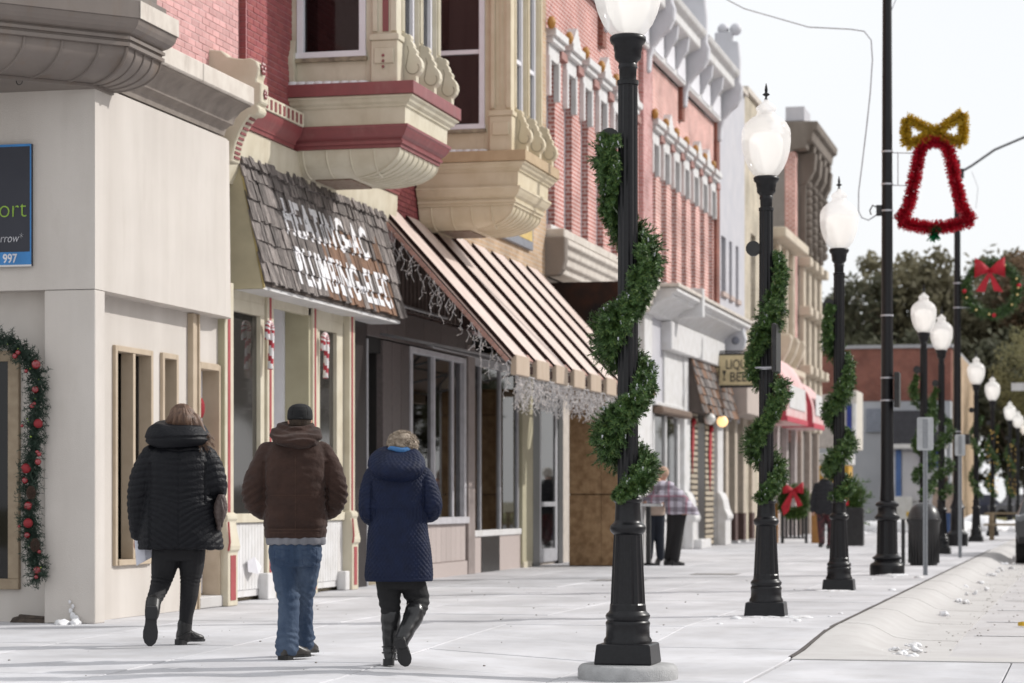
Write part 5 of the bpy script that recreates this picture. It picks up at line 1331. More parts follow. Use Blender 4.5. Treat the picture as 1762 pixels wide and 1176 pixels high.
TG = [mat('gold_tinsel',(.62,.42,.035),.4,(.46,.30,.02),scale=30,metal=.1), mat('gold_tinsel_bright',(.85,.65,.10),.3,(.7,.5,.08),metal=.2)]
TGR = [mat('green_tinsel',(.01,.16,.06),.3,(.01,.10,.04),metal=.4), mat('green_tinsel_bright',(.02,.4,.15),.2,metal=.5)]
bell = thing('bell_decoration', 'red tinsel bell outline with gold tinsel bow hung on the tall pole', 'decoration', (-2.35,37.0,5.9))
def bz(u, z): return (-2.33+u*.98, 37.0+u*.19, z)
bp_ = [bz(0,6.55),bz(-.12,6.53),bz(-.20,6.45),bz(-.24,6.3),bz(-.29,6.05),bz(-.34,5.8),bz(-.38,5.6),bz(-.45,5.45),bz(-.54,5.35),bz(-.4,5.30),bz(-.2,5.26),bz(0,5.25),bz(.2,5.26),bz(.4,5.31),bz(.56,5.36),bz(.46,5.47),bz(.40,5.6),bz(.35,5.8),bz(.29,6.05),bz(.24,6.3),bz(.20,6.45),bz(.12,6.53)]
tinsel(bp_, 'bell_outline', TR, 3, 8500, .115, bell)
bw_ = [bz(0,6.70),bz(-.22,6.80),bz(-.42,6.90),bz(-.43,6.70),bz(-.42,6.50),bz(-.22,6.57)]
tinsel(bw_, 'bow_loop', TG, 4, 2900, .10, bell)
tinsel([bz(0,6.70),bz(.22,6.82),bz(.42,6.97),bz(.43,6.75),bz(.42,6.52),bz(.22,6.58)], 'bow_loop', TG, 5, 2900, .10, bell)
tinsel([bz(.0,5.24),bz(.03,5.17),bz(-.04,5.15),bz(.02,5.12)], 'clapper', TGR, 6, 420, .12, bell, closed=False)
MB().tube([(X,Y,6.37),bz(-.25,6.37)],.008,5).tube([(X,Y,5.88),bz(-.32,5.88)],.008,5).tube([(X+.16,Y,6.37),(X+.16,Y,5.88)],.008,5).obj('bracket', ALU, bell)
tp2 = thing('tall_pole', 'tall black pole with long curved lamp arm, further along and carrying the wreath', 'pole', (-3.25, 60.4, 0), 'tall black poles')
X2, Y2 = -3.25, 60.4
MB().lathe([(.26,0),(.26,.3),(.2,.36),(.17,.4),(.16,.9),(.19,.95),(.14,1.05),(.11,1.15),(.10,1.4),(.070,9.5)], X2, Y2, 20).obj('shaft', BLACKP, tp2, smooth=40)
MB().tube([(X2,Y2,9.15),(X2+.35,Y2,9.35),(X2+.9,Y2,9.72),(X2+1.6,Y2,10.0),(X2+2.6,Y2,10.15)],.03,8).obj('arm', mat('dull_grey_metal',(.12,.12,.125),.4,metal=.5), tp2, smooth=True)
bx('arm_plate', X2, X2+.16, Y2-.06,Y2+.06,9.05,9.28, BLACK, tp2)
bx('junction_plate', X2+.1, X2+.3,Y2-.1,Y2+.1,2.5,2.75, BLACK, tp2)
for z in (6.45,5.85,2.8): MB().lathe([(.10,0),(.10,.03)], X2, Y2, 16, z).obj('clamp', ALU, tp2)
# wreath
wr = thing('wreath', 'large green wreath with red bow and yellow bulbs hung from the second tall pole', 'wreath', (-2.42,60.5,6.35))
wm = MB(); q = random.Random(9)
for k in range(900):
    a = q.uniform(0,2*PI); c = Vector((-2.42+.62*math.cos(a), 60.5, 6.32+.62*math.sin(a)))
    d = Vector((math.cos(a)*q.uniform(-1,1.3)+q.gauss(0,.5), q.gauss(0,.8), math.sin(a)*q.uniform(-1,1.3)+q.gauss(0,.5))).normalized(); tip = c+d*q.uniform(.10,.2)
    for j in range(9):
        p = c.lerp(tip, q.uniform(.2,1)); w = Vector((q.gauss(0,1),q.gauss(0,1),q.gauss(0,1))).normalized(); s = w.cross(d).normalized()*.006
        wm.cur = q.choice([0,0,0,1]); wm.add([p-s,p+s,p+w*.09+s,p+w*.09-s],[(0,1,2,3)])
wm.obj('boughs', GM, wr, fix=False)
MB().tube([(-2.42+.62*math.cos(a*PI/12),60.5,6.32+.62*math.sin(a*PI/12)) for a in range(24)],.05,6,closed=True).obj('ring', GM[0], wr)
RC = mat('red_ribbon_bright',(.48,.012,.028),.6,(.36,.01,.02))
for s in (-1,1):
    MB().rings([[(-2.46+s*.0,60.3,6.80),(-2.46,60.3,6.70),(-2.46,60.36,6.70),(-2.46,60.36,6.80)],[(-2.46+s*.2,60.22,6.98),(-2.46+s*.2,60.2,6.66),(-2.46+s*.2,60.38,6.66),(-2.46+s*.2,60.38,6.98)],[(-2.46+s*.36,60.26,7.08),(-2.46+s*.37,60.26,6.58),(-2.46+s*.36,60.38,6.58),(-2.46+s*.36,60.38,7.08)]]).obj('bow_loop', RC, wr, smooth='all')
    MB().rings([[(-2.46-.03,60.28,6.72),(-2.46+.03,60.28,6.72),(-2.46+.03,60.31,6.72),(-2.46-.03,60.31,6.72)],[(-2.46+s*.22-.12,60.26,6.25),(-2.46+s*.22+.10,60.26,6.22),(-2.46+s*.22+.10,60.29,6.22),(-2.46+s*.22-.12,60.29,6.25)]]).obj('bow_tail', RC, wr)
for a in (20,60,200,235,265,320,345,0): 
    a = R(a); MB().ball((-2.42+.64*math.cos(a),60.32,6.32+.64*math.sin(a)),.03,8,6).obj('bulb', mat('yellow_lamp_bulb',(.75,.6,.25),.2), wr, smooth='all')
for a in (185,5,275): a = R(a); MB().ball((-2.42+.66*math.cos(a),60.34,6.32+.66*math.sin(a)),.055,8,6).obj('red_bow', RC, wr, smooth='all')
MB().tube([(X2,Y2,6.46),(-3.0,60.5,6.46)],.015,5).tube([(X2,Y2,5.87),(-2.9,60.5,5.87)],.015,5).obj('bracket', ALU, wr)
# cable hanging to the tall pole
cbl = MB().tube([(-9.0,44,11.6),(-7.0,41,10.2),(-5.5,39,9.1),(-4.3,37.6,8.48),(-3.6,37.1,8.32),(-3.38,36.95,8.25),(-3.27,36.9,8.1),(-3.25,36.88,7.8),(-3.28,36.85,7.3),(-3.33,36.82,6.8),(-3.40,36.8,6.2),(-3.45,36.8,5.8),(-3.45,36.78,5.5),(-3.40,36.78,5.40),(-3.3,36.77,5.36),(-3.2,36.76,5.42),(-3.12,36.76,5.48)],.010,6)
cbl.obj('cable', mat('grey_cable',(.42,.43,.46),.6), smooth='all', label='pale cable swooping across the sky and dropping to the bell pole', cat='cable')
MB().tube([(-3.0,36.76,8.4),(-2.8,36.8,8.9),(-2.6,37,9.8),(-2.4,37.2,11)],.006,5).obj('cable', MATS['grey_cable'], label='thin cable rising to the right of the bell pole', cat='cable')
MB().tube([(-2.9,60.4,9.2),(-2.75,60.4,8.8),(-2.8,60.4,8.3)],.008,4).obj('cable', MATS['grey_cable'], label='short looping cable under the curved lamp arm', cat='cable')

# ================================================================== sidewalk furniture
bin_ = thing('litter_bin', 'dark domed litter bin standing between the tall pole and the sign post', 'litter bin', (-2.86,42.5,0))
MB().lathe([(.23,0),(.24,.03),(.275,.70),(.285,.74),(.30,.76),(.30,.80),(.27,.81)], -2.86, 42.5, 28).obj('body', mat('dark_bin_plastic',(.022,.022,.023),.4), bin_, smooth=40)
MB().lathe([(.285,.80),(.27,.88),(.22,.99),(.14,1.06),(.05,1.09),(.01,1.095)], -2.86, 42.5, 28).obj('dome_lid', mat('grey_bin_lid',(.045,.045,.048),.35), bin_, smooth=60)
st_ = MB()
for k in range(28):
    a = 2*PI*k/28; st_.box(-2.86+.262*math.cos(a)-.008,-2.86+.262*math.cos(a)+.008,42.5+.262*math.sin(a)-.008,42.5+.262*math.sin(a)+.008,.04,.72)
st_.obj('slat_frame', BLACK, bin_)
MB().box(-3.24,-3.20,42.4,42.44,0,.78).box(-3.24,-3.2,42.7,42.74,0,.78).box(-3.24,-3.20,42.4,42.74,.76,.80).obj('rail', BLACK, bin_)
PG = mat('galvanised_post',(.30,.32,.34),.45,(.25,.26,.28),metal=.4,scale=30)
def sign_post(x, y, zt, w, h, label, zs):
    s = thing('parking_sign', label, 'sign', (x,y,0), 'parking signs on steel posts')
    MB().box(x-.035,x-.01,y-.01,y+.012,0,zt).box(x+.01,x+.035,y-.01,y+.012,0,zt).box(x-.03,x+.03,y+.012,y+.016,0,zt).obj('post', PG, s)
    MB().prism(rrect(x-w/2,x+w/2,zs,zs+h,.03),'y',y-.03,y-.022).obj('plate', mat('sign_back_aluminium',(.50,.52,.54),.4,metal=.4), s)
    MB().prism(rrect(x-w/6,x+w/6,zs+.03,zs+h-.03,.01),'y',y-.034,y-.03).obj('channel', PG, s)
sign_post(-2.46,36.9,2.36,.245,.50,'back of a rounded parking sign on the nearer steel post',1.88)
sign_post(-2.54,48.2,2.40,.20,.42,'back of a narrower parking sign on the further steel post',2.0)
tn = thing('street_name_sign', 'white street name blades on a distant dark post', 'sign', (-2.6,93,0))
MB().box(-3.0,-1.7,93,93.04,5.25,5.55).box(-2.4,-2.34,92.6,93.4,5.56,5.86).obj('blade', WHITE, tn); MB().tube([(-2.4,93.02,0),(-2.4,93.02,5.25)],.04,8).obj('post', BLACK, tn)
# small round cafe table and easel with wreath
tb = thing('high_table', 'tall thin pedestal table with pale top beside the two bending people', 'table', (-7.45,41.35,0))
bx('table_top', -7.72,-7.28,41.1,41.55,1.02,1.07, mat('pale_table_top',(.6,.6,.6),.5), tb, bevel=.015); MB().box(-7.54,-7.46,41.28,41.36,.02,1.02).box(-7.7,-7.3,41.28,41.36,.0,.04).obj('leg', BLACK, tb)
es = thing('wreath_stand', 'black slatted stand holding a green wreath with big red bow', 'stand', (-7.7,63.5,0))
MB().box(-7.98,-7.90,63.4,63.48,0,1.6).box(-7.35,-7.28,63.4,63.48,0,1.0).box(-7.9,-7.35,63.42,63.46,.12,.16).box(-7.9,-7.35,63.42,63.46,.9,.95).obj('frame', BLACK, es)
for k in range(5): bx('slat', -7.86+k*.105,-7.80+k*.105,63.43,63.45,.16,.9, BLACK, es)
for x_ in (-8.3,-7.2): bx('timber_leg', x_,x_+.22,63.6,63.7,0,1.05, mat('orange_timber',(.42,.20,.06),.7), es)
w2 = thing('wreath', 'green wreath with large red bow leaning on the black slatted stand', 'wreath', (-7.6,63.3,1.1))
wm = MB(); 
for k in range(420):
    a = q.uniform(0,2*PI); rr_ = q.uniform(.2,.42); c = Vector((-7.62+rr_*math.cos(a), 63.3, 1.08+rr_*math.sin(a)))
    for j in range(8):
        w = Vector((q.gauss(0,1),q.gauss(0,1),q.gauss(0,1))).normalized(); s = w.orthogonal().normalized()*.008
        wm.cur = q.choice([0,1,1,2]); wm.add([c-s,c+s,c+w*.12+s,c+w*.12-s],[(0,1,2,3)])
wm.obj('boughs', GM, w2, fix=False)
for s in (-1,1):
    MB().rings([[(-7.62,63.1,1.42),(-7.62,63.1,1.34),(-7.62,63.2,1.34),(-7.62,63.2,1.42)],[(-7.62+s*.26,63.0,1.60),(-7.62+s*.26,63.0,1.30),(-7.62+s*.26,63.2,1.3),(-7.62+s*.26,63.2,1.6)]]).obj('bow_loop', RC, w2, smooth='all')
MB().prism([(-7.66,1.38),(-7.58,1.38),(-7.72,.85),(-7.86,.72),(-7.92,.95)],'y',63.02,63.05).prism([(-7.64,1.38),(-7.56,1.38),(-7.36,1.0),(-7.5,.95)],'y',63.0,63.03).obj('bow_tail', RC, w2)
w3_ = thing('evergreen_bundle', 'evergreen boughs with red ribbon behind the third lamp post', 'plant', (-6.4,60,0.9))
wm = MB()
for k in range(200):
    c = Vector((-5.75+q.gauss(0,.16), 60, 1.15+q.gauss(0,.22)))
    for j in range(8):
        w = Vector((q.gauss(0,1),q.gauss(0,1),abs(q.gauss(0,1)))).normalized(); s = w.orthogonal().normalized()*.008
        wm.cur = q.choice([0,1,1,2]); wm.add([c-s,c+s,c+w*.14+s,c+w*.14-s],[(0,1,2,3)])
wm.obj('boughs', GM, w3_, fix=False); bx('red_ribbon', -5.95,-5.86,59.85,59.9,1.0,1.6, RC, w3_)
bx('tub', -6.0,-5.5,59.85,60.2,0,.95, BLACK, w3_, bevel=.02)
yb_ = thing('yellow_beam', 'yellow beam lying on the ploughed snow beyond the third lamp', 'beam', (-5.4,86,.6))
bx('beam', -6.4,-4.6,86,86.3,.55,.72, mat('mustard2',(.6,.4,.05),.6), yb_)
bn_ = thing('picnic_bench', 'wooden picnic bench at the far end of the sidewalk near the kerb', 'bench', (-2.3,70,0))
WD = mat('weathered_bench_wood',(.30,.24,.16),.8,(.22,.17,.11),scale=6)
for z_, y_ in ((.78,70.0),(.46,69.4),(.46,70.6)): bx('plank', -3.0,-1.7,y_-.18,y_+.18,z_-.05,z_, WD, bn_)
for x_ in (-2.85,-1.9): MB().box(x_,x_+.1,69.5,69.6,0,.75).box(x_,x_+.1,70.4,70.5,0,.75).obj('leg', WD, bn_)
# dark parked car at the right edge
car = thing('parked_car', 'black parked car cut off by the right edge of the picture', 'car', (-.45,51.7,-.16))
cx0, cx1, cy0, cy1 = -1.52, .30, 49.5, 54.0
secs = [(49.5,.55,.92,.06),(49.62,.42,1.02,.0),(49.9,.36,1.05,0),(50.2,.34,1.5,.14),(50.7,.34,1.62,.17),(52.0,.34,1.64,.17),(52.7,.34,1.45,.15),(53.1,.34,1.05,.02),(53.8,.38,.95,.03),(54.0,.5,.8,.1)]
cr = []
for y, zb, zt_, ins in secs:
    zm = min(1.0, zt_-.04)
    cr.append([(cx0+.06,y,zb-.16),(cx1-.06,y,zb-.16),(cx1,y,.5),(cx1,y,zm-.16),(cx1-.05-ins,y,zt_-.22),(cx1-.2-ins,y,zt_-.16),(cx0+.2+ins,y,zt_-.16),(cx0+.05+ins,y,zt_-.22),(cx0,y,zm-.16),(cx0,y,.5)])
CARP = mat('black_car_paint',(.012,.012,.014),.22,spec=.6,coat=.8)
MB().rings(cr).obj('body', CARP, car, smooth=35)
for y in (50.35, 53.1):
    for x_ in (cx0+.10, cx1-.10):
        w = MB(); 
        w.rings([[(x_+o_, y+r_*math.cos(2*PI*k/20), .17+r_*math.sin(2*PI*k/20)) for k in range(20)] for o_, r_ in ((-.11,.27),(-.11,.33),(.11,.33),(.11,.27))])
        wh = w.obj('wheel', mat('tyre_rubber',(.02,.02,.02),.8), car, smooth=40)
for x_ in (cx1-.26,): bx('tail_light', x_, x_+.2, 49.46, 49.5, .55, .72, mat('tail_lamp_red',(.3,.01,.01),.2), car)
bx('number_plate', -.85,-.38,49.47,49.49,.42,.54, WHITE, car)
bx('rear_window', -1.2,-.02,49.93,50.15,1.0,1.3, GLASSD, car)
MB().tube([(-1.42,50.0,1.5),(-1.42,49.8,1.95)],.03,8).ball((-1.42,49.8,2.0),.08,8,6,(1,1,.5)).obj('mirror_lamp', WHITE, car) if False else None
# distant cars
for q_, (x_, y_, c_, lb) in enumerate(((-6.4,141,(.10,.11,.16),'blurred blue grey car far beyond the crossing'),(-3.6,140,(.30,.31,.36),'blurred silver car far beyond the crossing'),(-8.6,138,(.09,.03,.06),'blurred maroon car far beyond the crossing'))):
    c = thing('distant_car', lb, 'car', (x_,y_,0))
    MB().rings([[(x_-2.1,y_-.9,.3),(x_+2.1,y_-.9,.3),(x_+2.1,y_+.9,.3),(x_-2.1,y_+.9,.3)],[(x_-2.2,y_-.9,.85),(x_+2.2,y_-.9,.85),(x_+2.2,y_+.9,.85),(x_-2.2,y_+.9,.85)],[(x_-1.5,y_-.8,.95),(x_+1.2,y_-.8,.95),(x_+1.2,y_+.8,.95),(x_-1.5,y_+.8,.95)],[(x_-1.1,y_-.7,1.45),(x_+.7,y_-.7,1.45),(x_+.7,y_+.7,1.45),(x_-1.1,y_+.7,1.45)]]).obj('body', mat('far_car_%s'%['blue','silver','maroon'][q_], c_, .3), c)
    for dx in (-1.4,1.4): MB().rings([[(x_+dx+.32*math.cos(2*PI*k/12),y_+o_,.32+.32*math.sin(2*PI*k/12)) for k in range(12)] for o_ in (-.92,-.7)]).obj('wheel', MATS['tyre_rubber'], c)
MB().add([(-40,120,-.02),(40,120,-.02),(40,152,.3),(-40,152,.3)],[(0,1,2,3)]).obj('far_lawn', mat('dry_grass',(.20,.20,.07),.95,(.15,.13,.06),scale=.5), kind='structure')

# ================================================================== trees
LEAFA = mat('olive_brown_leaf',(.19,.17,.10),.8,(.12,.11,.065),scale=.6,trans=.3); LEAFB = mat('dark_green_leaf',(.105,.105,.062),.8,(.065,.07,.042),scale=.6,trans=.25); LEAFC = mat('yellow_green_leaf',(.25,.23,.11),.8,(.16,.155,.07),scale=.6,trans=.3)
LEAFD = mat('rust_leaf',(.20,.13,.075),.8,(.12,.08,.045),scale=.6,trans=.3)
BARK = mat('bark',(.10,.08,.065),.9,(.06,.05,.04),scale=3)
def tree(x, y, h, cr_, leaf, n, label, seed, zc=.58, ls=.58, gap=.35, squash=.8):
    q = random.Random(seed); t = thing('tree', label, 'tree', (x,y,0), 'trees beyond the crossing')
    tr = MB(); tr.tube([(x,y,-.2),(x+.1,y,h*.25),(x-.1,y,h*.5),(x,y,h*.8)], .3, 8, radii=[.38,.3,.2,.06])
    cl = []
    for k in range(26):
        a = q.uniform(0,2*PI); e = q.uniform(-.35,1.2); r_ = cr_*q.uniform(.45,.95)
        c = Vector((x+r_*math.cos(a)*math.cos(e*.9), y+r_*math.sin(a)*math.cos(e*.9), h*zc+r_*squash*math.sin(e)*1.1))
        s_ = Vector((x, y, h*q.uniform(.25,.6))); mid = s_.lerp(c,.5)+Vector((q.uniform(-.4,.4),0,q.uniform(0,.5)))
        tr.tube([s_, mid, c], .1, 5, radii=[.12,.07,.02]); cl.append((c, cr_*q.uniform(.26,.46)))
        for j in range(3):
            e2 = c+Vector((q.gauss(0,1),q.gauss(0,1),q.gauss(0,.7)))*cr_*.22; tr.tube([c.lerp(s_,.2), e2], .03, 3, radii=[.04,.01]); cl.append((e2, cr_*q.uniform(.12,.24)))
    tr.obj('trunk', BARK, t)
    m = MB()
    for k in range(n):
        c, r_ = q.choice(cl); d = Vector((q.gauss(0,1),q.gauss(0,1),q.gauss(0,.8))); d = d.normalized()*r_*q.random()**.45
        p = c+d; u = Vector((q.gauss(0,1),q.gauss(0,1),q.gauss(0,1))).normalized()*ls*q.uniform(.5,1); v = u.orthogonal().normalized()*ls*.6*q.uniform(.5,1)
        m.add([p-u*.5,p+v*.5,p+u*.5,p-v*.5],[(0,1,2,3)])
    m.obj('crown', leaf, t, fix=False)
tree(-14.2,150,15.5,5.2,LEAFB,15000,'dark green tree rising above the left end of the far brick building',1)
tree(-9.5,152,17.8,5.6,LEAFA,15000,'broad olive brown tree behind the brick building and bell decoration',2,zc=.6)
tree(-5.0,156,19.0,5.4,LEAFA,15000,'tall olive brown tree behind the wreath',3,zc=.62)
tree(-1.4,150,18.0,4.6,LEAFD,11000,'rusty brown topped tree at the right edge of the picture',4,zc=.68)
tree(-1.0,128,11.6,3.9,LEAFC,14000,'pale yellow green feathery tree low at the right edge, under the wreath',5,zc=.55,ls=.2)
tree(-4.6,142,12.5,4.4,LEAFB,14000,'dark tree behind the second tall pole',6,zc=.5)
tree(-11.5,146,13.5,4.2,LEAFB,7000,'dark tree just above the brick roof line',7,zc=.55)
tree(2.6,145,13,4.6,LEAFC,7000,'pale olive tree partly outside the right edge',8,zc=.5)
tree(-7.6,160,14,4.6,LEAFB,6000,'dark undergrowth tree behind the small white house',9,zc=.45)
tree(-3.0,162,9,4.2,LEAFB,6000,'low dark bushy tree behind the distant cars',10,zc=.4)
tree(.8,158,10,4.4,LEAFB,6000,'low dark tree behind the picnic bench at the right',11,zc=.4)

# trees on the other side of the street, outside the frame, seen in the shop windows
src = [o for o in COL.objects if o.name.startswith('tree') and o.get('category') == 'tree']
for k_, (x_, y_) in enumerate(((17,60),(18,70),(16,80),(17,92),(18,104),(16,118),(19,132))):
    copy_tree(src[(k_*2) % 4], (x_, y_, -2), ['dark tree on the far side of the street, reflected in the shop windows'][0], 'trees across the street')
# ================================================================== people
def evaluated(mb, name, voxel, smooth=2, mats=None):
    me = bpy.data.meshes.new(name); me.from_pydata(mb.v, [], mb.f)
    bm = bmesh.new(); bm.from_mesh(me); bmesh.ops.recalc_face_normals(bm, faces=bm.faces); bm.to_mesh(me); bm.free()
    o = bpy.data.objects.new('tmp', me); COL.objects.link(o)
    r = o.modifiers.new('r', 'REMESH'); r.mode = 'VOXEL'; r.voxel_size = voxel; r.use_smooth_shade = True
    if smooth:
        s = o.modifiers.new('s', 'SMOOTH'); s.factor = .5; s.iterations = smooth
    dg = bpy.context.evaluated_depsgraph_get(); dg.update()
    out = bpy.data.meshes.new_from_object(o.evaluated_get(dg)); out.name = name
    bpy.data.objects.remove(o); bpy.data.meshes.remove(me)
    out.polygons.foreach_set('use_smooth', [True]*len(out.polygons))
    return out
def displace(me, fn):
    n = len(me.vertices)
    nor = [v.normal.copy() for v in me.vertices]
    for v, nn in zip(me.vertices, nor):
        d = fn(v.co, nn)
        if d: v.co += nn*d
    me.update()
def link(me, name, m, parent, **k):
    me.materials.clear()
    for x in (m if isinstance(m, (list,tuple)) else [m]): me.materials.append(x)
    o = bpy.data.objects.new(name, me); COL.objects.link(o); o.parent = parent; WL[o] = WL[parent]
    return tag(o, **k)
def ell(cx, cy, z, rx, ry, n=24, p=2.3, tilt=0, fold=None):
    out = []
    for k in range(n):
        a = 2*PI*k/n; c, s = math.cos(a), math.sin(a)
        x = cx+rx*abs(c)**(2/p)*(1 if c >= 0 else -1); y = cy+ry*abs(s)**(2/p)*(1 if s >= 0 else -1)
        out.append((x, y, z+tilt*(y-cy)))
    return out
def limb(mb, pts):                          # pts (x,y,z,r)
    P = [Vector(p[:3]) for p in pts]; rr = [p[3] for p in pts]
    fine, fr = [], []
    n = len(P)
    for i in range(n-1):
        p0, p1, p2, p3 = P[max(i-1,0)], P[i], P[i+1], P[min(i+2,n-1)]
        for q in range(6):
            t = q/6
            fine.append(.5*((2*p1)+(-p0+p2)*t+(2*p0-5*p1+4*p2-p3)*t*t+(-p0+3*p1-3*p2+p3)*t**3)); fr.append(rr[i]*(1-t)+rr[i+1]*t)
    fine.append(P[-1]); fr.append(rr[-1])
    mb.tube(fine, .05, 16, radii=fr)
    mb.ball(P[-1], rr[-1]*.98, 12, 8); mb.ball(P[0], rr[0]*.98, 12, 8)
def hand(mb, w, d, n, s=1.0, side=1, curl=.6):
    # w wrist, d finger direction, n palm normal (fingers curl towards it)
    w = Vector(w); d = Vector(d).normalized(); n = Vector(n); n = (n-d*n.dot(d)).normalized(); u = d.cross(n)*side
    def P(a, b, c): return w+d*a*s+u*b*s+n*c*s
    a0 = [P(0,-.022,-.014),P(0,.022,-.014),P(0,.022,.014),P(0,-.022,.014)]; a1 = [P(.09,-.042,-.013),P(.09,.042,-.013),P(.09,.042,.012),P(.09,-.042,.012)]
    mb.rings([a0, [x.lerp(y,.5) for x,y in zip(a0,a1)], a1])
    for b_, L in ((.033,.066),(.011,.074),(-.011,.069),(-.032,.054)):
        a = 0; p = P(.085,b_,0); pts = [p]
        for seg in (L*.45,L*.32,L*.23):
            a += curl*.8; pts.append(pts[-1]+(d*math.cos(a)+n*math.sin(a))*seg*s)
        mb.tube(pts, .0085*s, 7, radii=[.0095*s,.009*s,.0085*s,.0075*s])
    t = [P(.02,.03,.006),P(.05,.052,.016),P(.078,.05,.032),P(.098,.04,.042)]
    mb.tube(t, .01*s, 7, radii=[.013*s,.012*s,.0105*s,.009*s])
SKIN = mat('skin', (.52,.30,.22), .5, (.46,.25,.18), scale=12, spec=.35)
def head(mb, c, s=1.0, yaw=0, pitch=0):
    c = Vector(c); b0 = len(mb.v)
    rs_ = []
    for z, rx, ry, cy in ((-.125,.028,.03,.035),(-.115,.045,.05,.03),(-.09,.058,.07,.018),(-.06,.066,.082,.008),(-.03,.071,.088,.004),(0,.074,.093,0),(.03,.077,.097,-.003),(.06,.074,.094,-.006),(.085,.062,.078,-.01),(.103,.04,.05,-.012),(.112,.015,.02,-.012)):
        rs_.append(ell(0, cy, z, rx, ry, 18, 2.1))
    mb.rings(rs_)
    mb.rings([[(-.004,.085,.02),(.004,.085,.02),(.004,.09,.02),(-.004,.09,.02)],[(-.012,.088,-.03),(.012,.088,-.03),(.013,.108,-.028),(-.013,.108,-.028)],[(-.013,.085,-.04),(.013,.085,-.04),(.01,.098,-.04),(-.01,.098,-.04)]])
    for s_ in (-1,1):
        mb.ball((s_*.076,-.005,-.012), .03, 10, 6, (.35,.65,1)); mb.ball((s_*.03,.078,.008), .016, 8, 6)
    mb.ball((0,.082,-.066), .022, 10, 6, (1.2,.5,.5)); mb.ball((0,.07,-.105), .028, 8, 6)
    M = Matrix.Translation(c) @ Matrix.Rotation(yaw,4,'Z') @ Matrix.Rotation(pitch,4,'X') @ Matrix.Scale(s,4)
    for i in range(b0, len(mb.v)): mb.v[i] = tuple(M @ Vector(mb.v[i]))
def seam_lines(me, lines, r, parent, m, name='seam', off=.001):
    bv = BVHTree.FromPolygons([v.co for v in me.vertices], [list(p.vertices) for p in me.polygons])
    b = MB()
    for ln in lines:
        pts = []
        for i in range(len(ln)-1):
            for q in range(12):
                x = ln[i][0]+(ln[i+1][0]-ln[i][0])*q/12; z = ln[i][1]+(ln[i+1][1]-ln[i][1])*q/12
                h = bv.ray_cast(Vector((x,-1.5,z)), Vector((0,1,0)))
                if h[0] is not None: pts.append((h[0].x, h[0].y-off, h[0].z))
        if len(pts) > 2: b.tube(pts, r, 5)
    return link(b.mesh(name, m, (0,0,0), 'all'), name, m, parent)
def shoe(mb, heel, toe, h=.07, w=.048, soleface=None):
    heel = Vector(heel); toe = Vector(toe); d = (toe-heel); L = d.length; d.normalize()
    up = Vector((0,0,1)) if soleface is None else Vector(soleface); up = (up-d*up.dot(d)).normalized(); u = d.cross(up)
    rg = []
    for t, ww, hh in ((0,.62,.8),(.04,.78,1),(.15,.84,1.1),(.3,.80,1.15),(.45,.84,1.0),(.6,.98,.82),(.75,1.0,.66),(.88,.86,.56),(.96,.6,.46),(1.0,.3,.3)):
        c = heel+d*(L*t); r_ = []
        for k in range(14):
            a = 2*PI*k/14; cc, ss = math.cos(a), math.sin(a)
            r_.append(c+u*(w*ww*cc)+up*(h*hh*(.5+.5*max(-1,min(1,ss*1.35)))))
        rg.append(r_)
    mb.rings(rg)
def sole(mb, heel, toe, w=.05, th=.018, soleface=None, heelh=.02):
    heel = Vector(heel); toe = Vector(toe); d = (toe-heel); L = d.length; d.normalize()
    up = Vector((0,0,1)) if soleface is None else Vector(soleface); up = (up-d*up.dot(d)).normalized(); u = d.cross(up)
    outl = [(-.01,.0),(0,.7),(.1,.86),(.3,.78),(.45,.8),(.65,1.02),(.8,1.0),(.93,.75),(1.02,.25)]
    pts = [(t, w*a) for t, a in outl]+[(t, -w*a) for t, a in outl[::-1]]
    lo = [heel+d*(L*t)+u*b-up*0 for t, b in pts]; hi = [p+up*th for p in lo]
    mb.rings([lo, hi])
    hp = [(t,b) for t,b in pts if t <= .31]
    lo2 = [heel+d*(L*t)+u*b-up*heelh for t,b in hp]; hi2 = [heel+d*(L*t)+u*b+up*.001 for t,b in hp]
    mb.rings([lo2, hi2])
def ns(v, f): return noise.noise(Vector((v.x*f[0], v.y*f[1], v.z*f[2])))

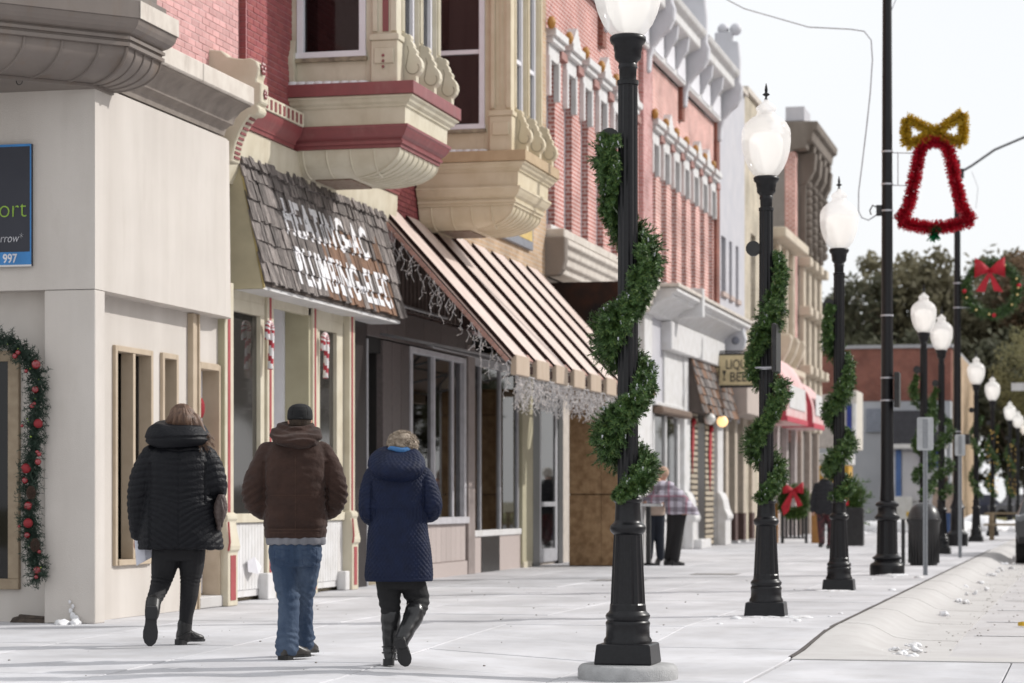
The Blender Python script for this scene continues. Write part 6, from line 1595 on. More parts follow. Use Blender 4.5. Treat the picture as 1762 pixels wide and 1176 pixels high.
# ---------------------------------------------------------------- man in brown jacket
def man():
    P = thing('person', 'man in brown hooded work jacket, blue jeans and black cap, between two walking women', 'person', (-5.52,16.32,0))
    b = MB(); head(b, (.048,.03,1.70), 1.02, pitch=-.05)
    limb(b, [(.045,.0,1.62,.058),(.03,-.01,1.54,.065)]); 
    b.rings([ell(.015,0,z,rx,ry) for z,rx,ry in ((.88,.15,.10),(1.05,.145,.10),(1.25,.17,.11),(1.42,.175,.11),(1.52,.13,.08),(1.56,.07,.06))])
    for s,e,w in (((-.19,0,1.46),(-.27,-.03,1.19),(-.17,.17,1.05)),((.21,0,1.46),(.29,-.03,1.19),(.20,.17,1.05))):
        limb(b, [(*s,.05),(*e,.04),(*w,.03)]); hand(b, w, (.5*(1 if w[0]<0 else -1),.8,-.1), (0,-.3,-1), side=1 if w[0]<0 else -1)
    limb(b, [(-.08,0,.88,.09),(-.03,.0,.45,.05),(-.04,-.05,.09,.035)]); limb(b, [(.10,0,.88,.09),(.07,.12,.46,.05),(.08,.33,.09,.035)])
    link(evaluated(b,'body',.008,2), 'body', SKIN, P)
    # jacket
    j = MB()
    j.rings([ell(.015,-.005,.862,.215,.150,28,2.6),ell(.015,-.005,.90,.222,.157,28,2.6),ell(.013,-.007,.935,.224,.160,28,2.6),ell(.012,-.01,1.02,.222,.165,28,2.6),ell(.01,-.015,1.15,.228,.168,28,2.6),ell(.01,-.02,1.30,.238,.168,28,2.6),ell(.012,-.02,1.42,.235,.155,28,2.5),ell(.014,-.015,1.50,.205,.135,28,2.4),ell(.02,-.01,1.56,.14,.105,28,2.2),ell(.03,0,1.60,.09,.08,28,2)])
    for sx in (-1,1):
        ox = .015
        limb(j, [(ox+sx*.190,-.005,1.475,.078),(ox+sx*.248,-.030,1.36,.080),(ox+sx*.296,-.055,1.22,.077),(ox+sx*.285,-.01,1.11,.075),(ox+sx*.22,.12,1.05,.066),(ox+sx*.17,.19,1.05,.05)])
    jm = evaluated(j, 'jacket', .0085, 3)
    def fn(co, n):
        x, y, z = co
        w = .010*ns(co,(6,6,4))+.006*ns(co,(13,13,22))+.0025*ns(co,(30,30,45))
        ax = abs(x-.015)
        if ax > .2:   # sleeve folds, diagonal, strongest at the elbow
            e = math.exp(-((z-1.14)/.11)**2)
            w += .006*e*math.sin((z*1.2+ax*.9)*95+3*ns(co,(5,5,5)))
            w += -.010*math.exp(-((ax-.222)/.012)**2)*(1 if z > 1.05 and z < 1.40 else 0)
        else:
            w += .004*math.sin(z*60+8*ns(co,(4,4,3)))*(.3+.7*math.exp(-((z-.98)/.08)**2))
        if abs(z-.932) < .008: w -= .006
        if abs(z-1.165) < .006 and y < 0 and ax < .2: w -= .0015
        return w
    displace(jm, fn)
    CANV = mat('brown_canvas_jacket', (.044,.021,.0145), .9, (.029,.014,.010), scale=9, bump=.75, bscale=34, detail=8, sheen=.05)
    jo = link(jm, 'jacket', CANV, P)
    ST = mat('tan_stitching', (.085,.045,.03), .8)
    seam_lines(jm, [[(.014,.87),(.014,1.50)],[(-.16,1.165),(.17,1.165)],[(-.19,.90),(.215,.90)],[(-.19,.925),(.215,.925)]], .0016, P, ST, 'stitching')
    # hood lying on the back
    h = MB()
    rg = []
    for k in range(11):
        t = k/10; a = PI*(t)
        z = 1.655-.145*t; rx = .10+.085*math.sin(a*.85+.25); ry = .075+.07*math.sin(a)
        rg.append(ell(.02, -.03-.055*math.sin(a), z+.012*math.sin(a), rx, ry, 24, 2.1, tilt=.38))
    h.rings(rg); h.tube([(.02+.115*math.cos(a*PI/10), -.0+.105*math.sin(a*PI/10), 1.655+.0+.02*math.sin(a*PI/10)) for a in range(20)], .022, 8, closed=True)
    hm = evaluated(h, 'hood', .008, 3)
    displace(hm, lambda co, n: .010*ns(co,(9,9,13))+.004*math.sin(co.z*120+6*ns(co,(6,6,6))))
    link(hm, 'hood', CANV, P)
    sh = MB().rings([ell(.02,-.005,.815,.208,.145,24,2.5),ell(.02,-.005,.845,.212,.148,24,2.5),ell(.015,-.005,.88,.208,.145,24,2.5)])
    shm = evaluated(sh,'shirt_hem',.009,1); displace(shm, lambda co,n:.004*math.sin(math.atan2(co.y,co.x)*16)); link(shm,'shirt_hem',mat('grey_shirt',(.20,.20,.22),.9),P)
    # jeans
    q = MB()
    q.rings([ell(.015,0,.86,.175,.13,24,2.4),ell(.015,-.005,.80,.188,.142,24,2.4),ell(.015,-.005,.72,.19,.135,24,2.4),ell(.018,0,.66,.16,.11,24,2.3)])
    limb(q, [(-.070,0,.78,.108),(-.058,0,.66,.102),(-.045,.01,.52,.088),(-.030,.01,.42,.079),(-.035,-.02,.26,.076),(-.042,-.045,.12,.082),(-.045,-.05,.075,.084)])
    limb(q, [(.10,0,.78,.105),(.095,.04,.66,.098),(.078,.10,.52,.086),(.068,.16,.42,.076),(.070,.25,.26,.073),(.075,.32,.14,.078),(.075,.34,.10,.080)])
    qm = evaluated(q, 'jeans', .0085, 2)
    def fj(co, n):
        z = co.z
        k = .35+1.0*math.exp(-((z-.45)/.10)**2)+1.2*math.exp(-((z-.12)/.09)**2)+.6*math.exp(-((z-.70)/.05)**2)
        return k*(.0030*math.sin(z*95+co.x*60+9*ns(co,(6,6,5)))+.0065*ns(co,(10,10,22))+.003*ns(co,(22,22,40)))+(-.006 if abs(co.x-.015)<.008 and z>.68 and co.y<0 else 0)
    displace(qm, fj)
    DEN = mat('blue_denim', (.026,.048,.092), .85, (.085,.118,.175), scale=9, amt=.8, bump=.8, bscale=42, streak=4)
    link(qm, 'jeans', DEN, P)
    seam_lines(qm, [[(-.13,.79),(-.03,.775),(-.035,.68),(-.085,.65),(-.135,.68),(-.13,.79)],[(.06,.775),(.165,.79),(.165,.68),(.11,.65),(.065,.68),(.06,.775)],[(-.16,.815),(.19,.815)],[(-.125,.745),(-.085,.715),(-.035,.745)],[(.068,.745),(.115,.715),(.163,.745)]], .0015, P, mat('denim_stitch',(.028,.055,.12),.8), 'pocket_stitching')
    SH = mat('dark_leather_shoe',(.028,.025,.024),.35,(.05,.045,.04),scale=20); SO = mat('shoe_sole',(.02,.02,.02),.8)
    s = MB(); shoe(s, (-.085,-.11,.015), (.115,.06,.015), .10, .050); link(evaluated(s,'shoe',.006,2),'shoe',SH,P)
    s = MB(); shoe(s, (.055,.27,.03), (.16,.50,.015), .10, .050); link(evaluated(s,'shoe',.006,2),'shoe',SH,P)
    s = MB(); sole(s, (-.085,-.11,.018), (.115,.06,.018), .053,.016,heelh=.016); sole(s, (.055,.27,.035),(.16,.50,.018), .053,.016,heelh=.016); link(s.mesh('shoe_soles',SO),'shoe_soles',SO,P)
    # hair and cap
    hr = MB().rings([ell(.048,.022,z,rx,ry,20,2.1) for z,rx,ry in ((1.635,.05,.06),(1.655,.074,.088),(1.70,.081,.101),(1.745,.082,.102))]); link(evaluated(hr,'hair',.006,2),'hair',mat('dark_brown_hair',(.035,.022,.015),.6,(.06,.04,.025),scale=60,streak=6,bump=.5,bscale=300),P)
    c = MB().rings([ell(.048,.024,z,rx,ry,28,2.1) for z,rx,ry in ((1.700,.090,.110),(1.705,.091,.111),(1.735,.091,.111),(1.765,.088,.106),(1.79,.076,.092),(1.808,.052,.064),(1.816,.02,.026))])
    cm = evaluated(c,'cap',.005,2)
    displace(cm, lambda co,n: -.0035 if (abs(math.sin(math.atan2(co.y-.024,co.x-.048)*3))<.07 and co.z>1.73) else 0)
    CAPM = mat('black_cap_cloth',(.006,.006,.007),.8,bump=.3,bscale=350); link(cm,'cap',CAPM,P)
    br = MB().rings([[(.048-.075,.11,1.715),(.048+.075,.11,1.715),(.048+.075,.11,1.722),(.048-.075,.11,1.722)],[(.048-.065,.17,1.705),(.048+.065,.17,1.705),(.048+.065,.17,1.711),(.048-.065,.17,1.711)],[(.048-.03,.20,1.695),(.048+.03,.20,1.695),(.048+.03,.20,1.70),(.048-.03,.20,1.70)]]); link(br.mesh('cap_brim',CAPM),'cap_brim',CAPM,P)
    st = MB().tube([(.048+.045*math.cos(R(a)), .024-.113*abs(math.sin(R(a)))-.0, 1.708) for a in range(200,345,10)], .006, 6); link(st.mesh('cap_strap',CAPM,(0,0,0),'all'),'cap_strap',CAPM,P)
    P.rotation_euler.z = math.atan2(5.52,16.32)
    return P
man()

# ---------------------------------------------------------------- woman in black puffer coat
def woman_puffer():
    P = thing('person', 'woman in black puffer coat with thick collar and long brown hair beside the stucco wall', 'person', (-6.90,17.76,0))
    b = MB(); head(b, (-.02,.04,1.765), 1.0, pitch=-.12); limb(b, [(-.02,.0,1.68,.055),(-.03,-.01,1.58,.06)])
    b.rings([ell(-.04,0,z,rx,ry) for z,rx,ry in ((.80,.17,.12),(1.0,.17,.12),(1.2,.15,.10),(1.42,.17,.11),(1.54,.14,.08),(1.60,.06,.055))])
    limb(b, [(-.25,0,1.48,.05),(-.345,-.02,1.16,.04),(-.355,.02,.88,.03)]); hand(b, (-.355,.02,.86), (-.05,.1,-1), (.3,1,0), .95, 1, .5)
    limb(b, [(.17,0,1.48,.05),(.245,-.02,1.20,.04),(.15,.2,1.22,.03)]); hand(b, (.15,.2,1.22), (-.6,.6,.4), (0,-.4,-1), .95, -1, .6)
    limb(b, [(-.13,0,.80,.09),(-.175,.02,.52,.06),(-.235,-.22,.34,.04),(-.245,-.33,.27,.035)]); limb(b, [(.05,0,.8,.09),(.04,.02,.5,.06),(.0,.02,.1,.035)])
    link(evaluated(b,'body',.008,2), 'body', SKIN, P)
    c = MB()
    c.rings([ell(cx,-.01,z,rx,ry,32,2.4) for z,cx,rx,ry in ((.752,-.030,.325,.21),(.80,-.030,.330,.215),(.90,-.035,.318,.208),(1.02,-.040,.298,.195),(1.15,-.045,.278,.180),(1.30,-.050,.268,.175),(1.42,-.050,.262,.165),(1.50,-.050,.235,.145),(1.56,-.045,.17,.12),(1.60,-.04,.11,.10))])
    limb(c, [(-.245,-.005,1.47,.095),(-.315,-.015,1.34,.096),(-.350,-.02,1.16,.090),(-.352,0,1.00,.082),(-.352,.02,.87,.068)])
    limb(c, [(.155,-.005,1.47,.095),(.205,-.02,1.36,.100),(.235,-.02,1.24,.098),(.215,.06,1.17,.088),(.16,.17,1.21,.070),(.13,.22,1.22,.058)])
    cm = evaluated(c, 'puffer_coat', .0072, 2)
    def fc(co, n):
        x, y, z = co; ax = abs(x+.04)
        if x < -.27 or (x > .17 and z > 1.08):
            ph = (z+.18*ax)*PI/.052 if x < 0 else (z+ .45*y-.3*ax)*PI/.058
            a = .0085
        else:
            sl = .10 if z > 1.25 else (.10+.55*min(1,(1.25-z)/.25))
            pitch = .056 if z > 1.12 else .052
            ph = (z-sl*ax*(1 if n.y < .3 else .3))*PI/pitch; a = .0095 if z < 1.2 else .006
        s = abs(math.sin(ph+.5*ns(co,(4,4,4))))
        d = a*(s**.55)-a*.5
        d += .0045*ns(co,(16,16,30))*(1 if s > .4 else .4)+.006*ns(co,(5,5,6))
        if abs(x+.045) < .0075 and n.y < -.4: d -= .005
        if .745 < z < .775: d += .004
        if abs(x+.265) < .012 and z < 1.42 and n.y < -.2: d -= .010
        if abs(x-.158) < .010 and 1.1 < z < 1.42 and n.y < -.2: d -= .009
        return d
    displace(cm, fc)
    PUF = mat('black_puffer_nylon', (.0045,.005,.0075), .5, (.006,.0065,.009), scale=20, bump=.6, bscale=60, spec=.2)
    link(cm, 'puffer_coat', PUF, P)
    # rolled shawl collar
    col = MB()
    rg = []
    for k in range(13):
        t = k/12; z = 1.57+.165*t; w = math.sin(PI*(.12+.80*t))**.6
        rg.append([(x_+.0, y_, z_-.10*max(0,x_-.05)+.05*ns(Vector((x_,y_,z_)),(3,3,2))*w) for x_,y_,z_ in ell(-.055+.015*t, -.02, z, .150+.118*w*(1-.30*t), .12+.09*w, 28, 2.2, tilt=.16)])
    col.rings(rg)
    colm = evaluated(col, 'collar', .008, 3)
    displace(colm, lambda co,n: .014*ns(co,(5,5,9))+.004*math.sin(co.z*55+co.x*9+3*ns(co,(4,4,4)))-(.010 if abs(co.z-(1.615+.03*co.x))<.010 else 0))
    link(colm, 'collar', PUF, P)
    # leggings
    g = MB(); g.rings([ell(-.045,0,z,rx,ry,24,2.3) for z,rx,ry in ((.66,.165,.12),(.74,.185,.135),(.82,.18,.13))])
    limb(g, [(-.135,0,.74,.118),(-.155,.02,.62,.105),(-.178,.02,.50,.082),(-.205,-.10,.42,.068),(-.232,-.20,.36,.060),(-.240,-.28,.31,.050)])
    limb(g, [(.055,0,.74,.112),(.055,.01,.62,.100),(.045,.02,.50,.078),(.035,.01,.38,.071),(.015,.015,.24,.055),(.005,.02,.12,.05)])
    gm = evaluated(g, 'leggings', .007, 2)
    displace(gm, lambda co,n: (.003*math.sin(co.z*210+co.x*30+4*ns(co,(6,6,6))))*(math.exp(-((co.z-.51)/.04)**2)+math.exp(-((co.z-.37)/.05)**2)*(1 if co.x<-.1 else .2))+.002*ns(co,(9,9,9)))
    link(gm, 'leggings', mat('black_leggings',(.008,.008,.010),.75,bump=.2,bscale=300), P)
    BT = mat('black_boot_leather',(.013,.0125,.013),.38,(.02,.02,.02),scale=25); SO = mat('boot_sole',(.032,.032,.034),.75,bump=.6,bscale=90)
    # lifted left boot: sole towards the camera
    s = MB(); limb(s, [(-.238,-.24,.345,.060),(-.245,-.31,.275,.058),(-.25,-.34,.24,.052)]); shoe(s, (-.248,-.395,.315), (-.262,-.36,.025), .10, .050, soleface=(0,1,.12))
    link(evaluated(s,'boot',.006,2),'boot',BT,P)
    s = MB(); sole(s, (-.248,-.397,.318), (-.262,-.362,.018), .056, .020, soleface=(0,1,.12), heelh=.022); so_ = link(s.mesh('boot_sole',SO),'boot_sole',SO,P)
    s = MB(); limb(s, [(.003,.02,.165,.058),(.0,.02,.10,.057),(.0,.02,.06,.052)]); shoe(s, (-.055,.0,.022), (.150,.09,.022), .095, .052); link(evaluated(s,'boot',.006,2),'boot',BT,P)
    s = MB(); sole(s, (-.06,-.002,.025), (.152,.092,.022), .056, .018, heelh=.025); s.tube([(.06,.0,.085),(.075,.01,.07),(.09,.012,.055)],.006,5); link(s.mesh('boot_sole',SO),'boot_sole',SO,P)
    bk = MB().tube([(.0+.062*math.cos(R(a)),.02+.062*math.sin(R(a)),.085+.02*math.cos(R(a))) for a in range(0,360,20)],.006,5,closed=True); link(bk.mesh('boot_strap',BT,(0,0,0),'all'),'boot_strap',BT,P)
    # long hair gathered into the collar, loose lock over the right shoulder
    h = MB(); h.rings([ell(cx,cy,z,rx,ry,24,2.1) for z,cx,cy,rx,ry in ((1.66,-.03,-.02,.14,.10),(1.70,-.02,-.01,.135,.115),(1.75,-.015,.0,.118,.118),(1.80,-.015,.015,.103,.116),(1.84,-.018,.025,.085,.10),(1.872,-.02,.03,.05,.065),(1.884,-.02,.03,.018,.025))])
    limb(h, [(.075,-.03,1.76,.05),(.115,-.06,1.70,.038),(.15,-.09,1.64,.022),(.17,-.115,1.57,.010)])
    hm = evaluated(h,'hair',.007,3); displace(hm, lambda co,n:.004*math.sin(math.atan2(co.y,co.x+.02)*26+5*ns(co,(5,5,3))))
    HA = mat('brown_hair',(.085,.045,.028),.45,(.19,.11,.07),scale=40,streak=14,bump=.5,bscale=160,spec=.5)
    HB = mat('light_brown_strand',(.24,.14,.085),.45,(.14,.08,.05),scale=30,spec=.5)
    ho = link(hm,'hair',HA,P)
    q = random.Random(4); s = MB()
    for k in range(260):
        a = q.uniform(PI*.95, PI*2.15); r0 = .10
        p0 = Vector((-.018+.045*math.cos(a), .02+.06*math.sin(a), 1.875)); p1 = Vector((-.015+.115*math.cos(a), .005+.122*math.sin(a), 1.78)); p2 = Vector((-.025+.142*math.cos(a), -.015+.115*math.sin(a), 1.68+q.uniform(-.02,.02)))
        if math.cos(a) > .6 and q.random() < .6:
            p2 = Vector((.10+q.uniform(-.02,.05), -.06+q.uniform(-.03,.02), 1.68)); p3 = Vector((.16+q.uniform(-.05,.08), -.12, 1.58+q.uniform(-.08,.05))); pts=[p0,p1,p2,p3]
        else: pts=[p0,p1,p2]
        s.cur = 1 if (math.cos(a) > .2 and q.random() < .6) or q.random() < .2 else 0  # paler strands gather on the sunward right, sunlight put into the colour
        s.tube(pts, .0022, 3)
    link(s.mesh('hair_strands',[HA,HB],(0,0,0),'all'),'hair_strands',[HA,HB],P)
    P.rotation_euler.z = math.atan2(6.90,17.76)
    # bag and papers are things of their own
    ca, sa_ = math.cos(P.rotation_euler.z), math.sin(P.rotation_euler.z)
    bag = thing('handbag', 'small taupe quilted handbag hanging at the right hip of the woman in black', 'bag', (-6.90,17.76,0)); bag.rotation_euler.z = P.rotation_euler.z
    m = MB().rings([ell(.285-.02*t,-.10+.03*t,1.17-.27*t,.018+.034*math.sin(PI*min(1,t*1.1+.05)),.085,18,2.6) for t in [k/8 for k in range(9)]])
    bmh = evaluated(m,'bag_body',.006,2); displace(bmh, lambda co,n:.005*abs(math.sin((co.z+co.y)*70))*abs(math.sin((co.z-co.y)*70)))
    link(bmh,'bag_body',mat('taupe_leather',(.085,.062,.056),.5,(.06,.045,.042),scale=12),bag)
    m = MB().tube([(.28,-.20,1.14),(.30,-.19,1.04),(.285,-.20,.92)],.008,6); link(m.mesh('strap',BLACK,(0,0,0),'all'),'strap',MATS['taupe_leather'],bag)
    pa = thing('papers', 'folded white papers held low in the left hand of the woman in black', 'papers', (-6.90,17.76,0)); pa.rotation_euler.z = P.rotation_euler.z
    m = MB(); m.hexa([(-.385,-.05,.82),(-.37,-.055,.62),(-.30,-.03,.66),(-.31,-.03,.80)],[(-.385,-.045,.82),(-.37,-.05,.62),(-.30,-.025,.66),(-.31,-.025,.80)])
    m.hexa([(-.33,-.0,.76),(-.33,-.0,.64),(-.24,.03,.69),(-.25,.03,.78)],[(-.33,.005,.76),(-.33,.005,.64),(-.24,.035,.69),(-.25,.035,.78)])
    link(m.mesh('sheet',WHITE),'sheet',mat('white_paper',(.72,.73,.80),.8),pa)
woman_puffer()

# ---------------------------------------------------------------- woman in navy quilted coat
def woman_navy():
    P = thing('person', 'short haired woman in hooded navy quilted coat and tall black boots walking away', 'person', (-4.63,15.91,0))
    b = MB(); head(b, (.035,.05,1.485), .97, pitch=-.28); limb(b, [(.03,.01,1.42,.05),(.01,-.01,1.33,.055)])
    b.rings([ell(0,0,z,rx,ry) for z,rx,ry in ((.62,.15,.11),(.85,.155,.11),(1.02,.13,.09),(1.22,.15,.10),(1.33,.12,.08),(1.38,.06,.05))])
    limb(b, [(-.17,0,1.28,.045),(-.195,-.02,1.04,.038),(-.10,.18,1.05,.028)]); hand(b, (-.10,.18,1.05), (.5,.7,.2), (0,-.4,-1), .9, 1, .6)
    limb(b, [(.16,0,1.28,.045),(.235,-.02,1.07,.038),(.13,.17,1.06,.028)]); hand(b, (.13,.17,1.06), (-.5,.7,.2), (0,-.4,-1), .9, -1, .6)
    limb(b, [(-.07,0,.6,.08),(-.045,.0,.35,.05),(-.05,.0,.09,.03)]); limb(b, [(.09,0,.6,.08),(.14,.05,.44,.055),(.04,-.18,.20,.035)])
    link(evaluated(b,'body',.0075,2), 'body', SKIN, P)
    c = MB()
    c.rings([ell(cx,-.005,z,rx,ry,32,2.4) for z,cx,rx,ry in ((.578,.010,.230,.165),(.60,.010,.233,.168),(.70,.008,.226,.162),(.85,.006,.212,.150),(.97,.005,.198,.140),(1.045,.008,.190,.132),(1.12,.005,.200,.142),(1.22,0,.210,.145),(1.30,-.002,.200,.135),(1.36,0,.160,.115),(1.41,.005,.10,.09))])
    limb(c, [(-.160,-.005,1.285,.076),(-.185,-.02,1.18,.076),(-.195,-.03,1.06,.070),(-.165,.05,1.02,.064),(-.11,.17,1.05,.05)])
    limb(c, [(.165,-.005,1.285,.078),(.205,-.025,1.19,.078),(.235,-.03,1.09,.072),(.215,.05,1.04,.066),(.14,.16,1.06,.05)])
    cm = evaluated(c, 'quilted_coat', .0068, 2)
    def fc(co, n):
        x, y, z = co
        sleeve = x < -.178 or x > .198
        s_ = (math.atan2(y+.0, x)*.20) if not sleeve else y*1.0+(.3 if x > 0 else 0)
        if sleeve and z < .98: sleeve = False
        u = (s_*1.35+z)*PI/.040; v = (s_*1.35-z)*PI/.040
        q_ = (abs(math.sin(u))*abs(math.sin(v)))**.5
        a = .0075
        band = 1.008 < z < 1.075 and not (x > .24 or x < -.24)
        d = a*q_-a*.4
        if band: d = -.001+.0035*math.sin(math.atan2(y,x)*46)
        d += .007*ns(co,(5,5,6))+.003*ns(co,(13,13,9))
        if .574 < z < .60: d = .002+.004*ns(co,(5,5,6))
        if abs(z-.603) < .005: d -= .003
        if abs(x+.178) < .008 and n.y < -.1 and .97 < z < 1.26: d -= .010
        if abs(x-.175) < .008 and n.y < -.1 and 1.0 < z < 1.26: d -= .010
        return d
    displace(cm, fc)
    NV = mat('navy_quilt', (.0038,.0095,.036), .65, (.003,.007,.026), scale=14, bump=.25, bscale=260, spec=.25)
    link(cm, 'quilted_coat', NV, P)
    h = MB(); rg = []
    for k in range(12):
        t = k/11; a = PI*t; z = 1.495-.215*t
        rg.append(ell(-.005, -.035-.06*math.sin(a), z-.012, .09+.105*math.sin(a*.80+.35), .07+.07*math.sin(a), 26, 2.15, tilt=.35))
    h.rings(rg); h.tube([(.0+.115*math.cos(a*PI/10), -.0+.10*math.sin(a*PI/10), 1.452+.035*math.sin(a*PI/10)) for a in range(20)], .024, 8, closed=True)
    hm = evaluated(h, 'hood', .007, 3)
    def fh(co, n):
        s_ = math.atan2(co.y+.03, co.x)*.16; u = (s_*1.3+co.z)*PI/.038; v = (s_*1.3-co.z)*PI/.038
        return .005*(abs(math.sin(u))*abs(math.sin(v)))**.5+.008*ns(co,(7,7,9))
    displace(hm, fh); link(hm, 'hood', NV, P)
    sc = MB().tube([(.015+.072*math.cos(a*PI/10), .0+.095*math.sin(a*PI/10), 1.474+.008*math.cos(a)) for a in range(20)], .021, 8, closed=True)
    scm = evaluated(sc,'scarf',.007,2); displace(scm, lambda co,n:.004*ns(co,(20,20,20))); link(scm,'scarf',mat('bright_blue_scarf',(.05,.16,.36),.85),P)
    g = MB(); g.rings([ell(.01,0,z,rx,ry,24,2.3) for z,rx,ry in ((.52,.14,.10),(.60,.165,.12),(.68,.17,.125))])
    limb(g, [(-.065,0,.60,.092),(-.058,0,.48,.080),(-.048,0,.38,.068),(-.048,0,.30,.062)])
    limb(g, [(.085,0,.60,.096),(.115,.03,.52,.090),(.140,.045,.44,.080),(.125,-.02,.375,.070),(.105,-.06,.33,.064)])
    gm = evaluated(g,'trousers',.007,2); displace(gm, lambda co,n:.0035*math.sin(co.z*130+co.x*40+5*ns(co,(6,6,6)))*math.exp(-((co.z-.42)/.08)**2)+.002*ns(co,(9,9,9)))
    link(gm,'trousers',mat('black_trousers',(.009,.009,.010),.8,bump=.2,bscale=300),P)
    BT = mat('black_tall_boot',(.012,.012,.013),.28,(.02,.02,.021),scale=30,spec=.5); SO = mat('boot_sole2',(.022,.022,.023),.6)
    s = MB(); limb(s, [(-.047,0,.355,.068),(-.047,0,.30,.068),(-.050,.0,.20,.055),(-.052,.01,.11,.048),(-.052,.01,.07,.046)]); shoe(s, (-.062,-.045,.035), (-.040,.18,.02), .09, .042)
    bm_ = evaluated(s,'boot',.006,2); displace(bm_, lambda co,n:.0015*math.sin(co.z*80+3*ns(co,(8,8,8)))*(1 if co.z>.09 else 0)); link(bm_,'boot',BT,P)
    s = MB(); limb(s, [(.118,-.035,.375,.070),(.105,-.06,.33,.070),(.068,-.13,.255,.058),(.035,-.19,.19,.050),(.03,-.20,.165,.046)]); shoe(s, (.012,-.235,.20), (.058,-.165,.01), .085, .044, soleface=(.1,1,.25))
    bm_ = evaluated(s,'boot',.006,3); displace(bm_, lambda co,n:.004*ns(co,(11,11,24))*(1 if co.z>.16 else 0)); link(bm_,'boot',BT,P)
    s = MB(); sole(s, (-.064,-.048,.035), (-.039,.185,.02), .045, .012, heelh=.035); sole(s, (.011,-.238,.203), (.059,-.167,.006), .047, .014, soleface=(.1,1,.25), heelh=.035)
    link(s.mesh('boot_soles',SO),'boot_soles',SO,P)
    for z_ in (.085,.125): 
        bk = MB().tube([(-.052+.053*math.cos(R(a)),.01+.053*math.sin(R(a)),z_) for a in range(0,360,20)],.005,5,closed=True); link(bk.mesh('boot_strap',BT,(0,0,0),'all'),'boot_strap',BT,P)
    # tousled short hair
    hh = MB().rings([ell(.035,.03,z,rx,ry,22,2.1) for z,rx,ry in ((1.43,.07,.07),(1.455,.098,.10),(1.50,.108,.115),(1.545,.100,.112),(1.58,.075,.085),(1.60,.035,.045))])
    hm = evaluated(hh,'hair',.007,2); displace(hm, lambda co,n:.010*ns(co,(22,22,22)))
    HA = mat('grey_blond_hair',(.20,.155,.11),.5,(.38,.31,.24),scale=45,bump=.6,bscale=150,spec=.4); HB = mat('pale_blond_tuft',(.50,.42,.33),.5,(.3,.24,.18),scale=40)
    link(hm,'hair',HA,P)
    q = random.Random(11); s = MB()
    for k in range(520):
        d = Vector((q.gauss(0,1),q.gauss(-.35,1),q.gauss(.3,1))).normalized()
        p = Vector((.035,.03,1.515))+Vector((d.x*.098,d.y*.105,d.z*.082)); t = Vector((q.gauss(0,1),q.gauss(-.3,.8),q.gauss(-.4,1))); t = (t-d*t.dot(d)).normalized()
        s.cur = 1 if (q.random() < .35+.3*d.x) else 0  # pale tufts favour the right side, painting the sun onto the hair
        s.tube([p, p+t*.018+d*.010, p+t*.036+d*.012], .0035, 3, radii=[.0035,.003,.0008])
    link(s.mesh('hair_tufts',[HA,HB],(0,0,0),'all'),'hair_tufts',[HA,HB],P)
    P.rotation_euler.z = math.atan2(4.63,15.91)
woman_navy()

# ---------------------------------------------------------------- distant people
def far_person(loc, label, coat, trous, rings_, arms, legs, headc, hairm, hairpts, rz, extra=None, hood=False):
    P = thing('person', label, 'person', loc)
    b = MB(); head(b, headc, 1.0); limb(b, [(headc[0],headc[1],headc[2]-.1,.05),(rings_[-1][1],rings_[-1][2],rings_[-1][0],.06)])
    b.rings([ell(r[1],r[2],r[0],r[3]*.7,r[4]*.7) for r in rings_])
    for a in arms: limb(b, [(p[0],p[1],p[2],p[3]*.55) for p in a]); e = Vector(a[-1][:3]); d = (e-Vector(a[-2][:3])).normalized(); hand(b, e, d, (0,.2,-1), .95, 1, .5)
    for a in legs: limb(b, [(p[0],p[1],p[2],p[3]*.6) for p in a])
    link(evaluated(b,'body',.011,2),'body',SKIN,P)
    c = MB().rings([ell(r[1],r[2],r[0],r[3],r[4],24,2.3) for r in rings_])
    for a in arms: limb(c, a)
    cm = evaluated(c,'coat',.013,2); displace(cm, lambda co,n:.015*ns(co,(6,6,6))+.006*math.sin(co.z*50+6*ns(co,(4,4,4)))); link(cm,'coat',coat,P)
    t = MB(); 
    for a in legs: limb(t, a)
    link(evaluated(t,'trousers',.012,2),'trousers',trous,P)
    s = MB()
    for a in legs:
        e = Vector(a[-1][:3]); shoe(s, (e.x-.05,e.y-.06,.0+max(0,e.z-.12)), (e.x-.05+(.18 if rz is None else .03),e.y+.19,max(0,e.z-.12)), .1, .05)
    link(evaluated(s,'shoes',.009,1),'shoes',BLACK,P)
    h = MB().ball(hairpts[0], hairpts[1], 14, 10, hairpts[2]); link(evaluated(h,'hair',.01,1),'hair',hairm,P)
    if rz: P.rotation_euler.z = rz
    return P
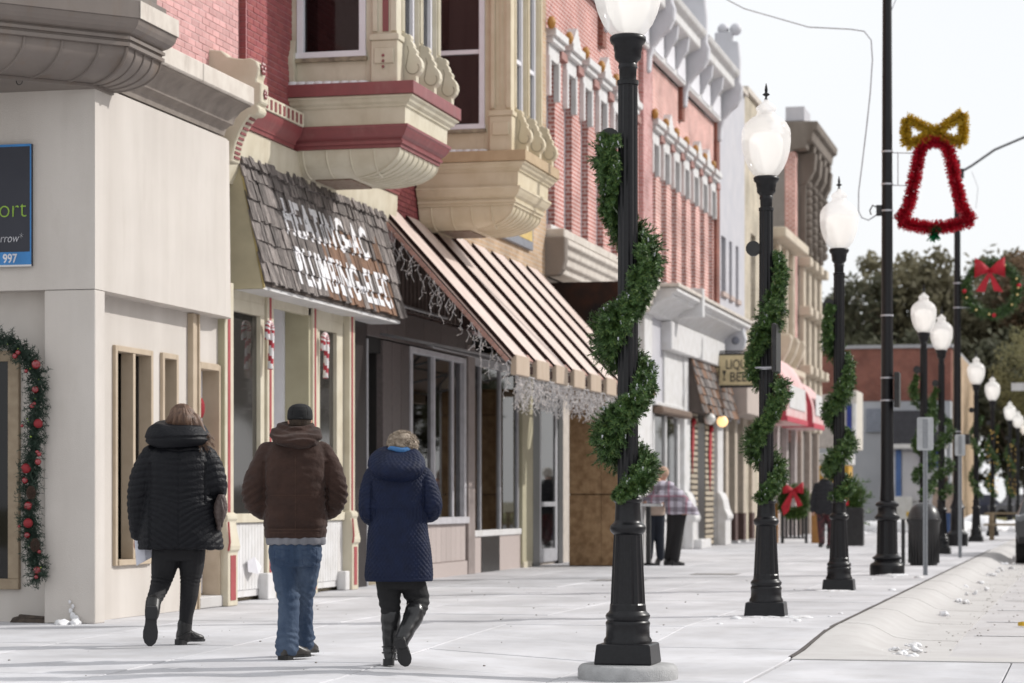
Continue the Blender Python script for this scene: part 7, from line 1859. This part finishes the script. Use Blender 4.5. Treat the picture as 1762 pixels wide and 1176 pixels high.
def plaid():
    m = mat('plaid_flannel',(.40,.36,.37),.9); n = m.node_tree.nodes; l = m.node_tree.links
    g = n.new('ShaderNodeNewGeometry'); s = n.new('ShaderNodeSeparateXYZ'); l.new(g.outputs['Position'], s.inputs[0])
    def band(src, f, thr):
        a = n.new('ShaderNodeMath'); a.operation='MULTIPLY'; a.inputs[1].default_value=f; l.new(src,a.inputs[0])
        b_ = n.new('ShaderNodeMath'); b_.operation='SINE'; l.new(a.outputs[0],b_.inputs[0]); c = n.new('ShaderNodeMath'); c.operation='GREATER_THAN'; c.inputs[1].default_value=thr; l.new(b_.outputs[0],c.inputs[0]); return c.outputs[0]
    base = (.50,.47,.54,1); cur = None
    for src, f, thr, col in ((s.outputs[0],42,.1,(.16,.13,.15,1)),(s.outputs[2],34,.15,(.10,.08,.10,1)),(s.outputs[0],21,.93,(.28,.10,.14,1)),(s.outputs[2],17,.96,(.28,.10,.14,1))):
        mm = n.new('ShaderNodeMix'); mm.data_type='RGBA'; 
        if cur is None: mm.inputs['A'].default_value = base
        else: l.new(cur, mm.inputs['A'])
        mm.inputs['B'].default_value = col
        f2 = n.new('ShaderNodeMath'); f2.operation='MULTIPLY'; f2.inputs[1].default_value=.62; l.new(band(src,f,thr), f2.inputs[0]); l.new(f2.outputs[0], mm.inputs['Factor']); cur = mm.outputs['Result']
    l.new(cur, n['Principled BSDF'].inputs['Base Color']); return m
PLM = plaid()
far_person((-7.08,41.3,0),'person in grey plaid flannel jacket bending left over the small high table',PLM,mat('black_cloth',(.012,.011,.012),.8),
  [(.88,.19,0,.29,.17),(.96,.16,0,.28,.18),(1.10,.09,0,.24,.17),(1.27,-.03,0,.23,.17),(1.40,-.17,.0,.20,.15),(1.47,-.27,.02,.13,.12)],
  [[(-.28,.06,1.36,.09),(-.34,.08,1.2,.08),(-.48,.0,1.12,.06)],[(-.04,-.08,1.36,.10),(-.16,-.17,1.18,.09),(-.38,-.12,1.12,.06)]],
  [[(.03,0,.90,.13),(-.01,.02,.5,.10),(-.08,.05,.12,.07)],[(.13,0,.9,.13),(.09,0,.5,.10),(.06,-.05,.12,.08)]],(-.37,.05,1.55),mat('grey_brown_hair',(.2,.15,.12),.7),((-.36,.03,1.575),.115,(1,1,1.05)),None)
far_person((-7.52,42.0,0),'person in tan coat and dark jeans half hidden behind the nearest lamp',mat('pale_tan_coat',(.42,.33,.27),.8),mat('dark_blue_jeans',(.010,.014,.024),.8),
  [(.86,0,0,.2,.15),(1.0,0,0,.2,.15),(1.2,.02,0,.2,.15),(1.36,.05,0,.18,.13),(1.45,.09,0,.12,.1)],
  [[(-.12,0,1.34,.08),(-.1,-.1,1.15,.07),(.05,-.12,1.1,.055)],[(.18,0,1.32,.08),(.2,-.05,1.15,.07),(.25,-.1,1.1,.055)]],
  [[(-.07,0,.88,.12),(-.08,0,.5,.09),(-.1,0,.12,.07)],[(.08,0,.88,.12),(.10,.02,.5,.09),(.12,.02,.12,.07)]],(.16,0,1.58),mat('pinkish_blond_hair',(.45,.3,.22),.7),((.16,.0,1.62),.11,(1,1,1)),.4)
far_person((-6.02,56.1,0),'person in dark coat and pale knit hat walking away beside the third lamp',mat('charcoal_coat',(.018,.018,.022),.8),mat('dark_patterned_trousers',(.02,.018,.02),.8,(.12,.03,.035),scale=14),
  [(.80,0,0,.24,.18),(.9,0,0,.245,.18),(1.1,0,0,.25,.18),(1.3,0,0,.25,.17),(1.45,0,0,.22,.15),(1.56,0,0,.14,.12),(1.62,0,-.02,.11,.11)],
  [[(-.2,0,1.45,.09),(-.27,-.02,1.15,.085),(-.29,.0,.9,.07)],[(.2,0,1.45,.09),(.27,-.02,1.15,.085),(.29,.0,.9,.07)]],
  [[(-.1,0,.85,.12),(-.10,-.05,.5,.09),(-.08,-.22,.16,.07)],[(.1,0,.85,.12),(.12,.06,.5,.09),(.10,.1,.12,.07)]],(0,.03,1.72),mat('pale_knit_hat',(.62,.58,.52),.9),((0,.02,1.78),.125,(1,1,1.05)),.10)
far_person((-3.9,66,0),'person in tan coat and blue jeans almost hidden among the far posts',MATS['pale_tan_coat'],mat('mid_blue_jeans',(.05,.09,.2),.8),
  [(.80,0,0,.22,.17),(1.1,0,0,.22,.17),(1.4,0,0,.22,.15),(1.52,0,0,.12,.1)],
  [[(-.2,0,1.42,.08),(-.25,0,1.1,.07),(-.22,.1,.9,.06)],[(.2,0,1.42,.08),(.25,0,1.1,.07),(.22,.1,.9,.06)]],
  [[(-.1,0,.85,.12),(-.1,0,.5,.09),(-.1,0,.12,.07)],[(.1,0,.85,.12),(.1,0,.5,.09),(.1,0,.12,.07)]],(0,0,1.68),MATS['dark_brown_hair'],((0,-.01,1.7),.12,(1,1,1.05)),None)
# ================================================================== small things
# sign on the shaded corner wall (only its right end is in the picture)
ws_ = thing('wall_sign', 'dark wall sign with light blue border and green lettering on the shaded stucco wall', 'sign', (-10.2,20.55,3.8))
bx('board', -11.6,-9.47,20.53,20.57,3.28,4.40, mat('sign_dark_navy',(.022,.024,.036),.45,(.028,.03,.042),scale=3), ws_, bevel=.002)
SB = mat('sign_light_blue',(.045,.22,.52),.5)
bx('border', -11.6,-9.47,20.526,20.53,4.378,4.40, SB, ws_); bx('border', -9.482,-9.47,20.526,20.53,3.41,4.378, SB, ws_); bx('blue_band', -11.6,-9.47,20.526,20.53,3.292,3.41, SB, ws_); bx('white_edge', -11.6,-9.468,20.525,20.53,3.275,3.292, WHITE, ws_)
text_mesh('ort', .24, face_south(-9.795,20.524,3.73), mat('sign_green',(.28,.46,.06),.5), ws_, ext=.001, sx=.92, off=-.004)
text_mesh('orrow*', .115, face_south(-9.83,20.524,3.50), mat('sign_white',(.7,.7,.74),.5), ws_, ext=.001, shear=.25, sx=.78, off=-.002)
text_mesh('997', .115, face_south(-9.75,20.522,3.312), MATS['sign_white'], ws_, ext=.001, sx=.82, off=.002)

# decorated garland round the front window
gp_ = [(-12.9,2.72),(-10.08,2.67),(-9.84,2.62),(-9.67,2.58),(-9.51,2.47),(-9.40,2.31),(-9.40,2.05),(-9.42,1.78),(-9.45,1.51),(-9.47,1.24),(-9.48,.97),(-9.45,.76),(-9.40,.52),(-9.39,.41)]
wg = thing('window_garland', 'garland with red baubles and pine cones hung round the timber window at left', 'garland', (-9.5,20.68,1.5))
q = random.Random(31); m = MB()
m.tube([(x,20.53,z) for x,z in gp_], .012, 5)
for i in range(len(gp_)-1):
    a, b_ = Vector((gp_[i][0],20.53,gp_[i][1])), Vector((gp_[i+1][0],20.53,gp_[i+1][1])); n_t = int((b_-a).length*480)
    for k in range(n_t):
        c = a.lerp(b_, q.random()); d = Vector((q.gauss(0,1), -abs(q.gauss(0,.8)), q.gauss(0,.8)-.25)).normalized(); tip = c+d*q.uniform(.07,.165)
        tip.y = min(tip.y, 20.555)
        m.cur = 0; m.tube([c,tip],.0025,3,cap=False)
        for j in range(15):
            p = c.lerp(tip, q.uniform(.15,1)); w = Vector((q.gauss(0,1),q.gauss(0,1),q.gauss(0,1))).normalized(); w = (w-d*w.dot(d)*.5).normalized(); s = w.orthogonal().normalized()*.0024
            m.cur = q.choice([0,0,0,1]); m.add([p-s,p+s,p+w*.034+s*.4,p+w*.034-s*.4],[(0,1,2,3)])
GWM = [mat('blue_green_needle',(.022,.045,.030),.6,(.014,.03,.02),scale=14), mat('grey_green_needle',(.045,.075,.05),.6,(.03,.05,.035),scale=14)]
m.obj('boughs', GWM, wg, fix=False)
GR = mat('glossy_red_bauble',(.24,.006,.012),.12,spec=.7,coat=.6); MR = mat('matt_red_bauble',(.25,.016,.022),.6)
for i, (x, z, r) in enumerate([(-9.38,2.37,.042),(-9.39,2.14,.032),(-9.36,1.83,.042),(-9.48,1.42,.046),(-9.49,1.31,.03),(-9.46,1.08,.038),(-9.46,.92,.044),(-9.47,.81,.028),(-9.36,1.48,.03),(-9.59,2.45,.026),(-9.56,2.48,.024),(-9.79,2.58,.032),(-9.37,.49,.035),(-9.38,.43,.02),(-9.42,1.99,.022),(-9.40,2.01,.018),(-9.35,1.55,.022),(-9.37,1.57,.018),(-9.48,2.31,.018),(-9.52,1.81,.016),(-9.55,.89,.014),(-9.35,.66,.018)]):
    o = MB().ball((x,20.44,z), r, 16, 10).obj('bauble', MR if i in (2,3,6) else GR, wg, smooth='all')
for x, z in ((-9.43,1.20),(-9.39,.72)):
    c = MB()
    for k in range(11):
        zz = z+.055-.011*k; rr_ = .012+.026*math.sin(PI*(k+.6)/12)
        for j in range(9):
            a = 2*PI*(j+.5*(k%2))/9; c.ball((x+rr_*math.cos(a), 20.44+rr_*math.sin(a), zz), .0095, 5, 3, (1,1,.5))
    c.obj('pine_cone', mat('pine_cone_brown',(.10,.055,.04),.8,(.05,.028,.02),scale=60), wg)
for k in range(14):
    i = q.randrange(2, len(gp_)-1); x, z = gp_[i]; MB().ball((x+q.uniform(-.07,.07),20.45,z+q.uniform(-.1,.1)),.007,6,4).obj('tiny_bulb', mat('green_yellow_bulb',(.35,.5,.08),.2), wg)

# bow on the white door
bw = thing('door_bow', 'red ribbon bow hanging on the white door of the stucco building', 'bow', (-9.19,24.0,2.0))
MB().ball((-9.14,23.98,2.10),.10,12,8,(.4,.9,1.15)).ball((-9.15,23.86,2.02),.08,12,8,(.4,1,1)).obj('bow_loop', mat('crimson_velvet',(.26,.008,.018),.8,(.20,.006,.012)), bw, smooth='all')
MB().prism([(23.92,2.0),(24.02,2.02),(24.10,1.55),(24.0,1.62),(23.93,1.52)],'x',-9.17,-9.155).obj('bow_tail', mat('pale_red_ribbon',(.50,.08,.09),.6), bw)
# old timber at the foot of the shaded wall
ob = thing('old_board', 'dark weathered piece of timber lying at the foot of the shaded stucco wall', 'timber', (-9.4,20.62,0))
MB().hexa([(-9.72,20.60,.0),(-9.14,20.56,.0),(-9.14,20.68,.0),(-9.72,20.72,.0)],[(-9.70,20.62,.045),(-9.16,20.58,.03),(-9.16,20.67,.03),(-9.70,20.70,.055)]).obj('board', mat('rotten_wood',(.045,.035,.03),.9,(.09,.07,.055),scale=20,bump=.8,bscale=60), ob, bevel=.004)
MB().hexa([(-9.66,20.63,.045),(-9.30,20.60,.04),(-9.30,20.66,.04),(-9.66,20.69,.045)],[(-9.64,20.64,.075),(-9.32,20.61,.055),(-9.32,20.65,.055),(-9.64,20.68,.075)]).obj('splinter', MATS['rotten_wood'], ob)
sn_ = MB()
for (x,z,r) in ((-9.07,.07,.028),(-9.09,.12,.020),(-9.07,.16,.016),(-9.10,.20,.014),(-9.04,.03,.04)): sn_.ball((x,20.55,z), r, 9, 6, (1,.5,1.3))
sn_.obj('snow', SNOW, ob, kind='stuff', smooth='all')
# metal covers set in the walk
for x, y, lb in ((-6.5,33.5,'dark flat metal cover set in the walk in front of the boarded porch'),(-5.6,36.6,'second flat metal cover in the walk, further from the shops')):
    c = thing('access_cover', lb, 'cover', (x,y,0)); bx('plate', x-.35,x+.35,y-.35,y+.35,.0025,.0045, mat('worn_cover',(.30,.285,.28),.8), c)
pb = thing('paper_litter', 'crumpled white paper caught on the white knee wall under the shop window', 'litter', (-9.12,25.6,.4))
MB().hexa([(-9.17,25.55,.33),(-9.10,25.7,.30),(-9.12,25.85,.38),(-9.18,25.72,.42)],[(-9.16,25.5,.45),(-9.12,25.62,.50),(-9.14,25.75,.46),(-9.18,25.65,.47)]).obj('sheet', WHITE2, pb)
# wreath and icicle reflections need no object: they come from the glass
lf = thing('fallen_leaf', 'single small yellow leaf lying in the street gutter', 'leaf', (.6,27.5,-.16)); MB().hexa([(-.75,25.3,-.158),(-.70,25.25,-.158),(-.64,25.3,-.158),(-.69,25.37,-.158)],[(-.75,25.3,-.12),(-.70,25.25,-.11),(-.64,25.3,-.125),(-.69,25.37,-.12)]).obj('blade', mat('leaf_yellow',(.6,.38,.03),.6), lf)
